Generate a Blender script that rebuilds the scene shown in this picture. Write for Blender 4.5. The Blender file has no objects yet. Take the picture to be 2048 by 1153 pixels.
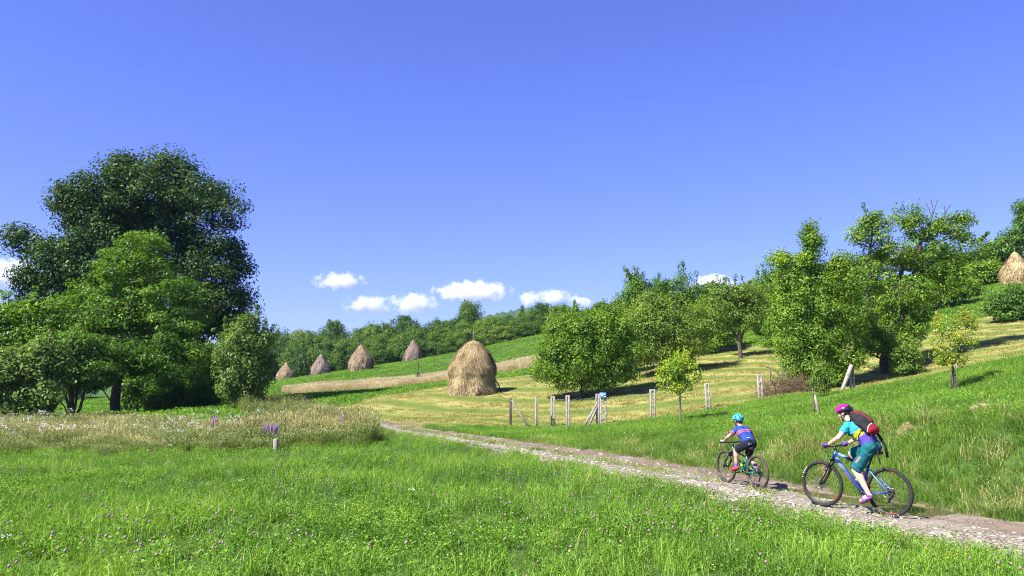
import bpy, math, random
import numpy as np
from mathutils import Vector, Matrix, Euler

sc = bpy.context.scene
R = math.radians
# ---------------------------------------------------------------- camera
F_PX, CX, CY, Y_H = 1547.0, 1024.0, 576.5, 770.0
PITCH = math.atan((Y_H - CY) / F_PX)
CAM_Z = 1.6
cam_data = bpy.data.cameras.new('camera')
cam_data.sensor_width = 36.0
cam_data.lens = F_PX / 2048.0 * 36.0
cam_data.clip_start, cam_data.clip_end = 0.1, 30000
cam = bpy.data.objects.new('camera', cam_data)
sc.collection.objects.link(cam)
cam.location = (0, 0, CAM_Z)
cam.rotation_euler = (math.pi / 2 + PITCH, 0, 0)
sc.camera = cam

# ---------------------------------------------------------------- sky and sun
SUN_AZ = math.atan2(-0.82, -0.57)      # measured from +Y towards +X
SUN_EL = R(47)
world = bpy.data.worlds.new('World')
sc.world = world
world.use_nodes = True
wn = world.node_tree
wn.nodes.clear()
sky = wn.nodes.new('ShaderNodeTexSky')
sky.sky_type = 'NISHITA'
sky.sun_disc = False
sky.sun_elevation = SUN_EL
sky.sun_rotation = SUN_AZ
sky.altitude = 400
sky.air_density = 1.0
sky.dust_density = 0.6
sky.ozone_density = 3.5
tint = wn.nodes.new('ShaderNodeMix')
tint.data_type = 'RGBA'; tint.blend_type = 'MULTIPLY'; tint.inputs[0].default_value = 1.0
tint.inputs[7].default_value = (0.53, 0.515, 1.07, 1)
bg = wn.nodes.new('ShaderNodeBackground')
bg.inputs['Strength'].default_value = 0.082
wo = wn.nodes.new('ShaderNodeOutputWorld')
wn.links.new(sky.outputs[0], tint.inputs[6])
wn.links.new(tint.outputs[2], bg.inputs['Color'])
wn.links.new(bg.outputs[0], wo.inputs['Surface'])

sun_dir = Vector((math.sin(SUN_AZ) * math.cos(SUN_EL), math.cos(SUN_AZ) * math.cos(SUN_EL), math.sin(SUN_EL)))
sun_data = bpy.data.lights.new('sun', 'SUN')
sun_data.energy = 5.0
sun_data.angle = R(0.53)
sun_data.color = (1.0, 0.95, 0.86)
sun = bpy.data.objects.new('sun', sun_data)
sc.collection.objects.link(sun)
sun.rotation_euler = sun_dir.to_track_quat('Z', 'Y').to_euler()
sun.location = (-30, -20, 60)

vs = sc.view_settings
vs.view_transform = 'Standard'
vs.look = 'None'
vs.exposure = 1.5
vs.gamma = 1.0
vs.use_curve_mapping = False
sc.render.engine = 'CYCLES'
cy = sc.cycles
cy.max_bounces = 6
cy.diffuse_bounces = 2
cy.glossy_bounces = 2
cy.transmission_bounces = 4
cy.transparent_max_bounces = 8
cy.volume_bounces = 4
cy.use_adaptive_sampling = True
cy.adaptive_threshold = 0.004
cy.use_denoising = True
cy.denoiser = 'OPENIMAGEDENOISE'
cy.denoising_input_passes = 'RGB_ALBEDO_NORMAL'
cy.denoising_prefilter = 'NONE'
cy.filter_width = 1.0
cy.sample_clamp_indirect = 6.0
sc.render.film_transparent = False

# ---------------------------------------------------------------- helpers
COL = sc.collection

def P(px, py, d):
    """world point seen at photo pixel (px, py) at ground distance d"""
    u, v = (px - CX) / F_PX, (CY - py) / F_PX
    c, s = math.cos(PITCH), math.sin(PITCH)
    dx, dy, dz = u, c - v * s, s + v * c
    k = d / dy
    return (dx * k, d, CAM_Z + dz * k)

def PXM(d):
    """photo pixels per metre at distance d"""
    return F_PX / d

def fast_mesh(name, V, Fc, smooth=False):
    """V (n,3); Fc: array (m,k) or a list of such arrays"""
    if not isinstance(Fc, list):
        Fc = [Fc]
    V = np.ascontiguousarray(V, dtype=np.float32)
    me = bpy.data.meshes.new(name)
    me.vertices.add(len(V))
    me.vertices.foreach_set('co', V.ravel())
    idx = np.concatenate([np.asarray(f, dtype=np.int32).ravel() for f in Fc]) if Fc else np.zeros(0, np.int32)
    tot = np.concatenate([np.full(len(f), np.asarray(f).shape[1], dtype=np.int32) for f in Fc])
    start = np.concatenate([[0], np.cumsum(tot)[:-1]]).astype(np.int32)
    me.loops.add(len(idx))
    me.loops.foreach_set('vertex_index', idx)
    me.polygons.add(len(tot))
    me.polygons.foreach_set('loop_start', start)
    if smooth:
        me.polygons.foreach_set('use_smooth', np.ones(len(tot), dtype=bool))
    me.update(calc_edges=True)
    me.validate()
    return me

def add_attr(me, name, data, domain='POINT', typ='FLOAT'):
    a = me.attributes.new(name, typ, domain)
    key = {'FLOAT': 'value', 'INT': 'value', 'FLOAT_VECTOR': 'vector'}[typ]
    a.data.foreach_set(key, np.ascontiguousarray(data, dtype=np.int32 if typ == 'INT' else np.float32).ravel())

def link(name, me, mat=None, parent=None):
    o = bpy.data.objects.new(name, me)
    COL.objects.link(o)
    if mat is not None and me is not None:
        for m in (mat if isinstance(mat, (list, tuple)) else [mat]):
            me.materials.append(m)
    if parent is not None:
        o.parent = parent
    return o

def empty(name, loc=(0, 0, 0), rz=0.0):
    o = bpy.data.objects.new(name, None)
    o.empty_display_size = 0.2
    COL.objects.link(o)
    o.location = loc
    o.rotation_euler = (0, 0, rz)
    return o

def tag(o, label=None, cat=None, group=None, kind=None):
    if label: o['label'] = label
    if cat: o['category'] = cat
    if group: o['group'] = group
    if kind: o['kind'] = kind
    return o

def smooth01(a, b, x):
    t = np.clip((x - a) / (b - a), 0, 1)
    return t * t * (3 - 2 * t)

class MB:
    """collects quads / tris of simple solids into one mesh"""
    def __init__(self):
        self.V, self.F4, self.F3, self.n = [], [], [], 0
    def add(self, V, F4=None, F3=None):
        V = np.asarray(V, dtype=float)
        if F4 is not None and len(F4): self.F4.append(np.asarray(F4) + self.n)
        if F3 is not None and len(F3): self.F3.append(np.asarray(F3) + self.n)
        self.V.append(V); self.n += len(V)
        return self
    def tube(self, pts, rad, n=8, cap=True, squash=None):
        pts = np.asarray(pts, dtype=float)
        rad = np.broadcast_to(np.asarray(rad, dtype=float), (len(pts),))
        tan = np.gradient(pts, axis=0)
        tan /= np.linalg.norm(tan, axis=1)[:, None] + 1e-12
        ref = np.array([0, 0, 1.0]) if abs(tan[0][2]) < 0.9 else np.array([1.0, 0, 0])
        V = []
        for p, t, r in zip(pts, tan, rad):
            a = ref - t * np.dot(ref, t); a /= np.linalg.norm(a) + 1e-12
            b = np.cross(t, a); ref = a
            ang = np.arange(n) * 2 * math.pi / n
            ca, sa = np.cos(ang) * r, np.sin(ang) * r
            if squash: sa = sa * squash
            V.append(p + ca[:, None] * a + sa[:, None] * b)
        V = np.concatenate(V)
        m = len(pts)
        i = np.arange(n); j = (i + 1) % n
        F = np.concatenate([np.stack([k * n + i, k * n + j, (k + 1) * n + j, (k + 1) * n + i], 1) for k in range(m - 1)])
        F3 = None
        if cap:
            V = np.concatenate([V, pts[:1], pts[-1:]])
            F3 = np.concatenate([np.stack([j, i, np.full(n, m * n)], 1),
                                 np.stack([(m - 1) * n + i, (m - 1) * n + j, np.full(n, m * n + 1)], 1)])
        return self.add(V, F, F3)
    def box(self, c, size, rot=None, bevel=0.0):
        sx, sy, sz = [s / 2 for s in size]
        if bevel > 0:
            b = min(bevel, 0.49 * min(size))
            V, F = [], []
            pr = [(-sx + b, -sy), (sx - b, -sy), (sx, -sy + b), (sx, sy - b), (sx - b, sy), (-sx + b, sy), (-sx, sy - b), (-sx, -sy + b)]
            pi = [(-sx + b, -sy + b), (sx - b, -sy + b), (sx - b, -sy + b), (sx - b, sy - b), (sx - b, sy - b), (-sx + b, sy - b), (-sx + b, sy - b), (-sx + b, -sy + b)]
            rings = [(pi, -sz), (pr, -sz + b), (pr, sz - b), (pi, sz)]
            for rr, z in rings:
                V += [(x, y, z) for x, y in rr]
            for k in range(3):
                for i in range(8):
                    F.append((k * 8 + i, k * 8 + (i + 1) % 8, (k + 1) * 8 + (i + 1) % 8, (k + 1) * 8 + i))
            V = np.array(V)
            T = [(0, 7, 6), (0, 6, 5), (0, 5, 4), (0, 4, 3), (0, 3, 2), (0, 2, 1)]
            F3 = [t for t in T] + [(24 + a, 24 + c_, 24 + b_) for a, b_, c_ in T]
        else:
            V = np.array([(x, y, z) for z in (-sz, sz) for x, y in ((-sx, -sy), (sx, -sy), (sx, sy), (-sx, sy))])
            F = [(3, 2, 1, 0), (4, 5, 6, 7), (0, 1, 5, 4), (1, 2, 6, 5), (2, 3, 7, 6), (3, 0, 4, 7)]
            F3 = None
        if rot is not None:
            V = V @ np.array(Euler(rot).to_matrix()).T
        return self.add(V + np.asarray(c, dtype=float), F, F3)
    def lathe(self, prof, n=24, axis='z', c=(0, 0, 0), closed=False):
        """prof: list of (r, h)"""
        prof = np.asarray(prof, dtype=float)
        ang = np.arange(n) * 2 * math.pi / n
        V = np.concatenate([np.stack([r * np.cos(ang), r * np.sin(ang), np.full(n, h)], 1) for r, h in prof])
        if axis == 'y': V = V[:, [0, 2, 1]] * np.array([1, 1, -1])
        if axis == 'x': V = V[:, [2, 0, 1]]
        m = len(prof); i = np.arange(n); j = (i + 1) % n
        ks = range(m if closed else m - 1)
        F = np.concatenate([np.stack([k * n + i, k * n + j, ((k + 1) % m) * n + j, ((k + 1) % m) * n + i], 1) for k in ks])
        return self.add(V + np.asarray(c, dtype=float), F)
    def build(self, name, mat, parent=None, smooth=False, at=None):
        V = np.concatenate(self.V)
        if at is not None: V = V - np.asarray(at)
        Fc = []
        if self.F4: Fc.append(np.concatenate(self.F4))
        if self.F3: Fc.append(np.concatenate(self.F3))
        o = link(name, fast_mesh(name, V, Fc, smooth), mat, parent)
        if at is not None: o.location = at
        return o

# ---------------------------------------------------------------- materials
def nt(name):
    m = bpy.data.materials.new(name)
    m.use_nodes = True
    t = m.node_tree
    t.nodes.clear()
    out = t.nodes.new('ShaderNodeOutputMaterial')
    return m, t, out

def N(t, typ, **kw):
    n = t.nodes.new(typ)
    for k, v in kw.items():
        setattr(n, k, v)
    return n

def mixc(t, fac, a, b, blend='MIX'):
    n = t.nodes.new('ShaderNodeMix')
    n.data_type = 'RGBA'; n.blend_type = blend
    for sock, v in ((n.inputs[0], fac), (n.inputs[6], a), (n.inputs[7], b)):
        if hasattr(v, 'links') or hasattr(v, 'is_linked'):
            t.links.new(v, sock)
        elif isinstance(v, (int, float)):
            sock.default_value = v
        else:
            sock.default_value = (*v, 1) if len(v) == 3 else v
    return n.outputs[2]

def mth(t, op, a, b=None, clamp=False):
    n = t.nodes.new('ShaderNodeMath'); n.operation = op; n.use_clamp = clamp
    for k, v in enumerate((a, b)):
        if v is None: continue
        if isinstance(v, (int, float)): n.inputs[k].default_value = v
        else: t.links.new(v, n.inputs[k])
    return n.outputs[0]

def ramp(t, fac, stops):
    n = t.nodes.new('ShaderNodeValToRGB')
    el = n.color_ramp.elements
    while len(el) < len(stops): el.new(0.5)
    for e, (p, c) in zip(el, stops):
        e.position = p; e.color = (*c, 1)
    t.links.new(fac, n.inputs[0])
    return n.outputs[0]

def noise(t, vec, scale, detail=3.0, rough=0.55, dist=0.0):
    n = t.nodes.new('ShaderNodeTexNoise')
    n.inputs['Scale'].default_value = scale
    n.inputs['Detail'].default_value = detail
    n.inputs['Roughness'].default_value = rough
    n.inputs['Distortion'].default_value = dist
    if vec is not None: t.links.new(vec, n.inputs['Vector'])
    return n.outputs[0]

def maprange(t, v, a, b, c=0.0, d=1.0):
    n = t.nodes.new('ShaderNodeMapRange')
    n.inputs[1].default_value, n.inputs[2].default_value = a, b
    n.inputs[3].default_value, n.inputs[4].default_value = c, d
    t.links.new(v, n.inputs[0])
    return n.outputs[0]

def pmat(name, col, rough=0.6, metal=0.0, var=0.12, scale=30.0, spec=0.5, bump=0.0, bscale=200.0, coat=0.0):
    """principled material with a little mottling"""
    m, t, out = nt(name)
    b = N(t, 'ShaderNodeBsdfPrincipled')
    tc = N(t, 'ShaderNodeTexCoord')
    f = noise(t, tc.outputs['Object'], scale, 3)
    dark = tuple(c * (1 - var) for c in col); lite = tuple(min(1, c * (1 + var)) for c in col)
    c = ramp(t, f, [(0.3, dark), (0.7, lite)])
    t.links.new(c, b.inputs['Base Color'])
    b.inputs['Roughness'].default_value = rough
    b.inputs['Metallic'].default_value = metal
    b.inputs['Specular IOR Level'].default_value = spec
    b.inputs['Coat Weight'].default_value = coat
    if bump > 0:
        bn = N(t, 'ShaderNodeBump'); bn.inputs['Strength'].default_value = bump; bn.inputs['Distance'].default_value = 0.01
        t.links.new(noise(t, tc.outputs['Object'], bscale, 4), bn.inputs['Height'])
        t.links.new(bn.outputs[0], b.inputs['Normal'])
    t.links.new(b.outputs[0], out.inputs['Surface'])
    return m

def leafmat(name, c1, c2, c3=None, trans=0.4, gloss=0.06, nscale=0.6, tcol=None, isl=0.5, rough=0.5):
    """thin leaf / blade: diffuse + translucent + a little gloss; colour differs from leaf to leaf and from patch to patch"""
    m, t, out = nt(name)
    g = N(t, 'ShaderNodeNewGeometry')
    oi = N(t, 'ShaderNodeObjectInfo')
    n1 = noise(t, g.outputs['Position'], nscale, 2)
    f = mth(t, 'ADD', mth(t, 'MULTIPLY', g.outputs['Random Per Island'], isl), mth(t, 'MULTIPLY', oi.outputs['Random'], 0.5 - isl * 0.4))
    f = mth(t, 'ADD', f, maprange(t, n1, 0.3, 0.7, -0.15, 0.6), clamp=True)
    stops = [(0.05, c1), (0.95, c2)] if c3 is None else [(0.05, c1), (0.6, c2), (1.0, c3)]
    c = ramp(t, f, stops)
    d = N(t, 'ShaderNodeBsdfDiffuse'); t.links.new(c, d.inputs[0])
    tr = N(t, 'ShaderNodeBsdfTranslucent')
    t.links.new(mixc(t, 1.0, c, tcol or (1.35, 1.25, 0.5), 'MULTIPLY'), tr.inputs[0])
    ms = N(t, 'ShaderNodeMixShader'); ms.inputs[0].default_value = trans
    t.links.new(d.outputs[0], ms.inputs[1]); t.links.new(tr.outputs[0], ms.inputs[2])
    gl = N(t, 'ShaderNodeBsdfGlossy'); gl.inputs[0].default_value = (0.55, 0.6, 0.5, 1); gl.inputs['Roughness'].default_value = rough
    m2 = N(t, 'ShaderNodeMixShader'); m2.inputs[0].default_value = gloss * 0.6
    t.links.new(ms.outputs[0], m2.inputs[1]); t.links.new(gl.outputs[0], m2.inputs[2])
    t.links.new(m2.outputs[0], out.inputs['Surface'])
    return m

# ---------------------------------------------------------------- terrain
RP0 = np.array([5.9, 8.9]); RD = np.array([-0.403, 0.915]); RN = np.array([0.915, 0.403])
def road_st(x, y):
    dx, dy = x - RP0[0], y - RP0[1]
    t = dx * RD[0] + dy * RD[1]
    s = dx * RN[0] + dy * RN[1]
    # the track bends a little to the left far away
    return s + 0.0012 * np.maximum(t - 12, 0) ** 2, t

class TPS:
    def __init__(self, pts, lam=0.02):
        pts = np.array(pts, dtype=float)
        self.c = pts[:, :2] / 50.0
        n = len(pts)
        K = self.k(self.c, self.c) + lam * np.eye(n) * 0.05
        Pm = np.c_[np.ones(n), self.c]
        A = np.zeros((n + 3, n + 3)); A[:n, :n] = K; A[:n, n:] = Pm; A[n:, :n] = Pm.T
        self.w = np.linalg.solve(A, np.r_[pts[:, 2], 0, 0, 0])
    @staticmethod
    def k(a, b):
        r2 = ((a[:, None, :] - b[None]) ** 2).sum(-1)
        return 0.5 * r2 * np.log(r2 + 1e-12)
    def __call__(self, x, y):
        sh = np.shape(x)
        q = np.stack([np.ravel(x), np.ravel(y)], 1) / 50.0
        out = np.empty(len(q))
        for i in range(0, len(q), 20000):
            qq = q[i:i + 20000]
            out[i:i + 20000] = self.k(qq, self.c) @ self.w[:-3] + np.c_[np.ones(len(qq)), qq] @ self.w[-3:]
        return out.reshape(sh)

LEFT = [P(300, 846, 57), P(230, 838, 46), P(40, 842, 38), P(490, 818, 44), P(210, 812, 85), P(640, 812, 52),
        P(400, 812, 75), P(-200, 842, 50), P(-300, 800, 110), P(100, 800, 110), P(560, 795, 65)]
near_pts = [(0, 0, 0), (-12, 2, 0.05), (10, -3, -0.25), (0, -14, 0.3), (-20, -8, 0.4), (3, 6, -0.22), (-5, 8, -0.12),
            (0, 14, -0.33), (-8, 16, -0.32), (-15, 20, -0.42), (-24, 26, -0.5), (-8, 26, -0.45), (-14, 30, -0.5),
            (6.6, 9.5, -0.45), (5.4, 12.2, -0.42), (4.2, 15, -0.34), (2.2, 19, -0.34), (0.3, 23.5, -0.35), (-2, 29, -0.38), (-5.4, 37, -0.42),
            (-9.5, 45, -0.1), (9, 4, -0.5), (14, -5, -0.5)] + LEFT
far_pts = [(8.5, 15, 0.85), P(2048, 845, 14), P(2048, 780, 20), P(2048, 718, 28), P(1900, 790, 24), P(1640, 870, 17.5), P(1640, 832, 27),
           P(1400, 892, 22), P(1250, 892, 25), P(1360, 846, 31), P(1021, 853, 38), P(1150, 855, 38), P(1210, 853, 38), P(1305, 836, 38),
           P(1416, 823, 38), P(1521, 801, 38), P(1690, 784, 38), P(1915, 757, 36), P(2200, 690, 36), P(2200, 800, 16), (13, 6, 0.6), (16, -6, 0.6),
           P(900, 832, 42), P(945, 786, 51), P(1060, 745, 65), P(1200, 800, 45), P(1290, 788, 46), P(1450, 740, 50), P(1620, 760, 45),
           P(1765, 748, 44), P(1960, 700, 45), P(2048, 640, 55), P(2300, 600, 55), P(1950, 622, 62), P(2028, 567, 72), P(2300, 520, 80),
           P(1500, 762, 44), P(1480, 716, 55), P(1540, 662, 75), P(1240, 692, 80), P(720, 800, 48), P(780, 838, 39),
           P(590, 788, 80), P(800, 776, 75), P(571, 762, 141), P(641, 752, 120), P(721, 741, 104), P(826, 723, 119), P(560, 766, 155),
           P(740, 734, 137), P(960, 700, 126), P(1080, 671, 120), P(1300, 640, 130), P(1600, 590, 130), P(2000, 520, 120), (-10, 200, 6), (-70, 190, 3),
           (60, 190, 20), P(640, 812, 52), P(560, 795, 65), P(930, 740, 90), (-2, 33, -0.4), (1.5, 27, -0.36), (-7, 44, -0.15)]
ZN, ZF = TPS(near_pts), TPS(far_pts)

def road_z(t):
    return np.interp(t, [-12, 0, 3.5, 7, 12, 20, 32, 45], [-0.55, -0.46, -0.42, -0.35, -0.34, -0.36, -0.42, -0.2])

def ground_z(x, y):
    x = np.asarray(x, dtype=float); y = np.asarray(y, dtype=float)
    r = np.hypot(x, y - 60)
    k = np.minimum(1.0, 190.0 / np.maximum(r, 1e-6))
    xe, ye = x * k, 60 + (y - 60) * k
    s, t = road_st(xe, ye)
    w0 = np.interp(t, [0, 8, 14, 24, 34], [2.75, 2.75, 2.6, 2.2, 1.6])
    w1 = np.interp(t, [0, 8, 14, 24, 34], [5.0, 4.9, 5.0, 6.0, 6.0])
    b = np.clip((s - w0) / (w1 - w0), 0, 1); b = b * b * (3 - 2 * b)
    zn = ZN(xe, ye)
    zr = road_z(t)
    inroad = smooth01(-0.7, 0.2, s) * (1 - smooth01(w0, w0 + 1.2, s)) * (1 - smooth01(28, 36, t))
    zn = zn * (1 - inroad) + zr * inroad
    # ditch with the puddle on the far side of the track
    zn = zn - 0.13 * np.exp(-((s - 2.3) / 0.42) ** 2) * smooth01(2.6, 3.6, t) * (1 - smooth01(6.2, 7.4, t))
    z = zn * (1 - b) + ZF(xe, ye) * b
    z = z + 0.05 * np.sin(x * 0.9 + 1.3 * np.sin(y * 0.5)) * np.sin(y * 0.8 + 0.7 * np.sin(x * 0.6)) * smooth01(2.6, 4.0, np.abs(s - 1.2))
    z = z + 0.09 * np.sin(x * 2.1 + y) * np.sin(y * 2.4 - x * 0.7) * b * (1 - smooth01(5, 8, s)) * (1 - smooth01(12, 20, t))
    far = smooth01(190, 700, r)
    return z * (1 - far) + 12.0 * far

def gz(x, y):
    return float(ground_z(np.array([x]), np.array([y]))[0])

def G(px, d, py=None):
    """ground point on photo column px at distance d"""
    py = 770.0
    for _ in range(5):
        x = P(px, py, d)[0]
        z = gz(x, d)
        # pixel row of that ground point
        c, s = math.cos(PITCH), math.sin(PITCH)
        f_ = d * c + (z - CAM_Z) * s; u_ = -d * s + (z - CAM_Z) * c
        py = CY - F_PX * u_ / f_
    return (x, d, z)

# photo-column boundaries of the fields, as world curves
def poly_mask(x, y, poly, soft=0.0):
    poly = np.asarray(poly)
    inside = np.zeros(np.shape(x), bool)
    j = len(poly) - 1
    for i in range(len(poly)):
        xi, yi = poly[i]; xj, yj = poly[j]
        c = ((yi > y) != (yj > y)) & (x < (xj - xi) * (y - yi) / (yj - yi + 1e-12) + xi)
        inside ^= c
        j = i
    return inside

def xy(px, d):
    return P(px, 770, d)[:2]

MOWN = [xy(745, 40.5), xy(700, 46), xy(695, 50), xy(760, 55), xy(900, 60), xy(1065, 62), xy(1240, 70), xy(1420, 66), xy(1520, 62), xy(1560, 58), xy(1900, 55), xy(1990, 60), xy(2110, 58), xy(2300, 60), xy(2300, 33),
        xy(2048, 29), xy(1920, 33), xy(1800, 35.5), xy(1690, 37.5), xy(1521, 37.8), xy(1305, 37.2), xy(1210, 36.5), xy(1000, 36.5), xy(900, 36), xy(800, 38.5)]
DRY = [xy(575, 84), xy(640, 86), xy(800, 84), xy(950, 82), xy(1100, 80), xy(1130, 73), xy(1060, 70), xy(950, 72), xy(800, 74), xy(700, 76), xy(600, 78)]

gx = np.unique(np.concatenate([-np.geomspace(200, 6000, 16), np.arange(-200, -32, 4.0), np.arange(-32, 32, 0.4), np.arange(32, 200, 4.0), np.geomspace(200, 6000, 16)]))
gy = np.unique(np.concatenate([-np.geomspace(22, 3000, 14), np.arange(-22, 0, 1.0), np.arange(0, 42, 0.4), np.arange(42, 100, 0.9), np.arange(100, 200, 3.5), np.geomspace(200, 6000, 16)]))
GX, GY = np.meshgrid(gx, gy)
GZ = ground_z(GX, GY)
ny, nx = GX.shape
ii = np.arange(ny * nx).reshape(ny, nx)
FQ = np.stack([ii[:-1, :-1].ravel(), ii[:-1, 1:].ravel(), ii[1:, 1:].ravel(), ii[1:, :-1].ravel()], 1)
me = fast_mesh('ground', np.stack([GX.ravel(), GY.ravel(), GZ.ravel()], 1), FQ, True)
fx, fy = GX.ravel(), GY.ravel()
jx = fx + 0.5 * np.sin(fy * 1.3) ; jy = fy + 0.5 * np.sin(fx * 1.1)
mown_a = poly_mask(jx, jy, MOWN).astype(float)
dry_a = poly_mask(jx, jy, DRY).astype(float)
s_a, t_a = road_st(fx, fy)
add_attr(me, 'mown', mown_a)
add_attr(me, 'dry', dry_a)
add_attr(me, 'soil', smooth01(-0.5, 0.1, s_a) * (1 - smooth01(2.9, 3.5, s_a)) * (1 - smooth01(30, 36, t_a)))

SWATH = 2.1
def swath(x, y):
    d1 = 0.55 * x + 0.83 * y + 2.2 * np.sin(0.16 * x + 0.05 * y) + 0.5 * np.sin(0.31 * y - 0.2 * x) + 0.25
    return np.sin(SWATH * d1)

def ground_material():
    m, t, out = nt('ground_turf')
    g = N(t, 'ShaderNodeNewGeometry')
    pos = g.outputs['Position']
    sep = N(t, 'ShaderNodeSeparateXYZ'); t.links.new(pos, sep.inputs[0])
    def at(n):
        a = N(t, 'ShaderNodeAttribute'); a.attribute_name = n
        return a.outputs['Fac']
    nf = noise(t, pos, 7.0, 5, 0.65)
    nb = noise(t, pos, 0.35, 3)
    turf = ramp(t, mth(t, 'ADD', mth(t, 'MULTIPLY', nf, 0.7), mth(t, 'MULTIPLY', nb, 0.3)),
                [(0.32, (0.022, 0.042, 0.010)), (0.52, (0.05, 0.10, 0.017)), (0.7, (0.095, 0.175, 0.028))])
    # mown stubble with swaths of cut grass lying in curved rows
    X_, Y_ = sep.outputs[0], sep.outputs[1]
    d1 = mth(t, 'ADD', mth(t, 'MULTIPLY', X_, 0.55), mth(t, 'MULTIPLY', Y_, 0.83))
    d1 = mth(t, 'ADD', d1, mth(t, 'MULTIPLY', mth(t, 'SINE', mth(t, 'ADD', mth(t, 'MULTIPLY', X_, 0.16), mth(t, 'MULTIPLY', Y_, 0.05))), 2.2))
    d1 = mth(t, 'ADD', d1, mth(t, 'MULTIPLY', mth(t, 'SINE', mth(t, 'SUBTRACT', mth(t, 'MULTIPLY', Y_, 0.31), mth(t, 'MULTIPLY', X_, 0.2))), 0.5))
    d1 = mth(t, 'ADD', d1, mth(t, 'MULTIPLY', noise(t, pos, 1.6, 3), 0.5))
    sw = mth(t, 'SINE', mth(t, 'MULTIPLY', d1, SWATH))
    nh = noise(t, pos, 16.0, 4, 0.7)
    hay = ramp(t, mth(t, 'ADD', mth(t, 'MULTIPLY', sw, 0.27), mth(t, 'ADD', mth(t, 'MULTIPLY', nh, 0.7), 0.12)), [(0.2, (0.095, 0.135, 0.025)), (0.42, (0.17, 0.185, 0.045)), (0.6, (0.265, 0.25, 0.078)), (0.8, (0.35, 0.31, 0.12))])
    hay = mixc(t, maprange(t, noise(t, pos, 0.22, 3), 0.48, 0.68, 0.0, 0.5), hay, (0.13, 0.20, 0.035))
    soil = ramp(t, noise(t, pos, 9.0, 6, 0.7), [(0.3, (0.11, 0.085, 0.055)), (0.7, (0.27, 0.22, 0.15))])
    dryc = ramp(t, nf, [(0.3, (0.30, 0.22, 0.09)), (0.7, (0.46, 0.36, 0.17))])
    c = mixc(t, at('mown'), turf, hay)
    c = mixc(t, at('dry'), c, dryc)
    c = mixc(t, at('soil'), c, soil)
    b = N(t, 'ShaderNodeBsdfPrincipled')
    b.inputs['Roughness'].default_value = 0.95
    b.inputs['Specular IOR Level'].default_value = 0.15
    t.links.new(c, b.inputs['Base Color'])
    bn = N(t, 'ShaderNodeBump'); bn.inputs['Strength'].default_value = 0.9; bn.inputs['Distance'].default_value = 0.12
    hgt = mth(t, 'ADD', nf, mth(t, 'MULTIPLY', mth(t, 'MULTIPLY', sw, at('mown')), 0.45))
    t.links.new(hgt, bn.inputs['Height'])
    t.links.new(bn.outputs[0], b.inputs['Normal'])
    t.links.new(b.outputs[0], out.inputs['Surface'])
    return m
ground = link('ground', me, ground_material())
tag(ground, 'grassy ground rising from the meadow to the hillside', kind='structure')

# ---------------------------------------------------------------- trees
def unit(v):
    return v / (np.linalg.norm(v, axis=-1, keepdims=True) + 1e-9)

def leaf_quads(rng, C, out, size, aspect=0.55, up=0.6, outw=0.5, rnd=0.6):
    n = len(C)
    nrm = unit(np.array([0, 0, 1.0]) * up + out * outw + rng.normal(size=(n, 3)) * rnd)
    d = unit(np.cross(nrm, rng.normal(size=(n, 3))))
    sd = np.cross(nrm, d)
    L = (size * rng.uniform(0.65, 1.35, n))[:, None]
    W = L * aspect * rng.uniform(0.8, 1.2, n)[:, None]
    base = C - d * L * 0.5
    tip = C + d * L * 0.5 - np.array([0, 0, 1.0]) * L * 0.12
    V = np.stack([base, C + sd * W * 0.5 + nrm * W * 0.12, tip, C - sd * W * 0.5 + nrm * W * 0.12], 1).reshape(-1, 3)
    F = np.arange(n * 4).reshape(n, 4)
    return V, F

def branch_mesh(nodes, par, rad, sides=6, rmin=0.0):
    """nodes (n,3); par parent indices; one tapered prism for every edge"""
    nodes = np.asarray(nodes); par = np.asarray(par); rad = np.asarray(rad)
    e = np.where((par >= 0) & (rad >= rmin))[0]
    A, B = nodes[par[e]], nodes[e]
    ra, rb = np.minimum(rad[par[e]], rad[e] * 1.5), rad[e]
    t = unit(B - A)
    ref = np.where(np.abs(t[:, 2:3]) < 0.9, np.array([[0, 0, 1.0]]), np.array([[1.0, 0, 0]]))
    a = unit(np.cross(t, ref)); b = np.cross(t, a)
    ang = np.arange(sides) * 2 * math.pi / sides
    ring = np.cos(ang)[None, :, None] * a[:, None] + np.sin(ang)[None, :, None] * b[:, None]
    V = np.concatenate([A[:, None] - t[:, None] * ra[:, None, None] * 0.3 + ring * ra[:, None, None], B[:, None] + ring * rb[:, None, None]], 1).reshape(-1, 3)
    i = np.arange(sides); j = (i + 1) % sides
    f = np.stack([i, j, sides + j, sides + i], 1)
    F = (f[None] + (np.arange(len(e)) * 2 * sides)[:, None, None]).reshape(-1, 4)
    return V, F

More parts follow.
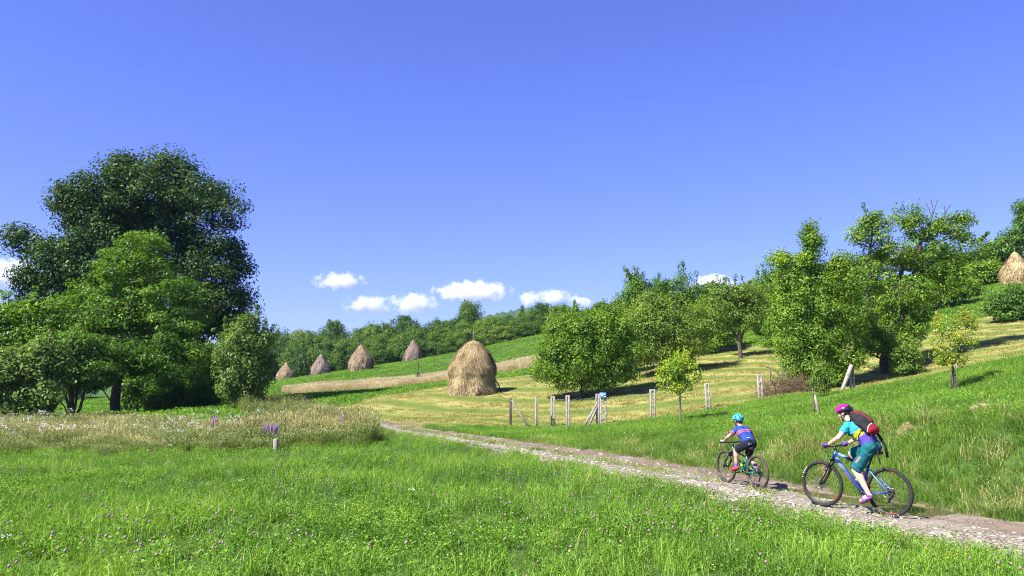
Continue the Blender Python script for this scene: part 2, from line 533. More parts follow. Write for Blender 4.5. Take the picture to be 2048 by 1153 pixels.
def grow(rng, base, stems, targets, step, jit, tip_r, trunk_r, expo=0.5):
    """skeleton: stems are lists of points from the base; every target joins its nearest node"""
    nodes, par = [np.asarray(base, float)], [-1]
    for st in stems:
        p = 0
        for q in st:
            q = np.asarray(q, float)
            a = nodes[p]
            n = max(1, int(np.linalg.norm(q - a) / step))
            for k in range(1, n + 1):
                w = a + (q - a) * k / n
                if k < n: w = w + rng.normal(size=3) * jit * 0.5
                nodes.append(w); par.append(p); p = len(nodes) - 1
    b0 = np.asarray(base, float)
    order = np.argsort(np.linalg.norm(targets - np.mean(targets, 0), axis=1))
    for k in order:
        q = targets[k]
        arr = np.array(nodes)
        dv = q - arr
        dist = np.linalg.norm(dv, axis=1) + 0.7 * np.maximum(0, -dv[:, 2])
        dist[:2] += 2.0
        p = int(np.argmin(dist))
        a = nodes[p]
        n = max(1, int(np.linalg.norm(q - a) / step))
        bow = np.array([0, 0, 0.12 * np.linalg.norm(q - a)])
        for m in range(1, n + 1):
            u = m / n
            w = a + (q - a) * u + bow * 4 * u * (1 - u) * 0.5
            if m < n: w = w + rng.normal(size=3) * jit
            nodes.append(w); par.append(p); p = len(nodes) - 1
    n = len(nodes)
    cnt = np.zeros(n)
    par = np.array(par)
    kids = np.bincount(par[par >= 0], minlength=n)
    cnt[kids == 0] = 1
    for i in range(n - 1, 0, -1):
        cnt[par[i]] += cnt[i]
    rad = np.maximum(tip_r, trunk_r * (cnt / cnt[0]) ** expo)
    return np.array(nodes), par, rad

def bark_mat(name, c1, c2):
    m, t, out = nt(name)
    tc = N(t, 'ShaderNodeTexCoord')
    mp = N(t, 'ShaderNodeMapping'); mp.inputs['Scale'].default_value = (1, 1, 0.25)
    t.links.new(tc.outputs['Object'], mp.inputs[0])
    f = noise(t, mp.outputs[0], 14.0, 5, 0.7)
    b = N(t, 'ShaderNodeBsdfPrincipled'); b.inputs['Roughness'].default_value = 0.9
    b.inputs['Specular IOR Level'].default_value = 0.2
    t.links.new(ramp(t, f, [(0.35, c1), (0.65, c2)]), b.inputs['Base Color'])
    bn = N(t, 'ShaderNodeBump'); bn.inputs['Strength'].default_value = 1.0; bn.inputs['Distance'].default_value = 0.04
    t.links.new(f, bn.inputs['Height']); t.links.new(bn.outputs[0], b.inputs['Normal'])
    t.links.new(b.outputs[0], out.inputs['Surface'])
    return m

BARK = bark_mat('bark_dark', (0.035, 0.026, 0.02), (0.13, 0.105, 0.08))
BARK_G = bark_mat('bark_grey', (0.08, 0.068, 0.055), (0.24, 0.21, 0.175))
LEAF = {
    'oak': leafmat('leaf_oak', (0.016, 0.042, 0.011), (0.037, 0.082, 0.016), (0.067, 0.122, 0.022), trans=0.25, gloss=0.05, nscale=0.5),
    'walnut': leafmat('leaf_walnut', (0.051, 0.128, 0.012), (0.108, 0.224, 0.016), (0.172, 0.290, 0.024), trans=0.42, gloss=0.05, nscale=0.45),
    'willow': leafmat('leaf_grey_green', (0.063, 0.121, 0.022), (0.115, 0.190, 0.034), (0.173, 0.259, 0.050), trans=0.36, gloss=0.06, nscale=0.9),
    'plum': leafmat('leaf_plum', (0.064, 0.142, 0.012), (0.135, 0.253, 0.018), (0.224, 0.341, 0.026), trans=0.40, gloss=0.06, nscale=0.8),
    'apple': leafmat('leaf_apple', (0.087, 0.160, 0.022), (0.141, 0.237, 0.030), (0.218, 0.307, 0.045), trans=0.38, gloss=0.05, nscale=0.8),
    'dark': leafmat('leaf_dark', (0.038, 0.096, 0.013), (0.083, 0.179, 0.020), (0.128, 0.237, 0.026), trans=0.36, gloss=0.05, nscale=0.6),
    'lime': leafmat('leaf_lime', (0.134, 0.269, 0.020), (0.213, 0.370, 0.024), (0.325, 0.426, 0.030), trans=0.45, gloss=0.05, nscale=1.5),
    'yellow': leafmat('leaf_yellowing', (0.15, 0.26, 0.025), (0.22, 0.32, 0.028), (0.36, 0.38, 0.03), trans=0.45, gloss=0.05, nscale=1.8),
    'far': leafmat('leaf_far', (0.041, 0.092, 0.014), (0.078, 0.157, 0.020), (0.119, 0.207, 0.028), trans=0.38, gloss=0.04, nscale=0.16, isl=0.35),
    'far2': leafmat('leaf_far_light', (0.061, 0.122, 0.016), (0.114, 0.198, 0.022), (0.155, 0.235, 0.030), trans=0.38, gloss=0.04, nscale=0.16, isl=0.35),
}

def build_tree(name, seed, base, lobes, n_clump, n_leaf, leaf_size, leaf, clump_r, trunk_r, stems=None, bark=None, tip_r=0.012,
               shell=0.45, flat=0.65, step=0.7, jit=0.10, up=0.45, outw=1.0, label=None, cat='tree', group=None, bare=0.0, rmin=0.0, aspect=0.55, expo=0.5, low=-9.0, shoots=0):
    """lobes: (x, y, z, rx, ry, rz) in world units; stems: lists of world points"""
    rng = np.random.default_rng(seed)
    base = np.asarray(base, float)
    L = np.array(lobes, float)
    wgt = (L[:, 3] * L[:, 5]) ** 0.9 + (L[:, 3] * L[:, 4]) ** 0.9
    wgt /= wgt.sum()
    k = rng.choice(len(L), n_clump, p=wgt)
    dirs = unit(rng.normal(size=(n_clump, 3)))
    rr = (shell + (1 - shell) * rng.random(n_clump)) ** 0.6
    rr *= rng.uniform(0.86, 1.14, n_clump)
    C = L[k, :3] + dirs * rr[:, None] * L[k, 3:6]
    C = C - base
    C = C[C[:, 2] > np.maximum(0.15, low)]
    cm = np.mean(L[:, :3], 0) - base
    rf = np.ones(len(C))
    if shoots:      # upright leafy shoots that break the outline
        hi = np.argsort(-(C[:, 2] + 0.35 * np.linalg.norm(C[:, :2] - cm[:2], axis=1)))[:max(6, len(C) // 4)]
        ex = []
        for q in rng.choice(hi, shoots):
            o_ = C[q] - cm; dv = unit(np.array([o_[0] * 0.35, o_[1] * 0.35, abs(o_[2]) + 0.4]) + rng.normal(size=3) * 0.3)
            for m_ in range(int(rng.integers(2, 5))):
                ex.append(C[q] + dv * clump_r * (0.75 + 0.5 * m_))
        C = np.concatenate([C, ex]); rf = np.concatenate([rf, np.full(len(ex), 0.36)])
    if stems is None:
        stems = []
        o = np.argsort(L[:, 2])
        top = L[o[-1], :3] - base
        hub = np.array([cm[0] * 0.3, cm[1] * 0.3, max(0.35 * cm[2], 0.3)])
        for q in L[o, :3] - base:
            mid = hub + (q - hub) * 0.55 + rng.normal(size=3) * 0.15
            if q[2] > hub[2] + 0.3:
                stems.append([hub, mid, q])
    else:
        stems = [[np.asarray(p, float) - base for p in st] for st in stems]
    nodes, par, rad = grow(rng, (0, 0, -0.25), stems, C, step, jit, tip_r, trunk_r, expo)
    rad[0] *= 1.35
    V, F = branch_mesh(nodes, par, rad, 7, rmin)
    root = empty(name, base)
    link('trunk', fast_mesh('trunk', V, F, True), bark or BARK, root)
    # leaves
    keep = rng.random(len(C)) >= bare
    kc, rf = C[keep], rf[keep]
    wl = rng.dirichlet(np.full(len(kc), 4.0)) * rf ** 1.3
    per = rng.multinomial(n_leaf, wl / wl.sum())
    idx = np.repeat(np.arange(len(kc)), per)
    g = rng.normal(size=(len(idx), 3))
    g = g / np.maximum(1, np.linalg.norm(g, axis=1, keepdims=True) / 1.7)
    pos = kc[idx] + g * clump_r * np.array([0.62, 0.62, 0.62 * flat]) * (rng.uniform(0.75, 1.25, len(kc)) * rf)[idx][:, None]
    out = unit(unit(pos - cm) * 0.5 + unit(pos - kc[idx] + np.array([0, 0, 0.15]) * clump_r) * 1.0)
    V, F = leaf_quads(rng, pos, out, leaf_size, aspect, up, outw)
    link('crown', fast_mesh('crown', V, F), LEAF[leaf], root)
    if label: tag(root, label, cat, group)
    return root

def tree_px(name, seed, px, d, lobes, **kw):
    """lobes in photo pixels (cx, cy, rx, ry[, extra depth])"""
    base = G(px, d)
    out = []
    for l in lobes:
        cx, cyy, rx, ry = l[:4]
        dd = l[4] if len(l) > 4 else 0.0
        c = P(cx, cyy, d + dd)
        s = PXM(d + dd)
        out.append((c[0], c[1], c[2], rx / s, 0.95 * (rx + ry) / 2 / s if len(l) < 6 else l[5], ry / s))
    if 'stems_px' in kw:
        kw['stems'] = [[P(q[0], q[1], d + (q[2] if len(q) > 2 else 0)) for q in st] for st in kw.pop('stems_px')]
    return build_tree(name, seed, base, out, **kw)

tree_px('oak_tree', 11, 300, 57, [(300, 388, 118, 72), (195, 420, 82, 72), (405, 425, 84, 78), (440, 530, 66, 70), (455, 620, 58, 55), (50, 485, 38, 34), (62, 560, 36, 26),
        (110, 520, 60, 50), (180, 520, 90, 85), (300, 500, 110, 90, 1), (330, 610, 110, 100, 0), (110, 615, 70, 55, 1), (395, 650, 80, 80), (30, 640, 40, 35, 3), (130, 400, 32, 28), (250, 340, 50, 36), (350, 335, 50, 34), (230, 660, 110, 70, 2)],
        n_clump=1450, n_leaf=150000, leaf_size=0.22, leaf='oak', clump_r=0.8, shell=0.22, trunk_r=0.62, step=1.2, jit=0.18, tip_r=0.022, flat=0.75,
        stems_px=[[(298, 760), (300, 690), (280, 560), (260, 400)], [(298, 760), (305, 690), (330, 560), (390, 430)], [(300, 690), (230, 600), (160, 500), (60, 490)], [(305, 690), (400, 610), (450, 560)], [(300, 690), (300, 560, 3), (310, 380, 3)]],
        shoots=7, label='huge dark green oak towering over the other trees beside the meadow')
tree_px('walnut_tree', 12, 232, 46, [(285, 495, 42, 30), (265, 540, 78, 40), (235, 590, 88, 42), (330, 600, 78, 55), (365, 665, 52, 70), (195, 645, 85, 45), (260, 660, 120, 60, -1), (150, 625, 45, 32), (330, 720, 80, 40, -1), (230, 715, 90, 38, -2), (395, 730, 30, 40)],
        n_clump=480, n_leaf=66000, leaf_size=0.18, leaf='walnut', clump_r=0.66, shell=0.6, trunk_r=0.3, step=0.9, jit=0.14, flat=0.5, up=0.6, aspect=0.42,
        stems_px=[[(228, 800), (236, 760), (250, 700), (270, 560)], [(228, 812), (200, 772), (180, 700), (160, 640)], [(236, 760), (300, 680), (340, 620)], [(236, 760), (230, 640)]],
        shoots=4, label='broad yellow-green walnut tree standing in front of the huge oak')
tree_px('locust_tree', 13, 60, 44, [(60, 640, 70, 35), (110, 660, 60, 35), (20, 680, 70, 45), (100, 700, 80, 40), (-40, 650, 60, 60), (150, 710, 50, 35), (-60, 720, 60, 60)],
        n_clump=330, n_leaf=30000, leaf_size=0.22, leaf='walnut', clump_r=0.7, trunk_r=0.17, step=0.8, flat=0.5, up=0.6, aspect=0.42,
        shoots=10, label='low yellow-green tree with feathery crown, left of the walnut tree')
tree_px('leafy_shrub', 14, 48, 37, [(50, 735, 62, 42), (15, 770, 50, 50), (75, 785, 48, 42), (40, 815, 60, 32), (100, 720, 35, 30), (-40, 760, 60, 70)],
        n_clump=330, n_leaf=30000, leaf_size=0.15, leaf='willow', clump_r=0.5, trunk_r=0.09, step=0.6, flat=0.8,
        shoots=12, label='rounded grey-green shrub reaching the ground at the meadow edge', cat='shrub')
tree_px('hazel_shrub', 15, 140, 41, [(150, 730, 55, 32), (110, 745, 40, 32), (185, 745, 40, 28), (140, 700, 60, 32)],
        n_clump=220, n_leaf=20000, leaf_size=0.17, leaf='dark', clump_r=0.55, trunk_r=0.14, step=0.6, bark=BARK, expo=0.35,
        stems_px=[[(137, 812), (128, 780), (118, 740)], [(143, 812), (143, 775), (145, 730)], [(150, 815), (156, 775), (165, 730)], [(160, 818), (170, 780), (180, 740)], [(130, 815), (110, 790), (100, 750)]],
        label='dark multi-stemmed hazel with bare lower stems, between shrub and walnut', cat='shrub')
tree_px('willow_shrub', 16, 492, 43, [(492, 705, 44, 52), (500, 662, 26, 26), (470, 760, 34, 36), (515, 745, 26, 44), (455, 700, 24, 36), (490, 780, 40, 26), (530, 690, 14, 30)],
        n_clump=330, n_leaf=26000, leaf_size=0.14, leaf='willow', clump_r=0.42, trunk_r=0.11, step=0.5, flat=0.9, expo=0.4,
        stems_px=[[(488, 790), (470, 750), (455, 700)], [(492, 790), (492, 730), (495, 680)], [(498, 790), (512, 750), (522, 700)], [(490, 790), (500, 740, 1), (505, 660, 1)]],
        shoots=20, label='upright grey-green willow shrub at the right foot of the huge oak', cat='shrub')
tree_px('dark_shrub', 17, 395, 54, [(390, 740, 50, 45), (420, 780, 35, 28), (365, 790, 40, 25), (440, 730, 28, 50), (330, 770, 40, 40, 1)],
        n_clump=200, n_leaf=17000, leaf_size=0.2, leaf='dark', clump_r=0.6, trunk_r=0.12, step=0.7,
        label='dark shaded shrub beneath the right side of the oak crown', cat='shrub')

for k, (px, d, lob, lab) in enumerate([(275, 51, [(270, 770, 34, 26), (300, 790, 30, 22), (255, 800, 26, 16)], 'dark undergrowth bush between the walnut trunk and the oak trunk'),
        (340, 50, [(340, 780, 34, 30), (365, 805, 28, 18), (320, 806, 26, 16)], 'dark undergrowth bush just right of the oak trunk'),
        (420, 49, [(415, 785, 30, 28), (440, 760, 24, 34), (405, 808, 26, 14)], 'dark undergrowth bush beside the willow shrub')]):
    tree_px('undergrowth_bush', 40 + k, px, d, lob, n_clump=130, n_leaf=9000, leaf_size=0.17, leaf='dark', clump_r=0.5, trunk_r=0.06, step=0.5, cat='bush', label=lab, group='undergrowth below the oak')

ORCH = 'orchard trees on the hillside behind the fence'
tree_px('plum_tree', 21, 1160, 46, [(1150, 650, 48, 32), (1105, 685, 36, 42), (1190, 680, 52, 50), (1145, 730, 74, 40), (1222, 712, 36, 42), (1095, 735, 30, 28), (1180, 760, 36, 20), (1232, 660, 28, 34), (1140, 690, 50, 50), (1210, 755, 30, 24), (1120, 760, 32, 18), (1250, 700, 30, 36), (1248, 740, 24, 26), (1205, 640, 26, 22)],
        n_clump=560, n_leaf=62000, leaf_size=0.125, leaf='plum', clump_r=0.5, trunk_r=0.16, step=0.6, flat=0.8, group=ORCH, low=0.3,
        shoots=7, label='rounded bright green plum tree nearest the mown field and blue-capped post')
tree_px('apple_tree', 22, 1325, 51, [(1310, 645, 56, 42), (1355, 670, 52, 40), (1285, 695, 38, 42), (1340, 712, 44, 26), (1395, 650, 34, 36), (1265, 655, 30, 34), (1390, 690, 26, 28), (1310, 610, 40, 24)],
        n_clump=430, n_leaf=46000, leaf_size=0.12, leaf='apple', clump_r=0.5, trunk_r=0.16, step=0.6, group=ORCH, flat=0.8,
        shoots=14, label='dull olive-green apple tree directly behind the bright green sapling')
tree_px('tall_plum_tree', 23, 1280, 60, [(1270, 572, 20, 24), (1295, 600, 36, 26), (1255, 612, 22, 26), (1290, 640, 46, 34), (1318, 572, 14, 20), (1270, 600, 20, 40)],
        n_clump=210, n_leaf=22000, leaf_size=0.15, leaf='dark', clump_r=0.5, trunk_r=0.15, step=0.7, group=ORCH, flat=0.9,
        shoots=14, label='tall dark green tree with two pointed tops behind the plum tree')
tree_px('dark_orchard_tree', 24, 1375, 62, [(1366, 560, 16, 18), (1350, 588, 36, 26), (1395, 600, 36, 34), (1375, 640, 52, 44), (1430, 610, 30, 36), (1340, 610, 30, 30), (1425, 660, 40, 36)],
        n_clump=270, n_leaf=27000, leaf_size=0.15, leaf='dark', clump_r=0.55, trunk_r=0.15, step=0.7, group=ORCH, flat=0.9,
        shoots=16, label='dark green tree rising behind the olive-green apple tree')
tree_px('bare_stemmed_tree', 25, 1480, 55, [(1482, 592, 36, 20), (1448, 618, 30, 24), (1508, 615, 30, 26), (1475, 640, 42, 22), (1440, 590, 18, 14), (1512, 580, 16, 14)],
        n_clump=210, n_leaf=15000, leaf_size=0.135, leaf='apple', clump_r=0.45, trunk_r=0.17, step=0.5, group=ORCH, bare=0.1, tip_r=0.018, expo=0.45,
        stems_px=[[(1480, 692), (1476, 680), (1455, 650), (1445, 615)], [(1480, 692), (1485, 670), (1500, 640), (1508, 615)], [(1478, 680), (1482, 640), (1482, 600)], [(1480, 694), (1462, 678), (1440, 655)]],
        shoots=14, label='open-crowned tree on a bare dark trunk casting shadow across mown slope')
tree_px('pointed_tree', 26, 1528, 76, [(1522, 558, 22, 20), (1540, 590, 36, 34), (1510, 610, 26, 30), (1545, 630, 36, 30), (1560, 560, 18, 24)],
        n_clump=190, n_leaf=13000, leaf_size=0.22, leaf='dark', clump_r=0.6, trunk_r=0.15, step=0.8, group=ORCH, flat=0.9,
        shoots=12, label='dark green tree behind the open-crowned tree and the tall pear')
tree_px('pear_tree', 27, 1628, 41, [(1622, 468, 18, 22), (1600, 528, 26, 18), (1655, 545, 32, 28), (1585, 580, 40, 34), (1640, 600, 60, 46), (1580, 640, 36, 40), (1640, 675, 54, 42), (1690, 560, 34, 52), (1700, 640, 36, 46), (1578, 695, 30, 26), (1612, 730, 44, 26), (1650, 750, 34, 22), (1618, 500, 20, 34), (1560, 520, 18, 16), (1590, 765, 24, 14), (1690, 715, 36, 26)],
        n_clump=620, n_leaf=66000, leaf_size=0.12, leaf='plum', clump_r=0.45, trunk_r=0.15, step=0.55, group=ORCH, flat=0.85, low=0.2,
        shoots=10, label='tall bushy green pear tree with narrow pointed top, behind the brush pile')
tree_px('spreading_tree', 28, 1768, 44, [(1812, 425, 28, 24), (1750, 455, 38, 28), (1850, 455, 44, 30), (1915, 455, 36, 32), (1942, 492, 30, 20), (1780, 505, 62, 34), (1870, 520, 56, 40), (1725, 555, 38, 38), (1800, 580, 66, 40), (1745, 640, 56, 36), (1845, 600, 40, 40), (1765, 685, 54, 24), (1810, 708, 28, 32), (1900, 560, 30, 30), (1715, 470, 16, 16), (1830, 650, 30, 30)],
        n_clump=640, n_leaf=48000, leaf_size=0.135, leaf='plum', clump_r=0.46, trunk_r=0.26, step=0.55, group=ORCH, bare=0.16, tip_r=0.016, expo=0.45, flat=0.7,
        stems_px=[[(1762, 725), (1768, 690), (1790, 620), (1810, 480)], [(1768, 690), (1830, 600), (1860, 500), (1915, 460)], [(1768, 690), (1740, 640), (1735, 560), (1745, 470)], [(1762, 718), (1735, 705), (1700, 680)], [(1775, 670), (1860, 640), (1900, 560)], [(1805, 540), (1845, 480), (1864, 436), (1866, 418), (1862, 400)], [(1845, 480), (1864, 436), (1870, 415), (1876, 399)], [(1845, 480), (1864, 436), (1858, 418), (1852, 408)], [(1845, 480), (1888, 438), (1894, 420), (1902, 409)], [(1845, 480), (1888, 438), (1890, 422), (1888, 412)]],
        shoots=6, label='wide spreading fruit tree with thin crown and dead twigs on top')
tree_px('edge_tree', 29, 2040, 78, [(2052, 425, 22, 26), (2022, 478, 26, 20), (2050, 470, 36, 30), (2000, 500, 22, 16), (2040, 515, 44, 26), (2090, 450, 44, 60)],
        n_clump=240, n_leaf=17000, leaf_size=0.24, leaf='dark', clump_r=0.7, trunk_r=0.2, step=0.8,
        label='leafy tree at the right picture edge above the hillside haystack')
tree_px('hillside_shrub', 30, 1968, 74, [(1965, 540, 30, 22), (1985, 548, 24, 26), (1940, 556, 22, 18), (1915, 570, 24, 16)],
        n_clump=150, n_leaf=10500, leaf_size=0.2, leaf='plum', clump_r=0.55, trunk_r=0.08, step=0.6, cat='shrub',
        label='green shrub just left of the haystack high on the hillside')
tree_px('bramble_bush', 31, 2010, 55, [(1992, 606, 20, 20), (2025, 600, 28, 26), (2060, 596, 34, 30), (2010, 622, 34, 16), (2045, 620, 34, 16), (2090, 600, 30, 30)],
        n_clump=230, n_leaf=17000, leaf_size=0.15, leaf='dark', clump_r=0.45, trunk_r=0.05, step=0.5, cat='bush',
        label='dark bramble bush above the mown slope, below the hillside haystack')
tree_px('filler_tree', 51, 1255, 54, [(1250, 690, 26, 34), (1268, 660, 24, 26), (1240, 720, 22, 20)], n_clump=130, n_leaf=9000, leaf_size=0.16, leaf='dark', clump_r=0.45, trunk_r=0.07, step=0.5, group=ORCH, shoots=8,
        label='small dark tree squeezed between the plum tree and the apple tree')
tree_px('filler_tree', 52, 1425, 60, [(1420, 640, 30, 30), (1440, 670, 30, 26), (1405, 690, 24, 20), (1415, 610, 24, 22)], n_clump=140, n_leaf=9500, leaf_size=0.17, leaf='plum', clump_r=0.5, trunk_r=0.08, step=0.5, group=ORCH, shoots=10,
        label='green tree just left of and behind the open-crowned tree')
tree_px('filler_tree', 53, 1545, 66, [(1540, 620, 30, 34), (1560, 650, 26, 24), (1520, 645, 22, 22), (1555, 590, 20, 22)], n_clump=140, n_leaf=9000, leaf_size=0.18, leaf='plum', clump_r=0.5, trunk_r=0.08, step=0.5, group=ORCH, shoots=10,
        label='green tree filling the gap between open-crowned tree and pear tree')
tree_px('filler_tree', 54, 1905, 66, [(1895, 585, 34, 24), (1930, 575, 30, 22), (1870, 600, 26, 22)], n_clump=130, n_leaf=8500, leaf_size=0.18, leaf='plum', clump_r=0.5, trunk_r=0.08, step=0.5, group=ORCH, shoots=8,
        label='green bushy tree behind the right side of the spreading tree')
tree_px('low_bush', 32, 1560, 60, [(1552, 655, 26, 18), (1580, 645, 30, 24), (1540, 690, 20, 12)], n_clump=90, n_leaf=6500, leaf_size=0.16, leaf='plum', clump_r=0.5, trunk_r=0.05, step=0.5, cat='bush',
        label='low green bush on the slope left of the pear tree')
tree_px('sapling', 33, 1360, 31, [(1352, 735, 34, 16), (1345, 765, 30, 18), (1368, 712, 16, 14), (1380, 750, 24, 20), (1330, 748, 20, 14), (1362, 778, 24, 12)],
        n_clump=110, n_leaf=3600, leaf_size=0.095, leaf='lime', clump_r=0.24, trunk_r=0.05, step=0.25, jit=0.03, tip_r=0.006, bark=BARK_G, expo=0.4,
        stems_px=[[(1361, 820), (1359, 790), (1356, 745), (1366, 710)], [(1359, 792), (1335, 775), (1330, 748)], [(1359, 792), (1380, 765), (1384, 745)]],
        shoots=6, label='bright green young tree on thin grey trunk in front of fence')
tree_px('staked_sapling', 34, 1912, 24, [(1900, 690, 30, 30), (1888, 712, 22, 14), (1930, 670, 26, 22), (1882, 655, 14, 22), (1912, 640, 20, 14), (1905, 722, 24, 12), (1935, 640, 12, 14)],
        n_clump=120, n_leaf=3000, leaf_size=0.075, leaf='yellow', clump_r=0.2, trunk_r=0.03, step=0.2, jit=0.02, tip_r=0.004, bark=BARK_G, expo=0.4,
        stems_px=[[(1910, 760), (1904, 730), (1900, 690), (1905, 640)], [(1904, 732), (1925, 690), (1932, 655)], [(1903, 730), (1885, 700), (1882, 655)]],
        shoots=8, label='thin yellowing sapling beside leaning stakes on the right meadow')
tree_px('young_shrub', 35, 1640, 34, [(1640, 745, 16, 24), (1632, 775, 16, 14), (1652, 765, 12, 14)], n_clump=70, n_leaf=2200, leaf_size=0.09, leaf='apple', clump_r=0.22, trunk_r=0.025, step=0.25, jit=0.03, tip_r=0.005, cat='shrub', bark=BARK_G,
        label='small thin shrub above the weathered stake in the right meadow')
tree_px('shaded_shrub', 36, 1815, 41.5, [(1812, 712, 24, 26), (1826, 735, 16, 14), (1800, 738, 14, 10)], n_clump=90, n_leaf=5500, leaf_size=0.11, leaf='apple', clump_r=0.3, trunk_r=0.03, step=0.3, cat='shrub',
        label='olive shrub under the spreading fruit tree, on its right')
tree_px('garden_bush', 37, 425, 80, [(430, 790, 16, 14), (415, 770, 14, 20)], n_clump=60, n_leaf=3500, leaf_size=0.16, leaf='lime', clump_r=0.5, trunk_r=0.05, step=0.5, cat='bush',
        label='sunlit yellow-green bush seen through the gap under the oak')

# --- the wood edge behind the far haystacks: a few crowns, copied
def proto_lobes(rng, kind):
    if kind == 'round':
        L = [(0, 0, 0.60, 0.38, 0.36, 0.30), (0.22, 0.1, 0.66, 0.24, 0.24, 0.2), (-0.2, 0.1, 0.68, 0.24, 0.24, 0.2), (0.2, 0.1, 0.44, 0.28, 0.28, 0.24), (-0.22, 0, 0.5, 0.28, 0.28, 0.25), (0, -0.2, 0.45, 0.3, 0.26, 0.24), (0.05, 0.1, 0.8, 0.24, 0.24, 0.18)]
    elif kind == 'bush':
        L = [(0, 0, 0.5, 0.38, 0.36, 0.36), (0.2, -0.1, 0.38, 0.32, 0.28, 0.32), (-0.22, 0, 0.40, 0.32, 0.28, 0.32), (0, -0.25, 0.28, 0.36, 0.22, 0.26), (0.12, 0, 0.74, 0.26, 0.24, 0.2), (-0.13, 0.05, 0.72, 0.26, 0.24, 0.2)]
    else:
        L = [(0, 0, 0.78, 0.16, 0.16, 0.2), (0.05, 0, 0.58, 0.24, 0.24, 0.2), (-0.06, 0, 0.42, 0.28, 0.28, 0.22), (0.1, -0.1, 0.3, 0.26, 0.26, 0.18)]
    return [tuple(np.array(l) * rng.uniform(0.9, 1.1, 6)) for l in L]

def copy_thing(root, loc, rz, scale, label=None, group=None):
    r = root.copy(); COL.objects.link(r)
    r.location = loc; r.rotation_euler = (0, 0, rz); r.scale = scale
    for ch in root.children:
        c = ch.copy(); COL.objects.link(c); c.parent = r
    if label: r['label'] = label
    if group: r['group'] = group
    return r

protos = {}
rngp = np.random.default_rng(5)
for i, (kind, leaf) in enumerate([('round', 'far'), ('bush', 'far'), ('bush', 'far2'), ('round', 'far2'), ('tall', 'far'), ('bush', 'far'), ('bush', 'far')]):
    lob = [tuple(v * 8.0 for v in l) for l in proto_lobes(rngp, kind)]
    protos[i] = build_tree('wood_tree', 60 + i, (0, 0, 0), lob, n_clump=240, n_leaf=14000, leaf_size=0.30, leaf=leaf, clump_r=0.85, trunk_r=0.2, step=1.2, jit=0.15, tip_r=0.03, rmin=0.03, label='x', cat='tree')
used = set()
def place(i, loc, rz, sx, sz, label, group):
    if i not in used:
        used.add(i)
        r = protos[i]
        r.location = loc; r.rotation_euler = (0, 0, rz); r.scale = (sx, sx, sz)
        r['label'] = label; r['group'] = group
    else:
        r = copy_thing(protos[i], loc, rz, (sx, sx, sz), label, group)
    return r

ORD = ['first', 'second', 'third', 'fourth', 'fifth', 'sixth', 'seventh', 'eighth', 'ninth', 'tenth', 'eleventh', 'twelfth', 'thirteenth', 'fourteenth', 'fifteenth', 'sixteenth', 'seventeenth', 'eighteenth', 'nineteenth', 'twentieth', 'twenty-first', 'twenty-second', 'twenty-third', 'twenty-fourth', 'twenty-fifth', 'twenty-sixth', 'twenty-seventh', 'twenty-eighth']
WOOD = 'trees of the wood behind the far haystacks'
rw = random.Random(8)
def wood_tree(px, top, d, i, w=None, label=None):
    b = G(px, d)
    h = P(px, top, d)[2] - b[2]
    s = h / 8.0
    sx = s * 1.05 if w is None else (w / PXM(d)) / (8.0 * 0.95)
    place(i, (b[0], b[1], b[2] - 0.1), rw.uniform(0, 6.28), sx, s, label or 'green tree in the dense wood edge behind the far haystacks', WOOD)
front = [(505, 700), (535, 688), (560, 668), (585, 672), (612, 666), (640, 672), (668, 676), (695, 668), (722, 672), (748, 664), (772, 668), (800, 662), (826, 655), (852, 660), (880, 650), (905, 655), (932, 642), (960, 648), (985, 640), (1012, 644), (1040, 634), (1068, 640), (1095, 630), (1122, 626), (1150, 622), (1180, 618), (1212, 620), (1242, 610)]
for k, (px, top) in enumerate(front):
    d = np.interp(px, [500, 560, 740, 960, 1080, 1250], [158, 156, 139, 128, 122, 118]) + rw.uniform(0, 3)
    wood_tree(px, top + rw.uniform(-4, 4), d, [1, 2, 5, 6, 1, 3][k % 6], w=rw.uniform(56, 76), label=f'{ORD[k]} tree from the willow shrub in the front row of the far wood')
back = [(500, 668), (530, 660), (555, 656), (600, 657), (625, 653), (648, 655), (712, 652), (745, 646), (765, 642), (840, 640), (865, 634), (890, 634), (915, 630), (985, 630), (1003, 634), (1022, 628), (1062, 618), (1120, 606), (1240, 598), (1270, 600)]
for k, (px, top) in enumerate(back):
    d = np.interp(px, [500, 560, 740, 960, 1080, 1250], [172, 170, 153, 142, 136, 130]) + rw.uniform(0, 5)
    wood_tree(px, top + rw.uniform(-2, 2), d, [5, 0, 1, 3, 6][k % 5], w=rw.uniform(56, 78), label=f'{ORD[k]} tree from the willow shrub in the back row of the far wood')
wood_tree(670, 633, 166, 0, 62, 'round-topped tree standing above the wood over the second far haystack')
wood_tree(800, 624, 158, 0, 78, 'broad domed tree above the wood between the third and fourth far haystacks')
wood_tree(942, 599, 150, 3, 66, 'tallest tree of the wood, with domed crown, above the large haystack')
wood_tree(1044, 612, 146, 4, 28, 'narrow pointed tree at the skyline between domed crowns')
wood_tree(1092, 601, 142, 0, 72, 'wide domed tree on the skyline beside the narrow pointed tree')
wood_tree(1150, 600, 140, 4, 26, 'slim tree with sparse pointed tip above the plum tree')
wood_tree(1205, 600, 138, 0, 56, 'domed skyline tree between the slim tree and the tall dark tree')
for k, (px, top, d, i, w) in enumerate([(-20, 596, 100, 2, 130), (60, 650, 112, 5, 100), (150, 660, 118, 1, 110), (240, 670, 122, 5, 110), (330, 670, 128, 1, 110), (415, 690, 134, 6, 95), (470, 690, 146, 2, 80)]):
    wood_tree(px, top, d, i, w, f'{ORD[k]} tree from the left in the sunlit row behind the oak')
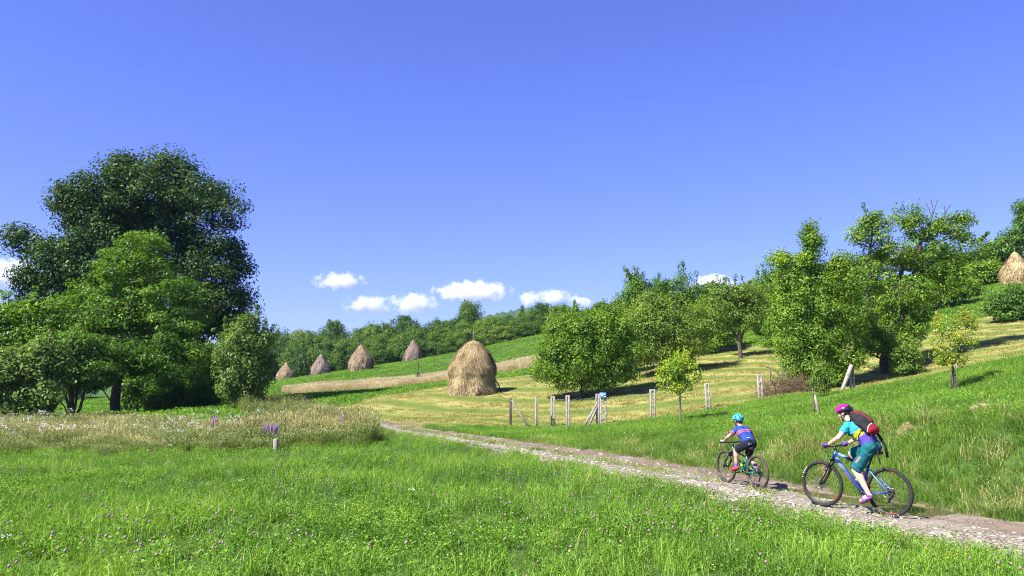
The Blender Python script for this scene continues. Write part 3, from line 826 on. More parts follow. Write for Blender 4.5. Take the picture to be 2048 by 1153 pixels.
for k, (px, top, d, i, w) in enumerate([(1340, 600, 118, 5, 80), (1400, 592, 120, 1, 80), (1450, 590, 120, 1, 90), (1500, 560, 112, 6, 90), (1580, 530, 118, 1, 110), (1660, 520, 125, 5, 120), (1750, 500, 125, 1, 120), (1850, 490, 120, 6, 120), (1930, 500, 112, 5, 100), (2000, 480, 115, 1, 110)]):
    wood_tree(px, top, d, i, w, f'{ORD[k]} tree from the apple tree in the high row behind the orchard')

# ---------------------------------------------------------------- haystacks
def hay_mat(name, c1, c2, c3):
    m, t, out = nt(name)
    g = N(t, 'ShaderNodeNewGeometry'); tc = N(t, 'ShaderNodeTexCoord')
    mp = N(t, 'ShaderNodeMapping'); mp.inputs['Scale'].default_value = (1, 1, 0.15)
    t.links.new(tc.outputs['Object'], mp.inputs[0])
    f = mth(t, 'ADD', mth(t, 'MULTIPLY', g.outputs['Random Per Island'], 0.55), mth(t, 'MULTIPLY', noise(t, mp.outputs[0], 9.0, 4, 0.7), 0.45))
    f = mth(t, 'ADD', f, maprange(t, noise(t, tc.outputs['Object'], 1.3, 3), 0.35, 0.65, -0.15, 0.15))
    b = N(t, 'ShaderNodeBsdfPrincipled'); b.inputs['Roughness'].default_value = 0.8; b.inputs['Specular IOR Level'].default_value = 0.25
    t.links.new(ramp(t, f, [(0.15, c1), (0.5, c2), (0.85, c3)]), b.inputs['Base Color'])
    t.links.new(b.outputs[0], out.inputs['Surface'])
    return m
HAY = hay_mat('hay_straw', (0.11, 0.077, 0.035), (0.29, 0.22, 0.105), (0.50, 0.40, 0.21))
HAY_OLD = hay_mat('hay_weathered', (0.11, 0.08, 0.062), (0.22, 0.165, 0.125), (0.33, 0.25, 0.19))
HAY_TAN = hay_mat('hay_tan', (0.12, 0.088, 0.05), (0.27, 0.205, 0.12), (0.40, 0.315, 0.19))
WOOD_M = bark_mat('weathered_wood', (0.16, 0.135, 0.11), (0.36, 0.32, 0.27))
WOOD_D = bark_mat('dark_wood', (0.045, 0.035, 0.028), (0.14, 0.11, 0.085))
PROF_BELL = [(0, 1.03), (0.1, 0.99), (0.24, 0.93), (0.33, 0.90), (0.37, 0.97), (0.46, 0.97), (0.56, 0.88), (0.65, 0.77), (0.74, 0.67), (0.82, 0.54), (0.88, 0.43), (0.905, 0.37), (0.93, 0.36), (0.97, 0.24), (1.0, 0.05)]
PROF_CONE = [(0, 0.95), (0.12, 1.0), (0.3, 0.98), (0.42, 0.90), (0.55, 0.72), (0.68, 0.52), (0.8, 0.34), (0.9, 0.20), (0.96, 0.15), (1.0, 0.04)]

def haystack(px, d, h, w, prof, mat, n, seed, label, pole=0.5, props=(), lean=(0, 0), sink=0.0):
    rng = np.random.default_rng(seed)
    b = np.array(G(px, d)); b[2] -= sink
    root = empty('haystack', b)
    prof = np.array(prof); r0 = w / 2
    K, M = 56, 40
    ts = np.linspace(0, 1, M)
    rr = np.interp(ts, prof[:, 0], prof[:, 1]) * r0
    ang = np.arange(K) * 2 * math.pi / K
    ph = rng.uniform(0, 6.28, 6)
    def rad(t, a):
        base = np.interp(t, prof[:, 0], prof[:, 1]) * r0
        return base * (1 + 0.05 * np.sin(2 * a + ph[3] + 2 * t) + 0.045 * np.sin(3 * a + ph[0] + 4 * t) + 0.03 * np.sin(7 * a + ph[1] - 9 * t) + 0.02 * np.sin(13 * a + 21 * t + ph[2]))
    def surf(t, a, off=0.0):
        r = rad(t, a) + off
        z = t * h - 0.25 * (t <= 0)
        gzl = 0.0
        return np.stack([r * np.cos(a) + lean[0] * t * t, r * np.sin(a) + lean[1] * t * t, z + gzl], -1)
    TT, AA = np.meshgrid(ts, ang, indexing='ij')
    V = surf(TT, AA, -0.04).reshape(-1, 3)
    i = np.arange(K); j = (i + 1) % K
    F = np.concatenate([np.stack([k * K + i, k * K + j, (k + 1) * K + j, (k + 1) * K + i], 1) for k in range(M - 1)])
    nV = len(V)
    # hanging strands
    t = 1 - rng.random(n) ** 0.8
    t = np.clip(t, 0.02, 0.995)
    a = rng.uniform(0, 2 * math.pi, n)
    Ls = rng.uniform(0.06, 0.17, n) * (3.4 / h)
    t2 = t - Ls
    a2 = a + rng.normal(size=n) * 0.11
    p0 = surf(t, a, rng.uniform(-0.03, 0.02, n))
    p2 = surf(np.maximum(t2, -0.02), a2, rng.uniform(0.0, 0.075, n) + (rng.random(n) < 0.2) * rng.uniform(0, 0.18, n))
    p1 = surf((t + t2) / 2, (a + a2) / 2, rng.uniform(0.01, 0.05, n))
    wd = rng.uniform(0.008, 0.022, n) * (d / 51.0) ** 0.7
    side = np.stack([-np.sin(a), np.cos(a), rng.normal(size=n) * 0.2], -1) * wd[:, None]
    SV = np.stack([p0 - side * 0.5, p0 + side * 0.5, p1 + side, p1 - side, p2 + side * 0.3, p2 - side * 0.3], 1).reshape(-1, 3)
    q = np.arange(n)[:, None] * 6 + nV
    SF = np.concatenate([q + np.array([[0, 1, 2, 3]]), q + np.array([[3, 2, 4, 5]])])
    body = link('hay', fast_mesh('hay', np.concatenate([V, SV]), [F, SF]), mat, root)
    mb = MB()
    mb.tube([(lean[0], lean[1], h * 0.85), (lean[0], lean[1], h + pole * 0.6), (lean[0] + 0.02, lean[1], h + pole)], [0.035, 0.028, 0.018], 6)
    mb.build('centre_pole', WOOD_M, root, True)
    for (a0, t0, out, dark) in props:
        top = surf(np.array(t0), np.array(a0), 0.02)
        bx, by = math.cos(a0) * (r0 + out), math.sin(a0) * (r0 + out)
        bz = gz(b[0] + bx, b[1] + by) - b[2]
        mb = MB(); mid = (top + np.array([bx, by, bz])) / 2 + np.array([math.cos(a0), math.sin(a0), 0]) * 0.06
        mb.tube([top, mid, (bx, by, bz - 0.08)], [0.035, 0.04, 0.045], 6)
        mb.build('prop_stick', WOOD_D if dark else WOOD_M, root, True)
    tag(root, label, 'haystack', 'haystacks on the fields')
    return root

FR = -math.pi / 2   # towards the camera
haystack(946, 51, 3.5, 3.05, PROF_BELL, HAY, 30000, 1, 'large straw-coloured haystack standing alone on the mown field', pole=0.65,
         props=[(FR + 1.45, 0.30, 0.35, True), (FR + 0.22, 0.22, 0.08, False), (FR - 1.0, 0.3, 0.1, False)], sink=0.05)
haystack(571, 141, 3.3, 3.1, PROF_CONE, HAY_TAN, 5000, 2, 'smallest tan haystack, farthest down the green slope by the willow shrub', pole=0.25, props=[(FR + 0.5, 0.2, 0.15, False), (FR - 1.3, 0.2, 0.3, False)])
haystack(641, 120, 3.35, 3.05, PROF_CONE, HAY_OLD, 5500, 3, 'grey-brown haystack second from the willow shrub on the green slope', pole=0.1, props=[(FR - 1.2, 0.2, 0.15, False)])
haystack(721, 104, 3.4, 3.15, PROF_CONE, HAY_TAN, 7000, 4, 'golden tan haystack, widest of the four against the wood', pole=0.45, props=[(FR + 0.55, 0.2, 0.12, False)])
haystack(826, 119, 3.35, 2.8, PROF_CONE, HAY_OLD, 5500, 5, 'steep grey-brown haystack highest up the green slope before the wood', pole=0.55, props=[(FR - 1.2, 0.25, 0.3, False), (FR + 0.6, 0.6, 0.2, False)])
haystack(2034, 72, 3.0, 2.7, PROF_CONE, HAY, 9000, 6, 'pale haystack high on the hillside at the right picture edge', pole=0.35)

# ---------------------------------------------------------------- hay pole, fence posts, wires, stakes
CONC = pmat('old_concrete', (0.28, 0.255, 0.22), rough=0.95, var=0.4, scale=9, spec=0.2, bump=0.6, bscale=60)
def pole_thing():
    b = np.array(G(835, 76))
    root = empty('hay_pole', b)
    mb = MB(); mb.tube([(0, 0, -0.3), (0.03, 0, 1.6), (-0.02, 0, 3.75)], [0.06, 0.05, 0.03], 7); mb.build('pole', WOOD_D, root, True)
    for a in (0.4, 2.3, 4.2):
        mb = MB(); mb.tube([(0.5 * math.cos(a), 0.5 * math.sin(a), -0.1), (0.05 * math.cos(a), 0.05 * math.sin(a), 1.25)], [0.04, 0.035], 6)
        mb.build('brace', WOOD_D, root, True)
    tag(root, 'bare upright wooden pole with braces in the dry grass strip', 'pole')
pole_thing()

def slotted(mb, h, w=0.25, dpt=0.11, leg=0.085, base=-0.3):
    """prefabricated concrete post: two legs tied by rungs and a solid head"""
    for sx in (-1, 1):
        mb.box((sx * (w - leg) / 2, 0, (h + base) / 2), (leg, dpt, h - base), bevel=0.012)
    gap = w - 2 * leg + 0.01
    mb.box((0, 0.002, h - 0.055), (gap, dpt - 0.008, 0.10))
    z = h - 0.42
    while z > 0.05:
        mb.box((0, 0.002, z), (gap, dpt - 0.012, 0.045))
        z -= 0.36

def concrete_post(px, d, top_py, label, rz=0.0, tilt=0.0, w=0.25, braces=()):
    b = np.array(G(px, d))
    h = P(px, top_py, d)[2] - b[2]
    root = empty('fence_post', b, rz)
    mb = MB(); slotted(mb, h, w)
    o = mb.build('shaft', CONC, root); o.rotation_euler = (0, tilt, 0)
    for (dx, dy, th, ww) in braces:
        n = 8
        top = np.array([0, 0, h * th]); foot = np.array([dx, dy, gz(b[0] + dx, b[1] + dy) - b[2] - 0.05])
        mb = MB()
        L = np.linalg.norm(top - foot)
        mb.box((0, 0, L / 2), (ww, 0.09, L), bevel=0.01)
        o = mb.build('brace', CONC, root)
        o.location = foot
        o.rotation_euler = Vector(top - foot).to_track_quat('Z', 'Y').to_euler()
    tag(root, label, 'post', 'posts of the old fence')
    return root
D = 38.0
concrete_post(1073, D, 794, 'thin grey fence post second from the dark corner post', w=0.13)
concrete_post(1106, D + 0.6, 793, 'slotted concrete fence post third from the dark corner post', w=0.22)
concrete_post(1136, D - 0.6, 791, 'slotted concrete fence post left of the blue-capped post group', w=0.2)
concrete_post(1196, D + 0.3, 788, 'slotted post with two long leaning braces left of the blue cap', w=0.2, braces=[(-0.72, -0.12, 0.72, 0.1), (-0.52, -0.30, 0.62, 0.1)])
concrete_post(1306, D, 779, 'whitish slotted concrete post just left of the bright green sapling', w=0.27)
concrete_post(1417, D, 767, 'whitish slotted concrete post right of the bright green sapling', w=0.24, tilt=-0.03)
concrete_post(1522, D, 749, 'slotted concrete post beside the brush pile', w=0.25, tilt=-0.03)
concrete_post(1706, D, 738, 'slotted post behind the broad leaning beam under the pear tree', w=0.24, tilt=-0.04)
concrete_post(1916, 36.0, 722, 'thin post half hidden behind the yellowing sapling', w=0.14, tilt=-0.03)

def blue_post():
    b = np.array(G(1207, D - 0.4))
    h = P(1207, 790, D - 0.4)[2] - b[2]
    root = empty('capped_post', b)
    mb = MB(); slotted(mb, h, 0.30); mb.build('shaft', CONC, root)
    blue = pmat('blue_plastic', (0.10, 0.25, 0.66), rough=0.5)
    mb = MB(); mb.box((-0.01, -0.03, h - 0.02), (0.31, 0.24, 0.24), bevel=0.02); cap = mb.build('cap', blue, root)
    wh = pmat('white_paint', (0.78, 0.8, 0.82), rough=0.6)
    for (x, z, w, hh) in ((0.02, 0.02, 0.16, 0.045), (-0.045, -0.04, 0.045, 0.10), (0.09, -0.075, 0.06, 0.06)):
        mb = MB(); mb.box((-0.01 + x, -0.152, h - 0.02 + z), (w, 0.008, hh)); mb.build('white_mark', wh, cap)
    tag(root, 'slotted concrete post wearing a bright blue and white cap', 'post', 'posts of the old fence')
blue_post()

def corner_post():
    b = np.array(G(1021, D))
    h = P(1021, 797, D)[2] - b[2]
    root = empty('corner_post', b)
    mb = MB(); mb.box((0, 0, h / 2 - 0.15), (0.13, 0.13, h + 0.3), bevel=0.015); mb.build('shaft', WOOD_D, root)
    for off in (-0.07, 0.08):
        top = np.array([0.07, off, h * 0.95]); foot = np.array([0.88, off * 1.6, 0.0]); foot[2] = gz(b[0] + foot[0], b[1] + foot[1]) - b[2] - 0.06
        mb = MB(); L = np.linalg.norm(top - foot); mb.box((0, 0, L / 2), (0.10, 0.09, L), bevel=0.01)
        o = mb.build('brace', WOOD_M, root); o.location = foot; o.rotation_euler = Vector(top - foot).to_track_quat('Z', 'Y').to_euler()
    tag(root, 'dark corner fence post with grey brace boards leaning to its right', 'post', 'posts of the old fence')
corner_post()

def leaning_beam():
    b = np.array(G(1682, D - 0.2)); top = np.array(P(1703, 730, D - 0.2))
    mb = MB(); L = np.linalg.norm(top - b) + 0.2
    mb.box((0, 0, L / 2 - 0.2), (0.22, 0.12, L), bevel=0.015)
    for z in (0.45, 0.75, 1.05):
        mb.box((0, -0.062, z), (0.035, 0.012, 0.05))
    o = mb.build('leaning_beam', CONC); o.location = b
    o.rotation_euler = Vector(top - b).to_track_quat('Z', 'Y').to_euler()
    tag(o, 'broad grey concrete beam leaning against the post under the pear tree', 'beam')
leaning_beam()

def stakes():
    b = np.array(G(1633, 26.5)); root = empty('weathered_stake', b)
    mb = MB(); mb.tube([(0.16, 0, -0.15), (0.05, 0.02, 0.4), (-0.02, 0, 0.78)], [0.06, 0.055, 0.03], 6); mb.build('stake', WOOD_M, root)
    mb = MB(); mb.tube([(-0.09, 0.03, -0.15), (-0.06, 0.0, 0.4), (-0.07, 0.05, 1.0)], [0.028, 0.026, 0.015], 6); mb.build('thin_stick', WOOD_D, root)
    tag(root, 'split grey stake and thin stick standing in the right meadow', 'stake')
    for k, (p0, p1, lab) in enumerate([((1899, 792), (1904, 728), 'thin straight stake under the yellowing sapling'), ((1919, 786), (1907, 735), 'thin slanting stake under the yellowing sapling')]):
        b = np.array(G(p0[0], 23.9)); t = np.array(P(p1[0], p1[1], 23.95))
        mb = MB(); mb.tube([(0, 0, -0.15), (t - b) * 0.5 + np.array([0.01, 0, 0]), t - b], [0.024, 0.022, 0.016], 6)
        o = mb.build('sapling_stake', WOOD_D); o.location = b
        tag(o, lab, 'stake', 'stakes of the sapling')
    b = np.array(G(551, 23.2)); mb = MB()
    mb.tube([(0, 0, -0.2), (0.005, 0, 0.22), (0.0, 0, 0.42), (0, 0, 0.45)], [0.085, 0.082, 0.078, 0.055], 9)
    o = mb.build('stub_post', WOOD_M); o.location = b
    tag(o, 'short round wooden stub post in front of the purple flowers', 'post')
stakes()

def wire(a, b, za, zb, sag, lab):
    A, B = np.array(a), np.array(b)
    A[2] = za; B[2] = zb
    u = np.linspace(0, 1, 14)
    pts = A + (B - A) * u[:, None]; pts[:, 2] -= sag * 4 * u * (1 - u)
    pts[1:-1] += np.random.default_rng(len(lab)).normal(size=(12, 3)) * 0.012
    mb = MB(); mb.tube(pts - A, 0.006, 4); o = mb.build('fence_wire', GALV); o.location = A
    tag(o, lab, 'wire', 'wires of the old fence')
GALV = pmat('galvanised_wire', (0.45, 0.44, 0.42), rough=0.5, metal=0.6)
wp = [(px, G(px, D + o), P(px, ty, D + o)[2]) for px, o, ty in ((1106, 0.55, 793), (1136, -0.65, 791), (1196, 0.25, 788), (1306, -0.05, 779))]
for k in range(3):
    (pa, a, ta), (pb, b, tb) = wp[k], wp[k + 1]
    nm = ['between the third and fourth fence posts', 'between the fourth post and the blue cap', 'from the blue cap towards the sapling'][k]
    for z, w in ((0.18, 'upper'), (0.75, 'lower')):
        wire(a, b, ta - z, tb - z, [0.01, 0.04, 0.09][k], f'{w} sagging fence wire {nm}')

def brush_pile():
    rng = np.random.default_rng(77)
    b = np.array(G(1578, 39.5))
    root = empty('brush_pile', b)
    def twig(n0, L0, r0, k):
        pts = []
        p = np.array([rng.uniform(-1.4, 1.4), rng.uniform(-0.5, 0.5), 0.0]); p[2] = max(0, rng.uniform(-0.1, 0.75) - 0.35 * abs(p[0]))
        p[2] += gz(b[0] + p[0], b[1] + p[1]) - b[2]
        d = unit(np.array([rng.normal(), rng.normal() * 0.5, abs(rng.normal()) * 0.55]))
        for q in range(5):
            pts.append(p.copy()); p = p + d * L0 / 4; d = unit(d + rng.normal(size=3) * 0.28)
        return pts, np.linspace(r0, r0 * 0.3, 5)
    for k in range(14):
        mb = MB(); pts, rr = twig(0, rng.uniform(1.2, 1.9), rng.uniform(0.022, 0.038), k); mb.tube(pts, rr, 5)
        mb.build('branch', BARK_G if k % 3 == 0 else WOOD_D, root, True)
    mb = MB()
    for k in range(420):
        pts, rr = twig(0, rng.uniform(0.4, 1.2), rng.uniform(0.006, 0.014), k); mb.tube(pts, rr, 4, cap=False)
    o = mb.build('twigs', bark_mat('twig_brown', (0.09, 0.055, 0.035), (0.22, 0.14, 0.09)), root); o['kind'] = 'stuff'
    tag(root, 'tangled brown brush pile between concrete post and pear tree', 'brush pile')
brush_pile()

def mound(px, d, rx, ry, h, lab, mat, seed):
    rng = np.random.default_rng(seed)
    b = np.array(G(px, d))
    K, M = 26, 9
    V = []
    ph = rng.uniform(0, 6, 4)
    for m in range(M):
        u = m / (M - 1)
        for k in range(K):
            a = k * 2 * math.pi / K
            w = 1 + 0.16 * math.sin(3 * a + ph[0]) + 0.1 * math.sin(5 * a + ph[1])
            x, y = rx * u * w * math.cos(a), ry * u * w * math.sin(a)
            z = h * (1 - u * u) * (1 + 0.25 * math.sin(4 * a + 7 * u + ph[2]) * u) + rng.normal() * 0.012
            V.append((x, y, z - 0.06 + gz(b[0] + x, b[1] + y) - b[2]))
    i = np.arange(K); j = (i + 1) % K
    F = np.concatenate([np.stack([m * K + i, (m + 1) * K + i, (m + 1) * K + j, m * K + j], 1) for m in range(M - 1)])
    o = link('dirt_mound', fast_mesh('dirt_mound', np.array(V), F, True), mat); o.location = b
    tag(o, lab, 'mound', 'bare dirt heaps on the bank')
DIRT = pmat('dry_dirt', (0.24, 0.175, 0.105), rough=0.98, var=0.45, scale=14, spec=0.1, bump=1.0, bscale=40)
mound(1958, 15.8, 0.36, 0.3, 0.30, 'larger bare tan dirt mound on top of the bank near the right edge', DIRT, 1)
mound(1810, 15.8, 0.16, 0.16, 0.16, 'small pale dirt heap on the bank behind the backpack rider', DIRT, 2)
mound(1642, 16.3, 0.26, 0.22, 0.16, 'bare dirt patch on the bank behind the woman rider\'s hands', DIRT, 3)

# ---------------------------------------------------------------- track, stones, puddle
def st_xy(s, t):
    s2 = s - 0.0012 * np.maximum(t - 12, 0) ** 2
    return RP0[0] + RN[0] * s2 + RD[0] * t, RP0[1] + RN[1] * s2 + RD[1] * t

def road():
    rng = np.random.default_rng(41)
    ts = np.arange(-9, 46, 0.22)
    ss = np.linspace(-0.35, 2.75, 34)
    T, S = np.meshgrid(ts, ss, indexing='ij')
    wide = np.interp(ts, [-9, 6, 15, 25, 45], [1.0, 1.0, 0.92, 0.72, 0.6])
    c0 = 1.15
    Sg = c0 + (S - c0) * wide[:, None] + 0.10 * np.sin(T * 1.7 + S * 2) * (np.abs(S - c0) > 1.2)
    X, Y = st_xy(Sg, T)
    Z = ground_z(X, Y)
    edge = np.minimum(S - ss[0], ss[-1] - S)
    rut = -0.035 * np.exp(-((S - 0.35) / 0.3) ** 2) - 0.045 * np.exp(-((S - 1.9) / 0.32) ** 2)
    bumps = 0.012 * np.sin(T * 5.1 + S * 3.3) * np.sin(T * 3.3 - S * 6.1) + rng.normal(size=T.shape) * 0.006
    Z = Z + 0.03 + rut * 0.6 + bumps - 0.06 * (1 - smooth01(0, 0.22, edge))
    n0, n1 = T.shape
    ii = np.arange(n0 * n1).reshape(n0, n1)
    F = np.stack([ii[:-1, :-1].ravel(), ii[:-1, 1:].ravel(), ii[1:, 1:].ravel(), ii[1:, :-1].ravel()], 1)
    me = fast_mesh('road', np.stack([X.ravel(), Y.ravel(), Z.ravel()], 1), F, True)
    add_attr(me, 'across', S.ravel()); add_attr(me, 'along', T.ravel())
    m, t, out = nt('stony_track')
    g = N(t, 'ShaderNodeNewGeometry'); pos = g.outputs['Position']
    vo = N(t, 'ShaderNodeTexVoronoi'); vo.inputs['Scale'].default_value = 13.0; t.links.new(pos, vo.inputs['Vector'])
    vd = N(t, 'ShaderNodeTexVoronoi'); vd.feature = 'DISTANCE_TO_EDGE'; vd.inputs['Scale'].default_value = 13.0; t.links.new(pos, vd.inputs['Vector'])
    sepc = N(t, 'ShaderNodeSeparateColor'); t.links.new(vo.outputs['Color'], sepc.inputs[0])
    stone = ramp(t, sepc.outputs[0], [(0.0, (0.17, 0.145, 0.105)), (0.5, (0.27, 0.235, 0.175)), (1.0, (0.37, 0.33, 0.26))])
    dirt = ramp(t, noise(t, pos, 6.0, 6, 0.7), [(0.3, (0.13, 0.11, 0.082)), (0.7, (0.29, 0.255, 0.20))])
    mask = mth(t, 'MULTIPLY', maprange(t, vd.outputs['Distance'], 0.03, 0.12), maprange(t, noise(t, pos, 1.6, 4), 0.40, 0.55))
    c = mixc(t, mask, dirt, stone)
    a = N(t, 'ShaderNodeAttribute'); a.attribute_name = 'across'
    mud = mth(t, 'MULTIPLY', maprange(t, a.outputs['Fac'], 1.5, 1.9), maprange(t, noise(t, pos, 0.9, 3), 0.35, 0.5))
    c = mixc(t, mth(t, 'MULTIPLY', mud, 0.75), c, (0.15, 0.105, 0.075))
    b = N(t, 'ShaderNodeBsdfPrincipled'); b.inputs['Roughness'].default_value = 0.9; b.inputs['Specular IOR Level'].default_value = 0.2
    t.links.new(c, b.inputs['Base Color'])
    bn = N(t, 'ShaderNodeBump'); bn.inputs['Strength'].default_value = 1.0; bn.inputs['Distance'].default_value = 0.03
    t.links.new(mth(t, 'ADD', mask, mth(t, 'MULTIPLY', noise(t, pos, 30.0, 4), 0.6)), bn.inputs['Height'])
    t.links.new(bn.outputs[0], b.inputs['Normal']); t.links.new(b.outputs[0], out.inputs['Surface'])
    o = link('road', me, m)
    tag(o, 'stony farm track crossing the meadow', kind='structure')
    return o
ROAD = road()
def track_z(x, y):
    s, t = road_st(x, y)
    rut = -0.035 * np.exp(-((s - 0.35) / 0.3) ** 2) - 0.045 * np.exp(-((s - 1.9) / 0.32) ** 2)
    return ground_z(x, y) + 0.03 + rut * 0.6

def stone_mat():
    m, t, out = nt('field_stone')
    oi = N(t, 'ShaderNodeObjectInfo'); g = N(t, 'ShaderNodeNewGeometry')
    f = mth(t, 'ADD', mth(t, 'MULTIPLY', oi.outputs['Random'], 0.75), mth(t, 'MULTIPLY', noise(t, g.outputs['Position'], 35, 4), 0.35))
    b = N(t, 'ShaderNodeBsdfPrincipled'); b.inputs['Roughness'].default_value = 0.88; b.inputs['Specular IOR Level'].default_value = 0.25
    t.links.new(ramp(t, f, [(0.05, (0.14, 0.125, 0.098)), (0.35, (0.23, 0.21, 0.17)), (0.65, (0.30, 0.275, 0.225)), (0.95, (0.38, 0.36, 0.31))]), b.inputs['Base Color'])
    bn = N(t, 'ShaderNodeBump'); bn.inputs['Strength'].default_value = 0.5; bn.inputs['Distance'].default_value = 0.01
    t.links.new(noise(t, g.outputs['Position'], 60, 4), bn.inputs['Height']); t.links.new(bn.outputs[0], b.inputs['Normal'])
    t.links.new(b.outputs[0], out.inputs['Surface'])
    return m
STONE = stone_mat()
def stone_mesh(seed):
    rng = np.random.default_rng(seed)
    n = int(rng.integers(6, 9))
    ang = np.sort(rng.uniform(0, 2 * math.pi, n) * 0.35 + np.arange(n) * 2 * math.pi / n * 0.65 + np.arange(n) * 0.35 * 2 * math.pi / n)
    r = rng.uniform(0.7, 1.1, n); ax = rng.uniform(0.6, 0.9)
    ring = np.stack([r * np.cos(ang), r * np.sin(ang) * ax], 1)
    V = np.concatenate([np.c_[ring, np.full(n, -0.35)], np.c_[ring * 1.0, 0.12 + rng.uniform(-0.05, 0.05, n)], np.c_[ring * 0.72, 0.28 + rng.uniform(-0.05, 0.07, n)], [[0, 0, 0.30]]])
    i = np.arange(n); j = (i + 1) % n
    F4 = np.concatenate([np.stack([i, j, n + j, n + i], 1), np.stack([n + i, n + j, 2 * n + j, 2 * n + i], 1)])
    F3 = np.stack([2 * n + i, 2 * n + j, np.full(n, 3 * n)], 1)
    me = fast_mesh('stone', V, [F4, F3]); me.materials.append(STONE)
    return me
STONES = [stone_mesh(100 + k) for k in range(8)]

def stones():
    rng = np.random.default_rng(9)
    n = 300
    t = rng.uniform(-2.5, 7.5, n * 3); s = np.where(rng.random(n * 3) < 0.72, rng.normal(0.35, 0.38, n * 3), rng.uniform(-0.2, 2.4, n * 3))
    x, y = st_xy(s, t)
    dist = np.hypot(x, y)
    ok = (s > -0.35) & (s < 1.9) & (np.abs(x / np.maximum(y, 0.1)) < 0.72) & (y > 6)
    idx = np.where(ok)[0][:n]
    z = track_z(x[idx], y[idx])
    for k, i in enumerate(idx):
        o = bpy.data.objects.new('stone', STONES[k % 8]); COL.objects.link(o); o.parent = ROAD
        r = rng.uniform(0.03, 0.065) if rng.random() < 0.85 else rng.uniform(0.065, 0.095)
        o.location = (x[i], y[i], z[k] + r * 0.05)
        o.rotation_euler = (rng.normal() * 0.14, rng.normal() * 0.14, rng.uniform(0, 6.28))
        o.scale = (r, r, r * rng.uniform(0.5, 0.8))
stones()

def puddle():
    ts = np.linspace(2.4, 7.4, 40); ss = np.linspace(1.72, 2.85, 12)
    T, S = np.meshgrid(ts, ss, indexing='ij')
    X, Y = st_xy(S, T)
    Z = np.full(X.shape, float(road_z(np.array(5.0))) - 0.055)
    n0, n1 = T.shape
    ii = np.arange(n0 * n1).reshape(n0, n1)
    F = np.stack([ii[:-1, :-1].ravel(), ii[:-1, 1:].ravel(), ii[1:, 1:].ravel(), ii[1:, :-1].ravel()], 1)
    m, t, out = nt('muddy_water')
    b = N(t, 'ShaderNodeBsdfPrincipled'); b.inputs['Base Color'].default_value = (0.085, 0.07, 0.035, 1); b.inputs['Roughness'].default_value = 0.05
    b.inputs['IOR'].default_value = 1.33
    g = N(t, 'ShaderNodeNewGeometry'); bn = N(t, 'ShaderNodeBump'); bn.inputs['Strength'].default_value = 0.08; bn.inputs['Distance'].default_value = 0.01
    t.links.new(noise(t, g.outputs['Position'], 9.0, 2), bn.inputs['Height']); t.links.new(bn.outputs[0], b.inputs['Normal'])
    t.links.new(b.outputs[0], out.inputs['Surface'])
    o = link('puddle_water', fast_mesh('puddle_water', np.stack([X.ravel(), Y.ravel(), Z.ravel()], 1), F, True), m)
    tag(o, 'long muddy puddle along the far side of the track', kind='structure')
puddle()

# ---------------------------------------------------------------- grass, weeds and flowers
def scatter_tree():
    t = bpy.data.node_groups.new('scatter', 'GeometryNodeTree')
    t.interface.new_socket('Geometry', in_out='INPUT', socket_type='NodeSocketGeometry')
    t.interface.new_socket('Collection', in_out='INPUT', socket_type='NodeSocketCollection')
    t.interface.new_socket('Geometry', in_out='OUTPUT', socket_type='NodeSocketGeometry')
    gi = t.nodes.new('NodeGroupInput'); go = t.nodes.new('NodeGroupOutput')
    ci = t.nodes.new('GeometryNodeCollectionInfo')
    ci.inputs['Separate Children'].default_value = True
    ci.inputs['Reset Children'].default_value = True
    io = t.nodes.new('GeometryNodeInstanceOnPoints'); io.inputs['Pick Instance'].default_value = True
    def na(name, typ):
        n = t.nodes.new('GeometryNodeInputNamedAttribute'); n.data_type = typ; n.inputs['Name'].default_value = name
        return n.outputs['Attribute']
    L = t.links.new
    L(gi.outputs[0], io.inputs['Points']); L(gi.outputs[1], ci.inputs['Collection']); L(ci.outputs[0], io.inputs['Instance'])
    L(na('pick', 'INT'), io.inputs['Instance Index']); L(na('rot', 'FLOAT_VECTOR'), io.inputs['Rotation']); L(na('scl', 'FLOAT_VECTOR'), io.inputs['Scale'])
    L(io.outputs[0], go.inputs[0])
    return t
SCAT = scatter_tree()

def scatter(name, pts, rot, scl, pick, meshes, label, parent=None):
    col = bpy.data.collections.new(name + '_kinds')
    for k, me in enumerate(meshes):
        col.objects.link(bpy.data.objects.new(f'{name}_kind_{k:03d}', me))
    me = bpy.data.meshes.new(name)
    pts = np.asarray(pts, np.float32)
    me.vertices.add(len(pts)); me.vertices.foreach_set('co', np.ascontiguousarray(pts).ravel())
    add_attr(me, 'pick', pick, 'POINT', 'INT'); add_attr(me, 'rot', rot, 'POINT', 'FLOAT_VECTOR'); add_attr(me, 'scl', scl, 'POINT', 'FLOAT_VECTOR')
    o = link(name, me, None, parent)
    md = o.modifiers.new('scatter', 'NODES'); md.node_group = SCAT
    for it in SCAT.interface.items_tree:
        if it.name == 'Collection': md[it.identifier] = col
    tag(o, label, kind='stuff')
    return o

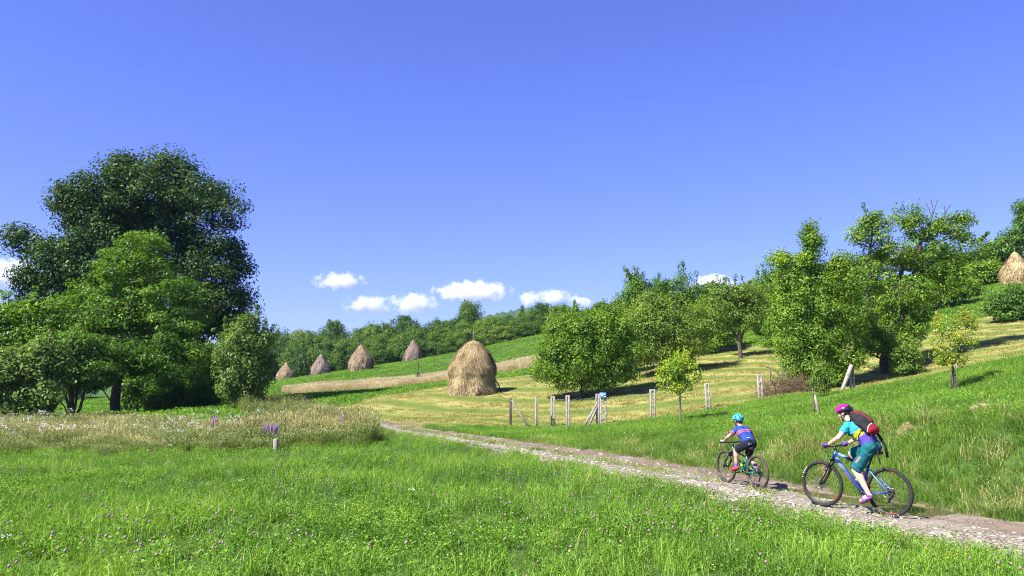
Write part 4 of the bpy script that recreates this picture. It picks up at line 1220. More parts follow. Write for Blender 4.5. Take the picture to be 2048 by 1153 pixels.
def blades(rng, n, spread, h0, h1, w, lean=0.35, curl=0.35):
    a = rng.uniform(0, 2 * math.pi, n); r = spread * np.sqrt(rng.random(n))
    b = np.stack([r * np.cos(a), r * np.sin(a), np.full(n, -0.03)], 1)
    h = rng.uniform(h0, h1, n)
    la = rng.uniform(0, 2 * math.pi, n)
    ld = np.stack([np.cos(la), np.sin(la), np.zeros(n)], 1)
    l1 = rng.random(n) * lean; l2 = l1 + rng.random(n) * curl
    m = b + ld * (l1 * h * 0.55)[:, None] + np.array([0, 0, 1.0]) * (h * 0.58)[:, None]
    t = m + ld * (l2 * h * 0.6)[:, None] + np.array([0, 0, 1.0]) * (h * 0.42 * (1 - 0.5 * np.minimum(l2, 1)))[:, None]
    fa = rng.uniform(0, math.pi, n)
    sd = np.stack([np.cos(fa), np.sin(fa), np.zeros(n)], 1) * (w * rng.uniform(0.6, 1.3, n) / 2)[:, None]
    V = np.stack([b - sd * 0.8, b + sd * 0.8, m + sd, m - sd, t], 1).reshape(-1, 3)
    q = np.arange(n)[:, None] * 5
    return V, q + np.array([[0, 1, 2, 3]]), q + np.array([[3, 2, 4]])

def tuft(seed, parts, mats):
    """parts: list of (kind, args, material index)"""
    rng = np.random.default_rng(seed)
    V, F4, F3, m4, m3, n = [], [], [], [], [], 0
    for kind, kw, mi in parts:
        if kind == 'blades':
            v, f4, f3 = blades(rng, **kw)
        elif kind == 'leaves':
            k = kw['n']; a = rng.uniform(0, 6.28, k); r = kw['spread'] * np.sqrt(rng.random(k))
            c = np.stack([r * np.cos(a), r * np.sin(a), rng.uniform(kw['z0'], kw['z1'], k)], 1)
            v, f4 = leaf_quads(rng, c, np.zeros((k, 3)), kw['size'], kw.get('aspect', 0.7), 1.0, 0, kw.get('rnd', 0.6)); f3 = np.zeros((0, 3), int)
        elif kind == 'stems':      # thin stems each carrying a seed head
            k = kw['n']
            v, f4, f3 = blades(rng, k, kw['spread'], kw['h0'], kw['h1'], kw['w'], kw.get('lean', 0.2), 0.2)
            tips = v.reshape(k, 5, 3)[:, 4]; mids = v.reshape(k, 5, 3)[:, 2]
            d = unit(tips - mids); L = rng.uniform(0.6, 1.2, k)[:, None] * kw['head']
            sd = unit(np.cross(d, rng.normal(size=(k, 3)))) * kw['hw']
            hv = np.stack([tips - d * L * 0.7, tips + sd, tips + d * L * 0.4, tips - sd], 1).reshape(-1, 3)
            f4 = np.concatenate([f4, np.arange(k * 4).reshape(k, 4) + len(v)]); v = np.concatenate([v, hv])
        elif kind == 'blob':       # flower head
            k = kw['n']; a = rng.uniform(0, 6.28, k); r = kw['spread'] * np.sqrt(rng.random(k))
            c = np.stack([r * np.cos(a), r * np.sin(a), rng.uniform(kw['z0'], kw['z1'], k)], 1)
            s = kw['size'] * rng.uniform(0.7, 1.2, k)
            o = np.array([[1, 0, 0], [0, 1, 0], [-1, 0, 0], [0, -1, 0], [0, 0, kw.get('tall', 1.0)], [0, 0, -kw.get('tall', 1.0) * 0.7]], float)
            v = (c[:, None] + o[None] * s[:, None, None]).reshape(-1, 3)
            q = np.arange(k)[:, None, None] * 6
            f3 = (q + np.array([[[0, 1, 4], [1, 2, 4], [2, 3, 4], [3, 0, 4], [1, 0, 5], [2, 1, 5], [3, 2, 5], [0, 3, 5]]])).reshape(-1, 3); f4 = np.zeros((0, 4), int)
        V.append(v); F4.append(f4 + n); F3.append(f3 + n); m4 += [mi] * len(f4); m3 += [mi] * len(f3); n += len(v)
    me = fast_mesh('tuft', np.concatenate(V), [x for x in (np.concatenate(F4), np.concatenate(F3)) if len(x)])
    for m in mats: me.materials.append(m)
    me.polygons.foreach_set('material_index', np.array(m4 + m3, np.int32))
    return me

M_GR = leafmat('blade_meadow', (0.05, 0.115, 0.014), (0.135, 0.28, 0.026), (0.27, 0.43, 0.052), trans=0.36, gloss=0.05, nscale=0.35, tcol=(1.2, 1.15, 0.55))
M_CL = leafmat('clover_leaf', (0.045, 0.11, 0.013), (0.11, 0.24, 0.022), (0.21, 0.37, 0.038), trans=0.38, gloss=0.04, nscale=0.5, tcol=(1.2, 1.15, 0.55))
M_DRY = leafmat('blade_dry', (0.22, 0.215, 0.068), (0.36, 0.345, 0.125), (0.50, 0.475, 0.21), trans=0.3, gloss=0.03, nscale=0.5, tcol=(1.05, 1.0, 0.8))
M_OLV = leafmat('blade_olive', (0.11, 0.165, 0.028), (0.20, 0.26, 0.045), (0.33, 0.35, 0.085), trans=0.38, gloss=0.04, nscale=0.5, tcol=(1.2, 1.1, 0.6))
M_GR2 = leafmat('blade_slope', (0.068, 0.16, 0.018), (0.125, 0.265, 0.026), (0.23, 0.38, 0.045), trans=0.42, gloss=0.05, nscale=0.3, tcol=(1.2, 1.15, 0.55))
M_WEED = leafmat('weed_leaf', (0.04, 0.10, 0.022), (0.075, 0.155, 0.032), (0.12, 0.21, 0.045), trans=0.35, gloss=0.05, nscale=0.7)
M_STUB = leafmat('stubble', (0.18, 0.185, 0.045), (0.31, 0.285, 0.085), (0.44, 0.385, 0.15), trans=0.25, gloss=0.03, nscale=0.4, tcol=(1.1, 1.05, 0.7))
M_BELT = leafmat('blade_straw', (0.38, 0.32, 0.17), (0.54, 0.465, 0.27), (0.66, 0.58, 0.37), trans=0.4, gloss=0.03, nscale=0.3, tcol=(1.05, 1.0, 0.8))
M_PINK = pmat('clover_bloom', (0.27, 0.145, 0.20), rough=0.8, var=0.35, scale=3)
M_YEL = pmat('yellow_bloom', (0.78, 0.56, 0.02), rough=0.7, var=0.15, scale=3)
M_WHT = pmat('white_bloom', (0.44, 0.47, 0.36), rough=0.8, var=0.12, scale=3)
M_PUR = pmat('purple_bloom', (0.30, 0.12, 0.33), rough=0.8, var=0.3, scale=3)
M_BRN = pmat('rust_seed', (0.17, 0.075, 0.04), rough=0.9, var=0.3, scale=3)

rg = np.random.default_rng(2024)
def region(n, y0, y1, spread, test, dens=None, x0=None, x1=None):
    y = rg.uniform(y0, y1, n)
    if x0 is None:
        wmax = spread * y1 + 2.0
        x = rg.uniform(-wmax, wmax, n)
        k = np.abs(x) < spread * y + 2.0
    else:
        x = rg.uniform(x0, x1, n); k = np.abs(x) < 0.72 * y + 3.0
    x, y = x[k], y[k]
    k = test(x, y)
    if dens is not None: k &= rg.random(len(x)) < dens(x, y)
    return x[k], y[k]

def inst(name, x, y, meshes, label, s0=0.8, s1=1.25, tilt=0.08, zoff=0.0, hscale=None, z=None):
    n = len(x)
    z = (ground_z(x, y) if z is None else z) + zoff
    s = rg.uniform(s0, s1, n)
    hs = s if hscale is None else s * hscale
    scatter(name, np.stack([x, y, z], 1), np.stack([rg.normal(size=n) * tilt, rg.normal(size=n) * tilt, rg.uniform(0, 6.28, n)], 1),
            np.stack([s, s, hs], 1), rg.integers(0, len(meshes), n), meshes, label)

def front_edge(x):
    return np.interp(x, [-22, -15, -9, -5, -3.5], [23.2, 23.2, 24.4, 25.2, 27.5]) + 0.5 * np.sin(x * 1.7) + 0.25 * np.sin(x * 4.3)
def patch(x, y, a=0.5, b=0.4):
    return np.sin(x * a + 1.7 * np.sin(y * b)) * np.sin(y * a * 1.1 + 1.3 * np.sin(x * b * 0.9))

def in_meadow(x, y):
    s, t = road_st(x, y)
    return (s < -0.12 + 0.15 * np.sin(t * 1.9) + 0.1 * np.sin(t * 4.7)) & (y < np.where(x < -0.178 * y, front_edge(x), 40)) & ~((y > 36) & (x > -6))
g_t = [tuft(300 + k, [('blades', dict(n=34, spread=0.13, h0=0.12, h1=0.34, w=0.0055, lean=0.5, curl=0.8), 0), ('leaves', dict(n=26, spread=0.14, z0=0.03, z1=0.17, size=0.026, rnd=0.5), 1)], [M_GR, M_CL]) for k in range(5)]
c_t = [tuft(320 + k, [('leaves', dict(n=75, spread=0.15, z0=0.03, z1=0.21, size=0.028, rnd=0.6), 0), ('blades', dict(n=12, spread=0.13, h0=0.12, h1=0.3, w=0.005, lean=0.4, curl=0.8), 1)], [M_CL, M_GR]) for k in range(4)]
x, y = region(52000, 2.2, 40, 0.70, in_meadow, lambda x, y: np.clip(10.0 / y, 0.3, 1.0))
cl = patch(x, y) + rg.normal(size=len(x)) * 0.45 > 0.1
inst('meadow_grass', x[~cl], y[~cl], g_t, 'green meadow grass in front of the track', 0.75, 1.2, hscale=1.0)
inst('clover_leaves', x[cl], y[cl], c_t, 'clover patches in the meadow grass', 0.75, 1.2)
# flowers of the meadow
f_p = [tuft(340 + k, [('blob', dict(n=1, spread=0.0, z0=0.24, z1=0.27, size=0.0145, tall=1.1), 0), ('blades', dict(n=1, spread=0.001, h0=0.25, h1=0.26, w=0.004, lean=0.02, curl=0.02), 1), ('leaves', dict(n=3, spread=0.02, z0=0.215, z1=0.23, size=0.022), 1)], [M_PINK, M_GR]) for k in range(2)]
x, y = region(13000, 3.0, 24, 0.70, in_meadow, lambda x, y: np.clip(0.25 + 0.55 * patch(x + 3, y, 0.6, 0.5), 0.02, 1) * np.clip(9 / y, 0.3, 1))
inst('clover_blossoms', x, y, f_p, 'pink clover blossoms dotted through the meadow', 0.7, 1.25)
f_y = [tuft(345, [('blob', dict(n=3, spread=0.03, z0=0.22, z1=0.27, size=0.009, tall=0.5), 0), ('blades', dict(n=3, spread=0.01, h0=0.2, h1=0.26, w=0.004, lean=0.1, curl=0.1), 1)], [M_YEL, M_GR])]
x, y = region(4600, 3.5, 22, 0.70, in_meadow, lambda x, y: np.where(road_st(x, y)[0] > -2.2, 0.42, 0.07) * (patch(x, y, 0.9, 0.7) > -0.1))
inst('yellow_trefoil_blossoms', x, y, f_y, 'yellow trefoil blossoms along the track edge', 0.7, 1.15)
f_w = [tuft(346, [('leaves', dict(n=26, spread=0.035, z0=0.38, z1=0.40, size=0.016, aspect=1.0, rnd=0.15), 0), ('blades', dict(n=1, spread=0.001, h0=0.4, h1=0.4, w=0.005, lean=0.02, curl=0.02), 1)], [M_WHT, M_GR])]
wf = [P(85, 938, 18), P(90, 955, 17), P(335, 928, 19), P(292, 937, 18), P(583, 953, 16.5), P(535, 968, 15.5), P(650, 960, 16), P(240, 912, 21), P(10, 1085, 7), P(480, 1000, 11), P(30, 930, 19), P(820, 1000, 11)]
wx = np.array([p[0] for p in wf]); wy = np.array([p[1] for p in wf])
inst('white_carrot_blossoms', wx, wy, f_w, 'flat white wild carrot blossoms standing above the meadow grass', 0.9, 1.4)

# tall dry strip with weeds at the back of the meadow
def in_strip(x, y):
    s, t = road_st(x, y)
    return (y > front_edge(x)) & (s < -0.35) & (x < -0.178 * y + 0.3 * np.sin(y * 1.7)) & (y < np.interp(x, [-12, -8], [35.5, 38]))
d_t = [tuft(360 + k, [('stems', dict(n=26, spread=0.2, h0=0.55, h1=1.0, w=0.007, head=0.14, hw=0.009), 0), ('blades', dict(n=26, spread=0.2, h0=0.25, h1=0.65, w=0.009, lean=0.6, curl=0.9), 0), ('blades', dict(n=14, spread=0.2, h0=0.2, h1=0.6, w=0.009, lean=0.5, curl=0.8), 1)], [M_DRY, M_OLV]) for k in range(5)]
w_t = [tuft(370 + k, [('blades', dict(n=30, spread=0.2, h0=0.3, h1=0.8, w=0.010, lean=0.5, curl=0.7), 0), ('leaves', dict(n=40, spread=0.22, z0=0.1, z1=0.75, size=0.075, aspect=0.4, rnd=0.8), 1), ('stems', dict(n=6, spread=0.2, h0=0.6, h1=1.0, w=0.007, head=0.1, hw=0.009), 2)], [M_OLV, M_WEED, M_DRY]) for k in range(4)]
x, y = region(34000, 22, 38, 0.72, in_strip, lambda x, y: np.clip(26 / y, 0, 1) ** 2, -31, -3)
fe = y - front_edge(x)
dry_p = patch(x, y, 0.55, 0.5) + rg.normal(size=len(x)) * 0.5 - 0.2 - 0.3 * (x > -8) - 1.2 * (fe < 1.5) - 0.5 * (y > 31)
dr = dry_p > 0
h = np.clip(0.42 + 0.12 * fe, 0.42, 0.75) * np.where(x > -9, 1.25, 0.85) * (1 + 0.30 * patch(x, y, 1.9, 1.3)) * np.where((x < -9) & (y > 31), 0.85, 1)
inst('tall_dry_grass', x[dr], y[dr], d_t, 'strip of tall dry grass behind the meadow', 0.85, 1.15, hscale=h[dr])
inst('tall_weeds', x[~dr], y[~dr], w_t, 'green weeds mixed into the dry grass strip', 0.8, 1.1, hscale=h[~dr])
u_t = [tuft(380 + k, [('leaves', dict(n=30, spread=0.13, z0=0.66, z1=0.78, size=0.035, aspect=1.0, rnd=0.3), 0), ('blades', dict(n=5, spread=0.12, h0=0.6, h1=0.75, w=0.008, lean=0.1, curl=0.1), 1)], [M_WHT, M_WEED]) for k in range(3)]
x, y = region(800, 24, 37, 0.72, in_strip, lambda x, y: np.where((x > -20) & (x < -7), 0.75, 0.45) * (patch(x, y, 0.8, 0.6) > -0.25), -31, -5)
inst('white_yarrow_blossoms', x, y, u_t, 'hazy white umbels above the dry grass strip', 0.8, 1.15)
b_t = [tuft(385, [('stems', dict(n=5, spread=0.08, h0=0.8, h1=1.15, w=0.012, head=0.28, hw=0.013, lean=0.1), 0)], [M_BRN])]
x, y = region(240, 25, 37, 0.72, in_strip, None, -12, -4)
inst('dock_stalks', x[:16], y[:16], b_t, 'rusty dock seed stalks in the weeds', 0.9, 1.1)

# weeds beside the bend of the track, further back
def in_back_weeds(x, y):
    s, t = road_st(x, y)
    return (s < -0.5) & (s > -4.5) & (y > 36) & (x < -0.178 * y - 0.3)
x, y = region(7000, 37, 47, 0.72, in_back_weeds, None, -22, -5)
inst('reed_weeds', x, y, w_t, 'grey-green weeds beside the bend of the track', 0.7, 1.15, hscale=0.8 + 0.35 * patch(x, y, 1.5, 1.1))

# bank and slope on the far side of the track
def bank_far(x, y):
    s, t = road_st(x, y)
    return s
k_t = [tuft(400 + k, [('blades', dict(n=34, spread=0.16, h0=0.15, h1=0.42, w=0.007, lean=0.8, curl=1.2), 0), ('blades', dict(n=9, spread=0.16, h0=0.15, h1=0.4, w=0.007, lean=0.8, curl=1.0), 1), ('leaves', dict(n=14, spread=0.16, z0=0.04, z1=0.25, size=0.04, aspect=0.5), 2)], [M_GR2, M_OLV, M_WEED]) for k in range(5)]
kd_t = [tuft(410 + k, [('blades', dict(n=26, spread=0.16, h0=0.15, h1=0.45, w=0.007, lean=0.8, curl=1.2), 0), ('blades', dict(n=22, spread=0.16, h0=0.15, h1=0.45, w=0.007, lean=0.8, curl=1.0), 1), ('stems', dict(n=5, spread=0.14, h0=0.3, h1=0.55, w=0.005, head=0.08, hw=0.006), 0)], [M_DRY, M_OLV]) for k in range(4)]
s_t = [tuft(420 + k, [('blades', dict(n=34, spread=0.16, h0=0.12, h1=0.28, w=0.007, lean=0.5, curl=0.8), 0), ('leaves', dict(n=26, spread=0.17, z0=0.03, z1=0.17, size=0.034, rnd=0.5), 1)], [M_GR2, M_CL]) for k in range(5)]
def in_bank(x, y):
    s, t = road_st(x, y)
    return (s > 2.62 + 0.12 * np.sin(t * 2.3)) & (s < 6.2) & (t < 19) & (t > -6)
x, y = region(30000, 5, 28, 0.72, in_bank, lambda x, y: np.clip(14 / y, 0.4, 1), -3, 22)
s_, t_ = road_st(x, y)
hill = np.clip((s_ - 3.0) / 1.0, 0, 1) * np.clip((6.0 - s_) / 0.8, 0, 1) * np.clip((11 - t_) / 5, 0, 1)
dr = patch(x, y, 1.1, 0.8) * 0.7 + rg.normal(size=len(x)) * 0.5 + hill * 0.8 - 1.1 > 0
inst('bank_grass', x[~dr], y[~dr], k_t, 'rough green grass on the bank beside the track', 0.6, 1.0)
inst('bank_dry_grass', x[dr], y[dr], kd_t, 'faded dry grass on the bank', 0.65, 1.05)
def in_slope(x, y):
    s, t = road_st(x, y)
    return (s > np.where(t < 19, 5.4, 2.3)) & ~poly_mask(x, y, MOWN) & (y < 38.2) & (t < 31)
x, y = region(60000, 8, 39, 0.72, in_slope, lambda x, y: np.clip(15 / y, 0.35, 1), -4, 32)
inst('slope_grass', x, y, s_t, 'fresh green grass on the slope below the fence', 0.85, 1.3)
x2, y2 = region(260, 16, 38, 0.72, in_slope, None, 0, 26)
inst('slope_weeds', x2[:160], y2[:160], w_t, 'scattered weeds in the slope grass', 0.3, 0.5)
x2, y2 = region(1500, 9, 30, 0.72, lambda x, y: in_slope(x, y) | in_bank(x, y), lambda x, y: 0.3 * (patch(x, y, 1.3, 0.9) > 0.1), 0, 22)
inst('yellow_slope_blossoms', x2, y2, f_y, 'small yellow blossoms on the bank and slope', 0.8, 1.1)

# grass in the track: middle strip, verges
def in_track(x, y):
    s, t = road_st(x, y)
    mid = (np.abs(s - 1.15) < 0.32) & (t > 3)
    mid2 = (np.abs(s - 0.95) < 0.25) & (t <= 3)
    return (mid | mid2 | (np.abs(s + 0.1) < 0.35) | ((np.abs(s - 2.55) < 0.22) & (t > 7.5)))
v_t = [tuft(430 + k, [('blades', dict(n=18, spread=0.11, h0=0.04, h1=0.13, w=0.006, lean=0.9, curl=1.0), 0), ('leaves', dict(n=12, spread=0.12, z0=0.01, z1=0.06, size=0.03), 1), ('blades', dict(n=8, spread=0.1, h0=0.05, h1=0.2, w=0.005, lean=0.6, curl=0.6), 2)], [M_OLV, M_CL, M_DRY]) for k in range(4)]
x, y = region(15000, 7, 36, 0.72, in_track, lambda x, y: np.where(np.abs(road_st(x, y)[0] - 1.1) < 0.4, np.clip((road_st(x, y)[1] - 1) / 10, 0.12, 0.95), 0.8), -8, 10)
inst('track_grass', x, y, v_t, 'sparse grass growing along and between the wheel ruts', 0.6, 1.2, z=track_z(x, y))
# loose stones too small to pick apart
x, y = region(26000, 7, 34, 0.72, lambda x, y: (road_st(x, y)[0] > -0.3) & (road_st(x, y)[0] < np.where(road_st(x, y)[1] < 8, 1.75, 2.3)), lambda x, y: np.where(np.abs(road_st(x, y)[0] - 0.4) < 0.5, 1.0, 0.3) * np.clip(13 / y, 0.3, 1), -8, 10)
sz = rg.uniform(0.012, 0.05, len(x)) * np.clip(y / 12, 1, 1.8)
scatter('track_gravel', np.stack([x, y, track_z(x, y) + 0.003], 1), np.stack([rg.normal(size=len(x)) * 0.15, rg.normal(size=len(x)) * 0.15, rg.uniform(0, 6.28, len(x))], 1), np.stack([sz, sz, sz * 0.6], 1), rg.integers(0, 8, len(x)), STONES, 'loose gravel between the larger stones of the track', ROAD)

# mown field, dry strip, far slope
m_t = [tuft(440 + k, [('blades', dict(n=30, spread=0.3, h0=0.03, h1=0.10, w=0.016, lean=1.2, curl=1.5), 0), ('leaves', dict(n=22, spread=0.32, z0=0.02, z1=0.06, size=0.12, aspect=0.12, rnd=0.35), 0), ('blades', dict(n=10, spread=0.3, h0=0.03, h1=0.09, w=0.016, lean=0.8, curl=1.0), 1)], [M_STUB, M_OLV]) for k in range(4)]
x, y = region(60000, 29, 66, 0.72, lambda x, y: poly_mask(x, y, MOWN), lambda x, y: np.clip(32 / y, 0.3, 1) ** 2, -14, 46)
sw_ = swath(x, y) + rg.normal(size=len(x)) * 0.22
k = sw_ > 0.3
inst('mown_stubble', x[k], y[k], m_t, 'pale cut hay lying in rows on the mown field', 0.7, 1.4)
mg_t = [tuft(446 + q, [('blades', dict(n=30, spread=0.3, h0=0.03, h1=0.08, w=0.016, lean=0.9, curl=1.0), 0), ('blades', dict(n=10, spread=0.3, h0=0.03, h1=0.08, w=0.016, lean=0.8, curl=1.0), 1)], [M_OLV, M_STUB]) for q in range(3)]
k = (sw_ < -0.1) & (rg.random(len(x)) < 0.6)
inst('mown_regrowth', x[k], y[k], mg_t, 'short green regrowth between the hay rows', 0.7, 1.3)
x, y = region(26000, 66, 88, 0.72, lambda x, y: poly_mask(x + 0.5 * np.sin(y * 1.3), y, DRY), None, -26, 8)
belt_t = [tuft(365 + k, [('stems', dict(n=30, spread=0.3, h0=0.5, h1=0.95, w=0.012, head=0.16, hw=0.016), 0), ('blades', dict(n=16, spread=0.3, h0=0.25, h1=0.6, w=0.014, lean=0.6, curl=0.9), 0)], [M_BELT]) for k in range(4)]
inst('dry_grass_belt', x, y, belt_t, 'belt of uncut tan grass crossing the field behind the large haystack', 0.8, 1.2, hscale=0.75)
fg_t = [tuft(450 + k, [('blades', dict(n=30, spread=0.5, h0=0.08, h1=0.22, w=0.03, lean=0.7, curl=1.0), 0), ('leaves', dict(n=14, spread=0.5, z0=0.03, z1=0.14, size=0.1, rnd=0.5), 1)], [M_GR2, M_CL]) for k in range(4)]
def in_green(x, y):
    s, t = road_st(x, y)
    return (s > -3) & ~poly_mask(x, y, MOWN) & ~poly_mask(x, y, DRY)
x, y = region(60000, 50, 150, 0.72, in_green, lambda x, y: np.clip(70 / y, 0.2, 1) ** 1.5, -60, 62)
inst('field_grass', x, y, fg_t, 'short green grass on the far fields', 0.8, 1.3)
x, y = region(20000, 36, 110, 0.74, lambda x, y: road_st(x, y)[0] < -0.5, lambda x, y: np.clip(45 / y, 0.2, 1), -82, -8)
inst('shaded_grass', x, y, fg_t, 'grass under and behind the oak', 0.9, 1.6)

def loosestrife(px, d, n, h, lab, seed):
    b = np.array(G(px, d)); root = empty('loosestrife', b)
    rng = np.random.default_rng(seed)
    me = tuft(seed, [('stems', dict(n=n, spread=0.30 if n > 8 else 0.1, h0=h * 0.75, h1=h, w=0.009, head=0.05, hw=0.004, lean=0.15), 0), ('leaves', dict(n=n * 7, spread=0.3 if n > 8 else 0.12, z0=0.1, z1=h * 0.7, size=0.07, aspect=0.3), 0)], [M_WEED])
    link('stems', me, None, root)
    V = []
    mb = MB()
    for k in range(n):
        a, r = rng.uniform(0, 6.28), (0.3 if n > 8 else 0.1) * math.sqrt(rng.random())
        z0 = h * rng.uniform(0.62, 0.8); L = rng.uniform(0.18, 0.34)
        x, yy = r * math.cos(a), r * math.sin(a)
        mb.tube([(x, yy, z0), (x + 0.01, yy, z0 + L * 0.4), (x + 0.015, yy, z0 + L)], [0.010, 0.013, 0.003], 5)
    mb.build('flower_spikes', M_PUR, root)
    tag(root, lab, 'flower', 'purple loosestrife in the dry strip')
loosestrife(541, 23.6, 18, 0.9, 'largest clump of purple loosestrife spikes, above the stub post', 601)
loosestrife(426, 25.4, 7, 1.15, 'single narrow purple loosestrife among dry grass left of the large clump', 602)
loosestrife(680, 27.5, 5, 1.15, 'thin purple loosestrife spikes in the weeds near the track', 603)

# ---------------------------------------------------------------- bicycles
RUBBER = pmat('tyre_rubber', (0.022, 0.021, 0.021), rough=0.85, var=0.3, scale=25, spec=0.3)
MUDDY = pmat('muddy_rubber', (0.07, 0.055, 0.042), rough=0.95, var=0.35, scale=18, spec=0.2)
BLACKM = pmat('black_metal', (0.015, 0.015, 0.016), rough=0.38, var=0.2, spec=0.5)
BLACKP = pmat('black_plastic', (0.02, 0.02, 0.021), rough=0.6, var=0.2)
STEEL = pmat('steel', (0.16, 0.16, 0.165), rough=0.42, metal=0.8)
SPOKE = pmat('spoke_steel', (0.12, 0.12, 0.125), rough=0.4, metal=0.6)
BLUEP = pmat('blue_paint', (0.012, 0.05, 0.22), rough=0.28, coat=0.6)
LBLUE = pmat('pale_blue_paint', (0.12, 0.23, 0.45), rough=0.3, coat=0.6)
REDP = pmat('red_decal', (0.72, 0.06, 0.05), rough=0.4)
TEALP = pmat('green_paint', (0.006, 0.11, 0.075), rough=0.25, coat=0.7)
WHITEL = pmat('white_print', (0.78, 0.78, 0.76), rough=0.6)

def letters_mesh(text, size):
    cu = bpy.data.curves.new('lettering', 'FONT'); cu.body = text; cu.size = size; cu.align_x = 'CENTER'; cu.align_y = 'CENTER'; cu.extrude = 0.0006
    o = bpy.data.objects.new('tmp', cu)
    COL.objects.link(o)
    dg = bpy.context.evaluated_depsgraph_get()
    me = bpy.data.meshes.new_from_object(o.evaluated_get(dg))
    bpy.data.objects.remove(o)
    return me

def wheel(root, name, cx, r, tw, hub_w, rear, tyre_mat, decals, knobs, letter_angle=None, disc_r=0.085, steer=0.0, steer_piv=None):
    w = empty(name); w.parent = root; w.location = (cx, 0, r)
    rim_r = r - tw * 1.55
    mb = MB()
    prof = []
    R0 = r - tw * 0.95
    for k in range(14):
        a = k * 2 * math.pi / 14
        prof.append((R0 + math.cos(a) * tw * 0.92, math.sin(a) * tw))
    mb.lathe(prof, 72, 'y', closed=True)
    for k in range(knobs):
        a = (k + 0.0) * 2 * math.pi / knobs
        for row, oy in ((0, 0.0), (1, tw * 0.62), (2, -tw * 0.62)):
            aa = a + (math.pi / knobs if row else 0)
            rr = r - 0.001 - (0.10 * tw if row == 0 else 0.30 * tw)
            mb.box((math.cos(aa) * rr, oy, math.sin(aa) * rr), (tw * 0.26, tw * 0.42, tw * 0.3), rot=(0, -aa, 0))
    ty = mb.build('tyre', tyre_mat, w, True)
    mb = MB(); mb.lathe([(rim_r + 0.012, -0.014), (rim_r + 0.012, 0.014), (rim_r - 0.008, 0.013), (rim_r - 0.014, 0.006), (rim_r - 0.014, -0.006), (rim_r - 0.008, -0.013)], 64, 'y', closed=True)
    mb.build('rim', BLACKM, w, True)
    for (a0, a1) in decals:
        n = 14; aa = np.linspace(a0, a1, n)
        for side in (1, -1):
            V = np.concatenate([np.stack([np.cos(aa) * q, np.full(n, side * yy), np.sin(aa) * q], 1) for q, yy in ((rim_r + 0.010, 0.0155), (rim_r - 0.010, 0.0148))])
            i = np.arange(n - 1)
            link('rim_decal', fast_mesh('rim_decal', V, np.stack([i, i + 1, n + i + 1, n + i], 1)), REDP, w)
    mb = MB()
    for k in range(28):
        a = k * 2 * math.pi / 28; s = 1 if k % 2 else -1; b = a + (0.5 if (k // 2) % 2 else -0.5)
        mb.tube([(math.cos(a) * (rim_r - 0.01), 0, math.sin(a) * (rim_r - 0.01)), (math.cos(b) * 0.024, s * hub_w * 0.5, math.sin(b) * 0.024)], 0.0017, 4, cap=False)
    mb.build('spokes', SPOKE, w)
    mb = MB(); mb.lathe([(0.0, -hub_w * 0.62), (0.014, -hub_w * 0.62), (0.028, -hub_w * 0.5), (0.016, -hub_w * 0.4), (0.016, hub_w * 0.4), (0.028, hub_w * 0.5), (0.014, hub_w * 0.62), (0, hub_w * 0.62)], 18, 'y')
    mb.build('hub', BLACKM, w, True)
    mb = MB(); mb.lathe([(disc_r, -0.001), (disc_r, 0.001), (disc_r - 0.014, 0.001), (disc_r - 0.014, -0.001)], 36, 'y', c=(0, hub_w * 0.56, 0), closed=True)
    for k in range(6):
        a = k * math.pi / 3
        mb.tube([(math.cos(a) * 0.02, hub_w * 0.56, math.sin(a) * 0.02), (math.cos(a + 0.4) * (disc_r - 0.008), hub_w * 0.56, math.sin(a + 0.4) * (disc_r - 0.008))], 0.004, 4)
    mb.build('brake_disc', STEEL, w)
    if rear:
        mb = MB()
        for k in range(8):
            q = 0.022 + k * 0.0065
            y0 = -hub_w * 0.62 + k * 0.0042
            mb.lathe([(0.012, y0 - 0.001), (q, y0 - 0.001), (q, y0 + 0.001), (0.012, y0 + 0.001)], 22, 'y', closed=True)
        mb.build('cassette', BLACKM, w)
    if letter_angle is not None:
        L = 'MAXXIS'; rr = rim_r + tw * 0.80
        for k, ch in enumerate(L):
            me = letters_mesh(ch, tw * 1.25)
            co = np.empty(len(me.vertices) * 3); me.vertices.foreach_get('co', co); co = co.reshape(-1, 3)
            a = letter_angle + (2.5 - k) * 0.105
            tx = np.array([math.sin(a), 0, -math.cos(a)]); ty_ = np.array([math.cos(a), 0, math.sin(a)])
            v = ty_ * rr - co[:, :1] * tx + co[:, 1:2] * ty_ + np.array([0, 1, 0]) * (tw * 0.9 + co[:, 2:3] + 0.004 - np.abs(co[:, 1:2]) * 0.25)
            me.vertices.foreach_set('co', np.ascontiguousarray(v, np.float32).ravel()); me.update()
            link('letter', me, WHITEL, w)
    return w

def tb(root, name, pts, rad, mat, n=10, squash=None):
    mb = MB(); mb.tube(pts, rad, n, squash=squash)
    return mb.build(name, mat, root, True)

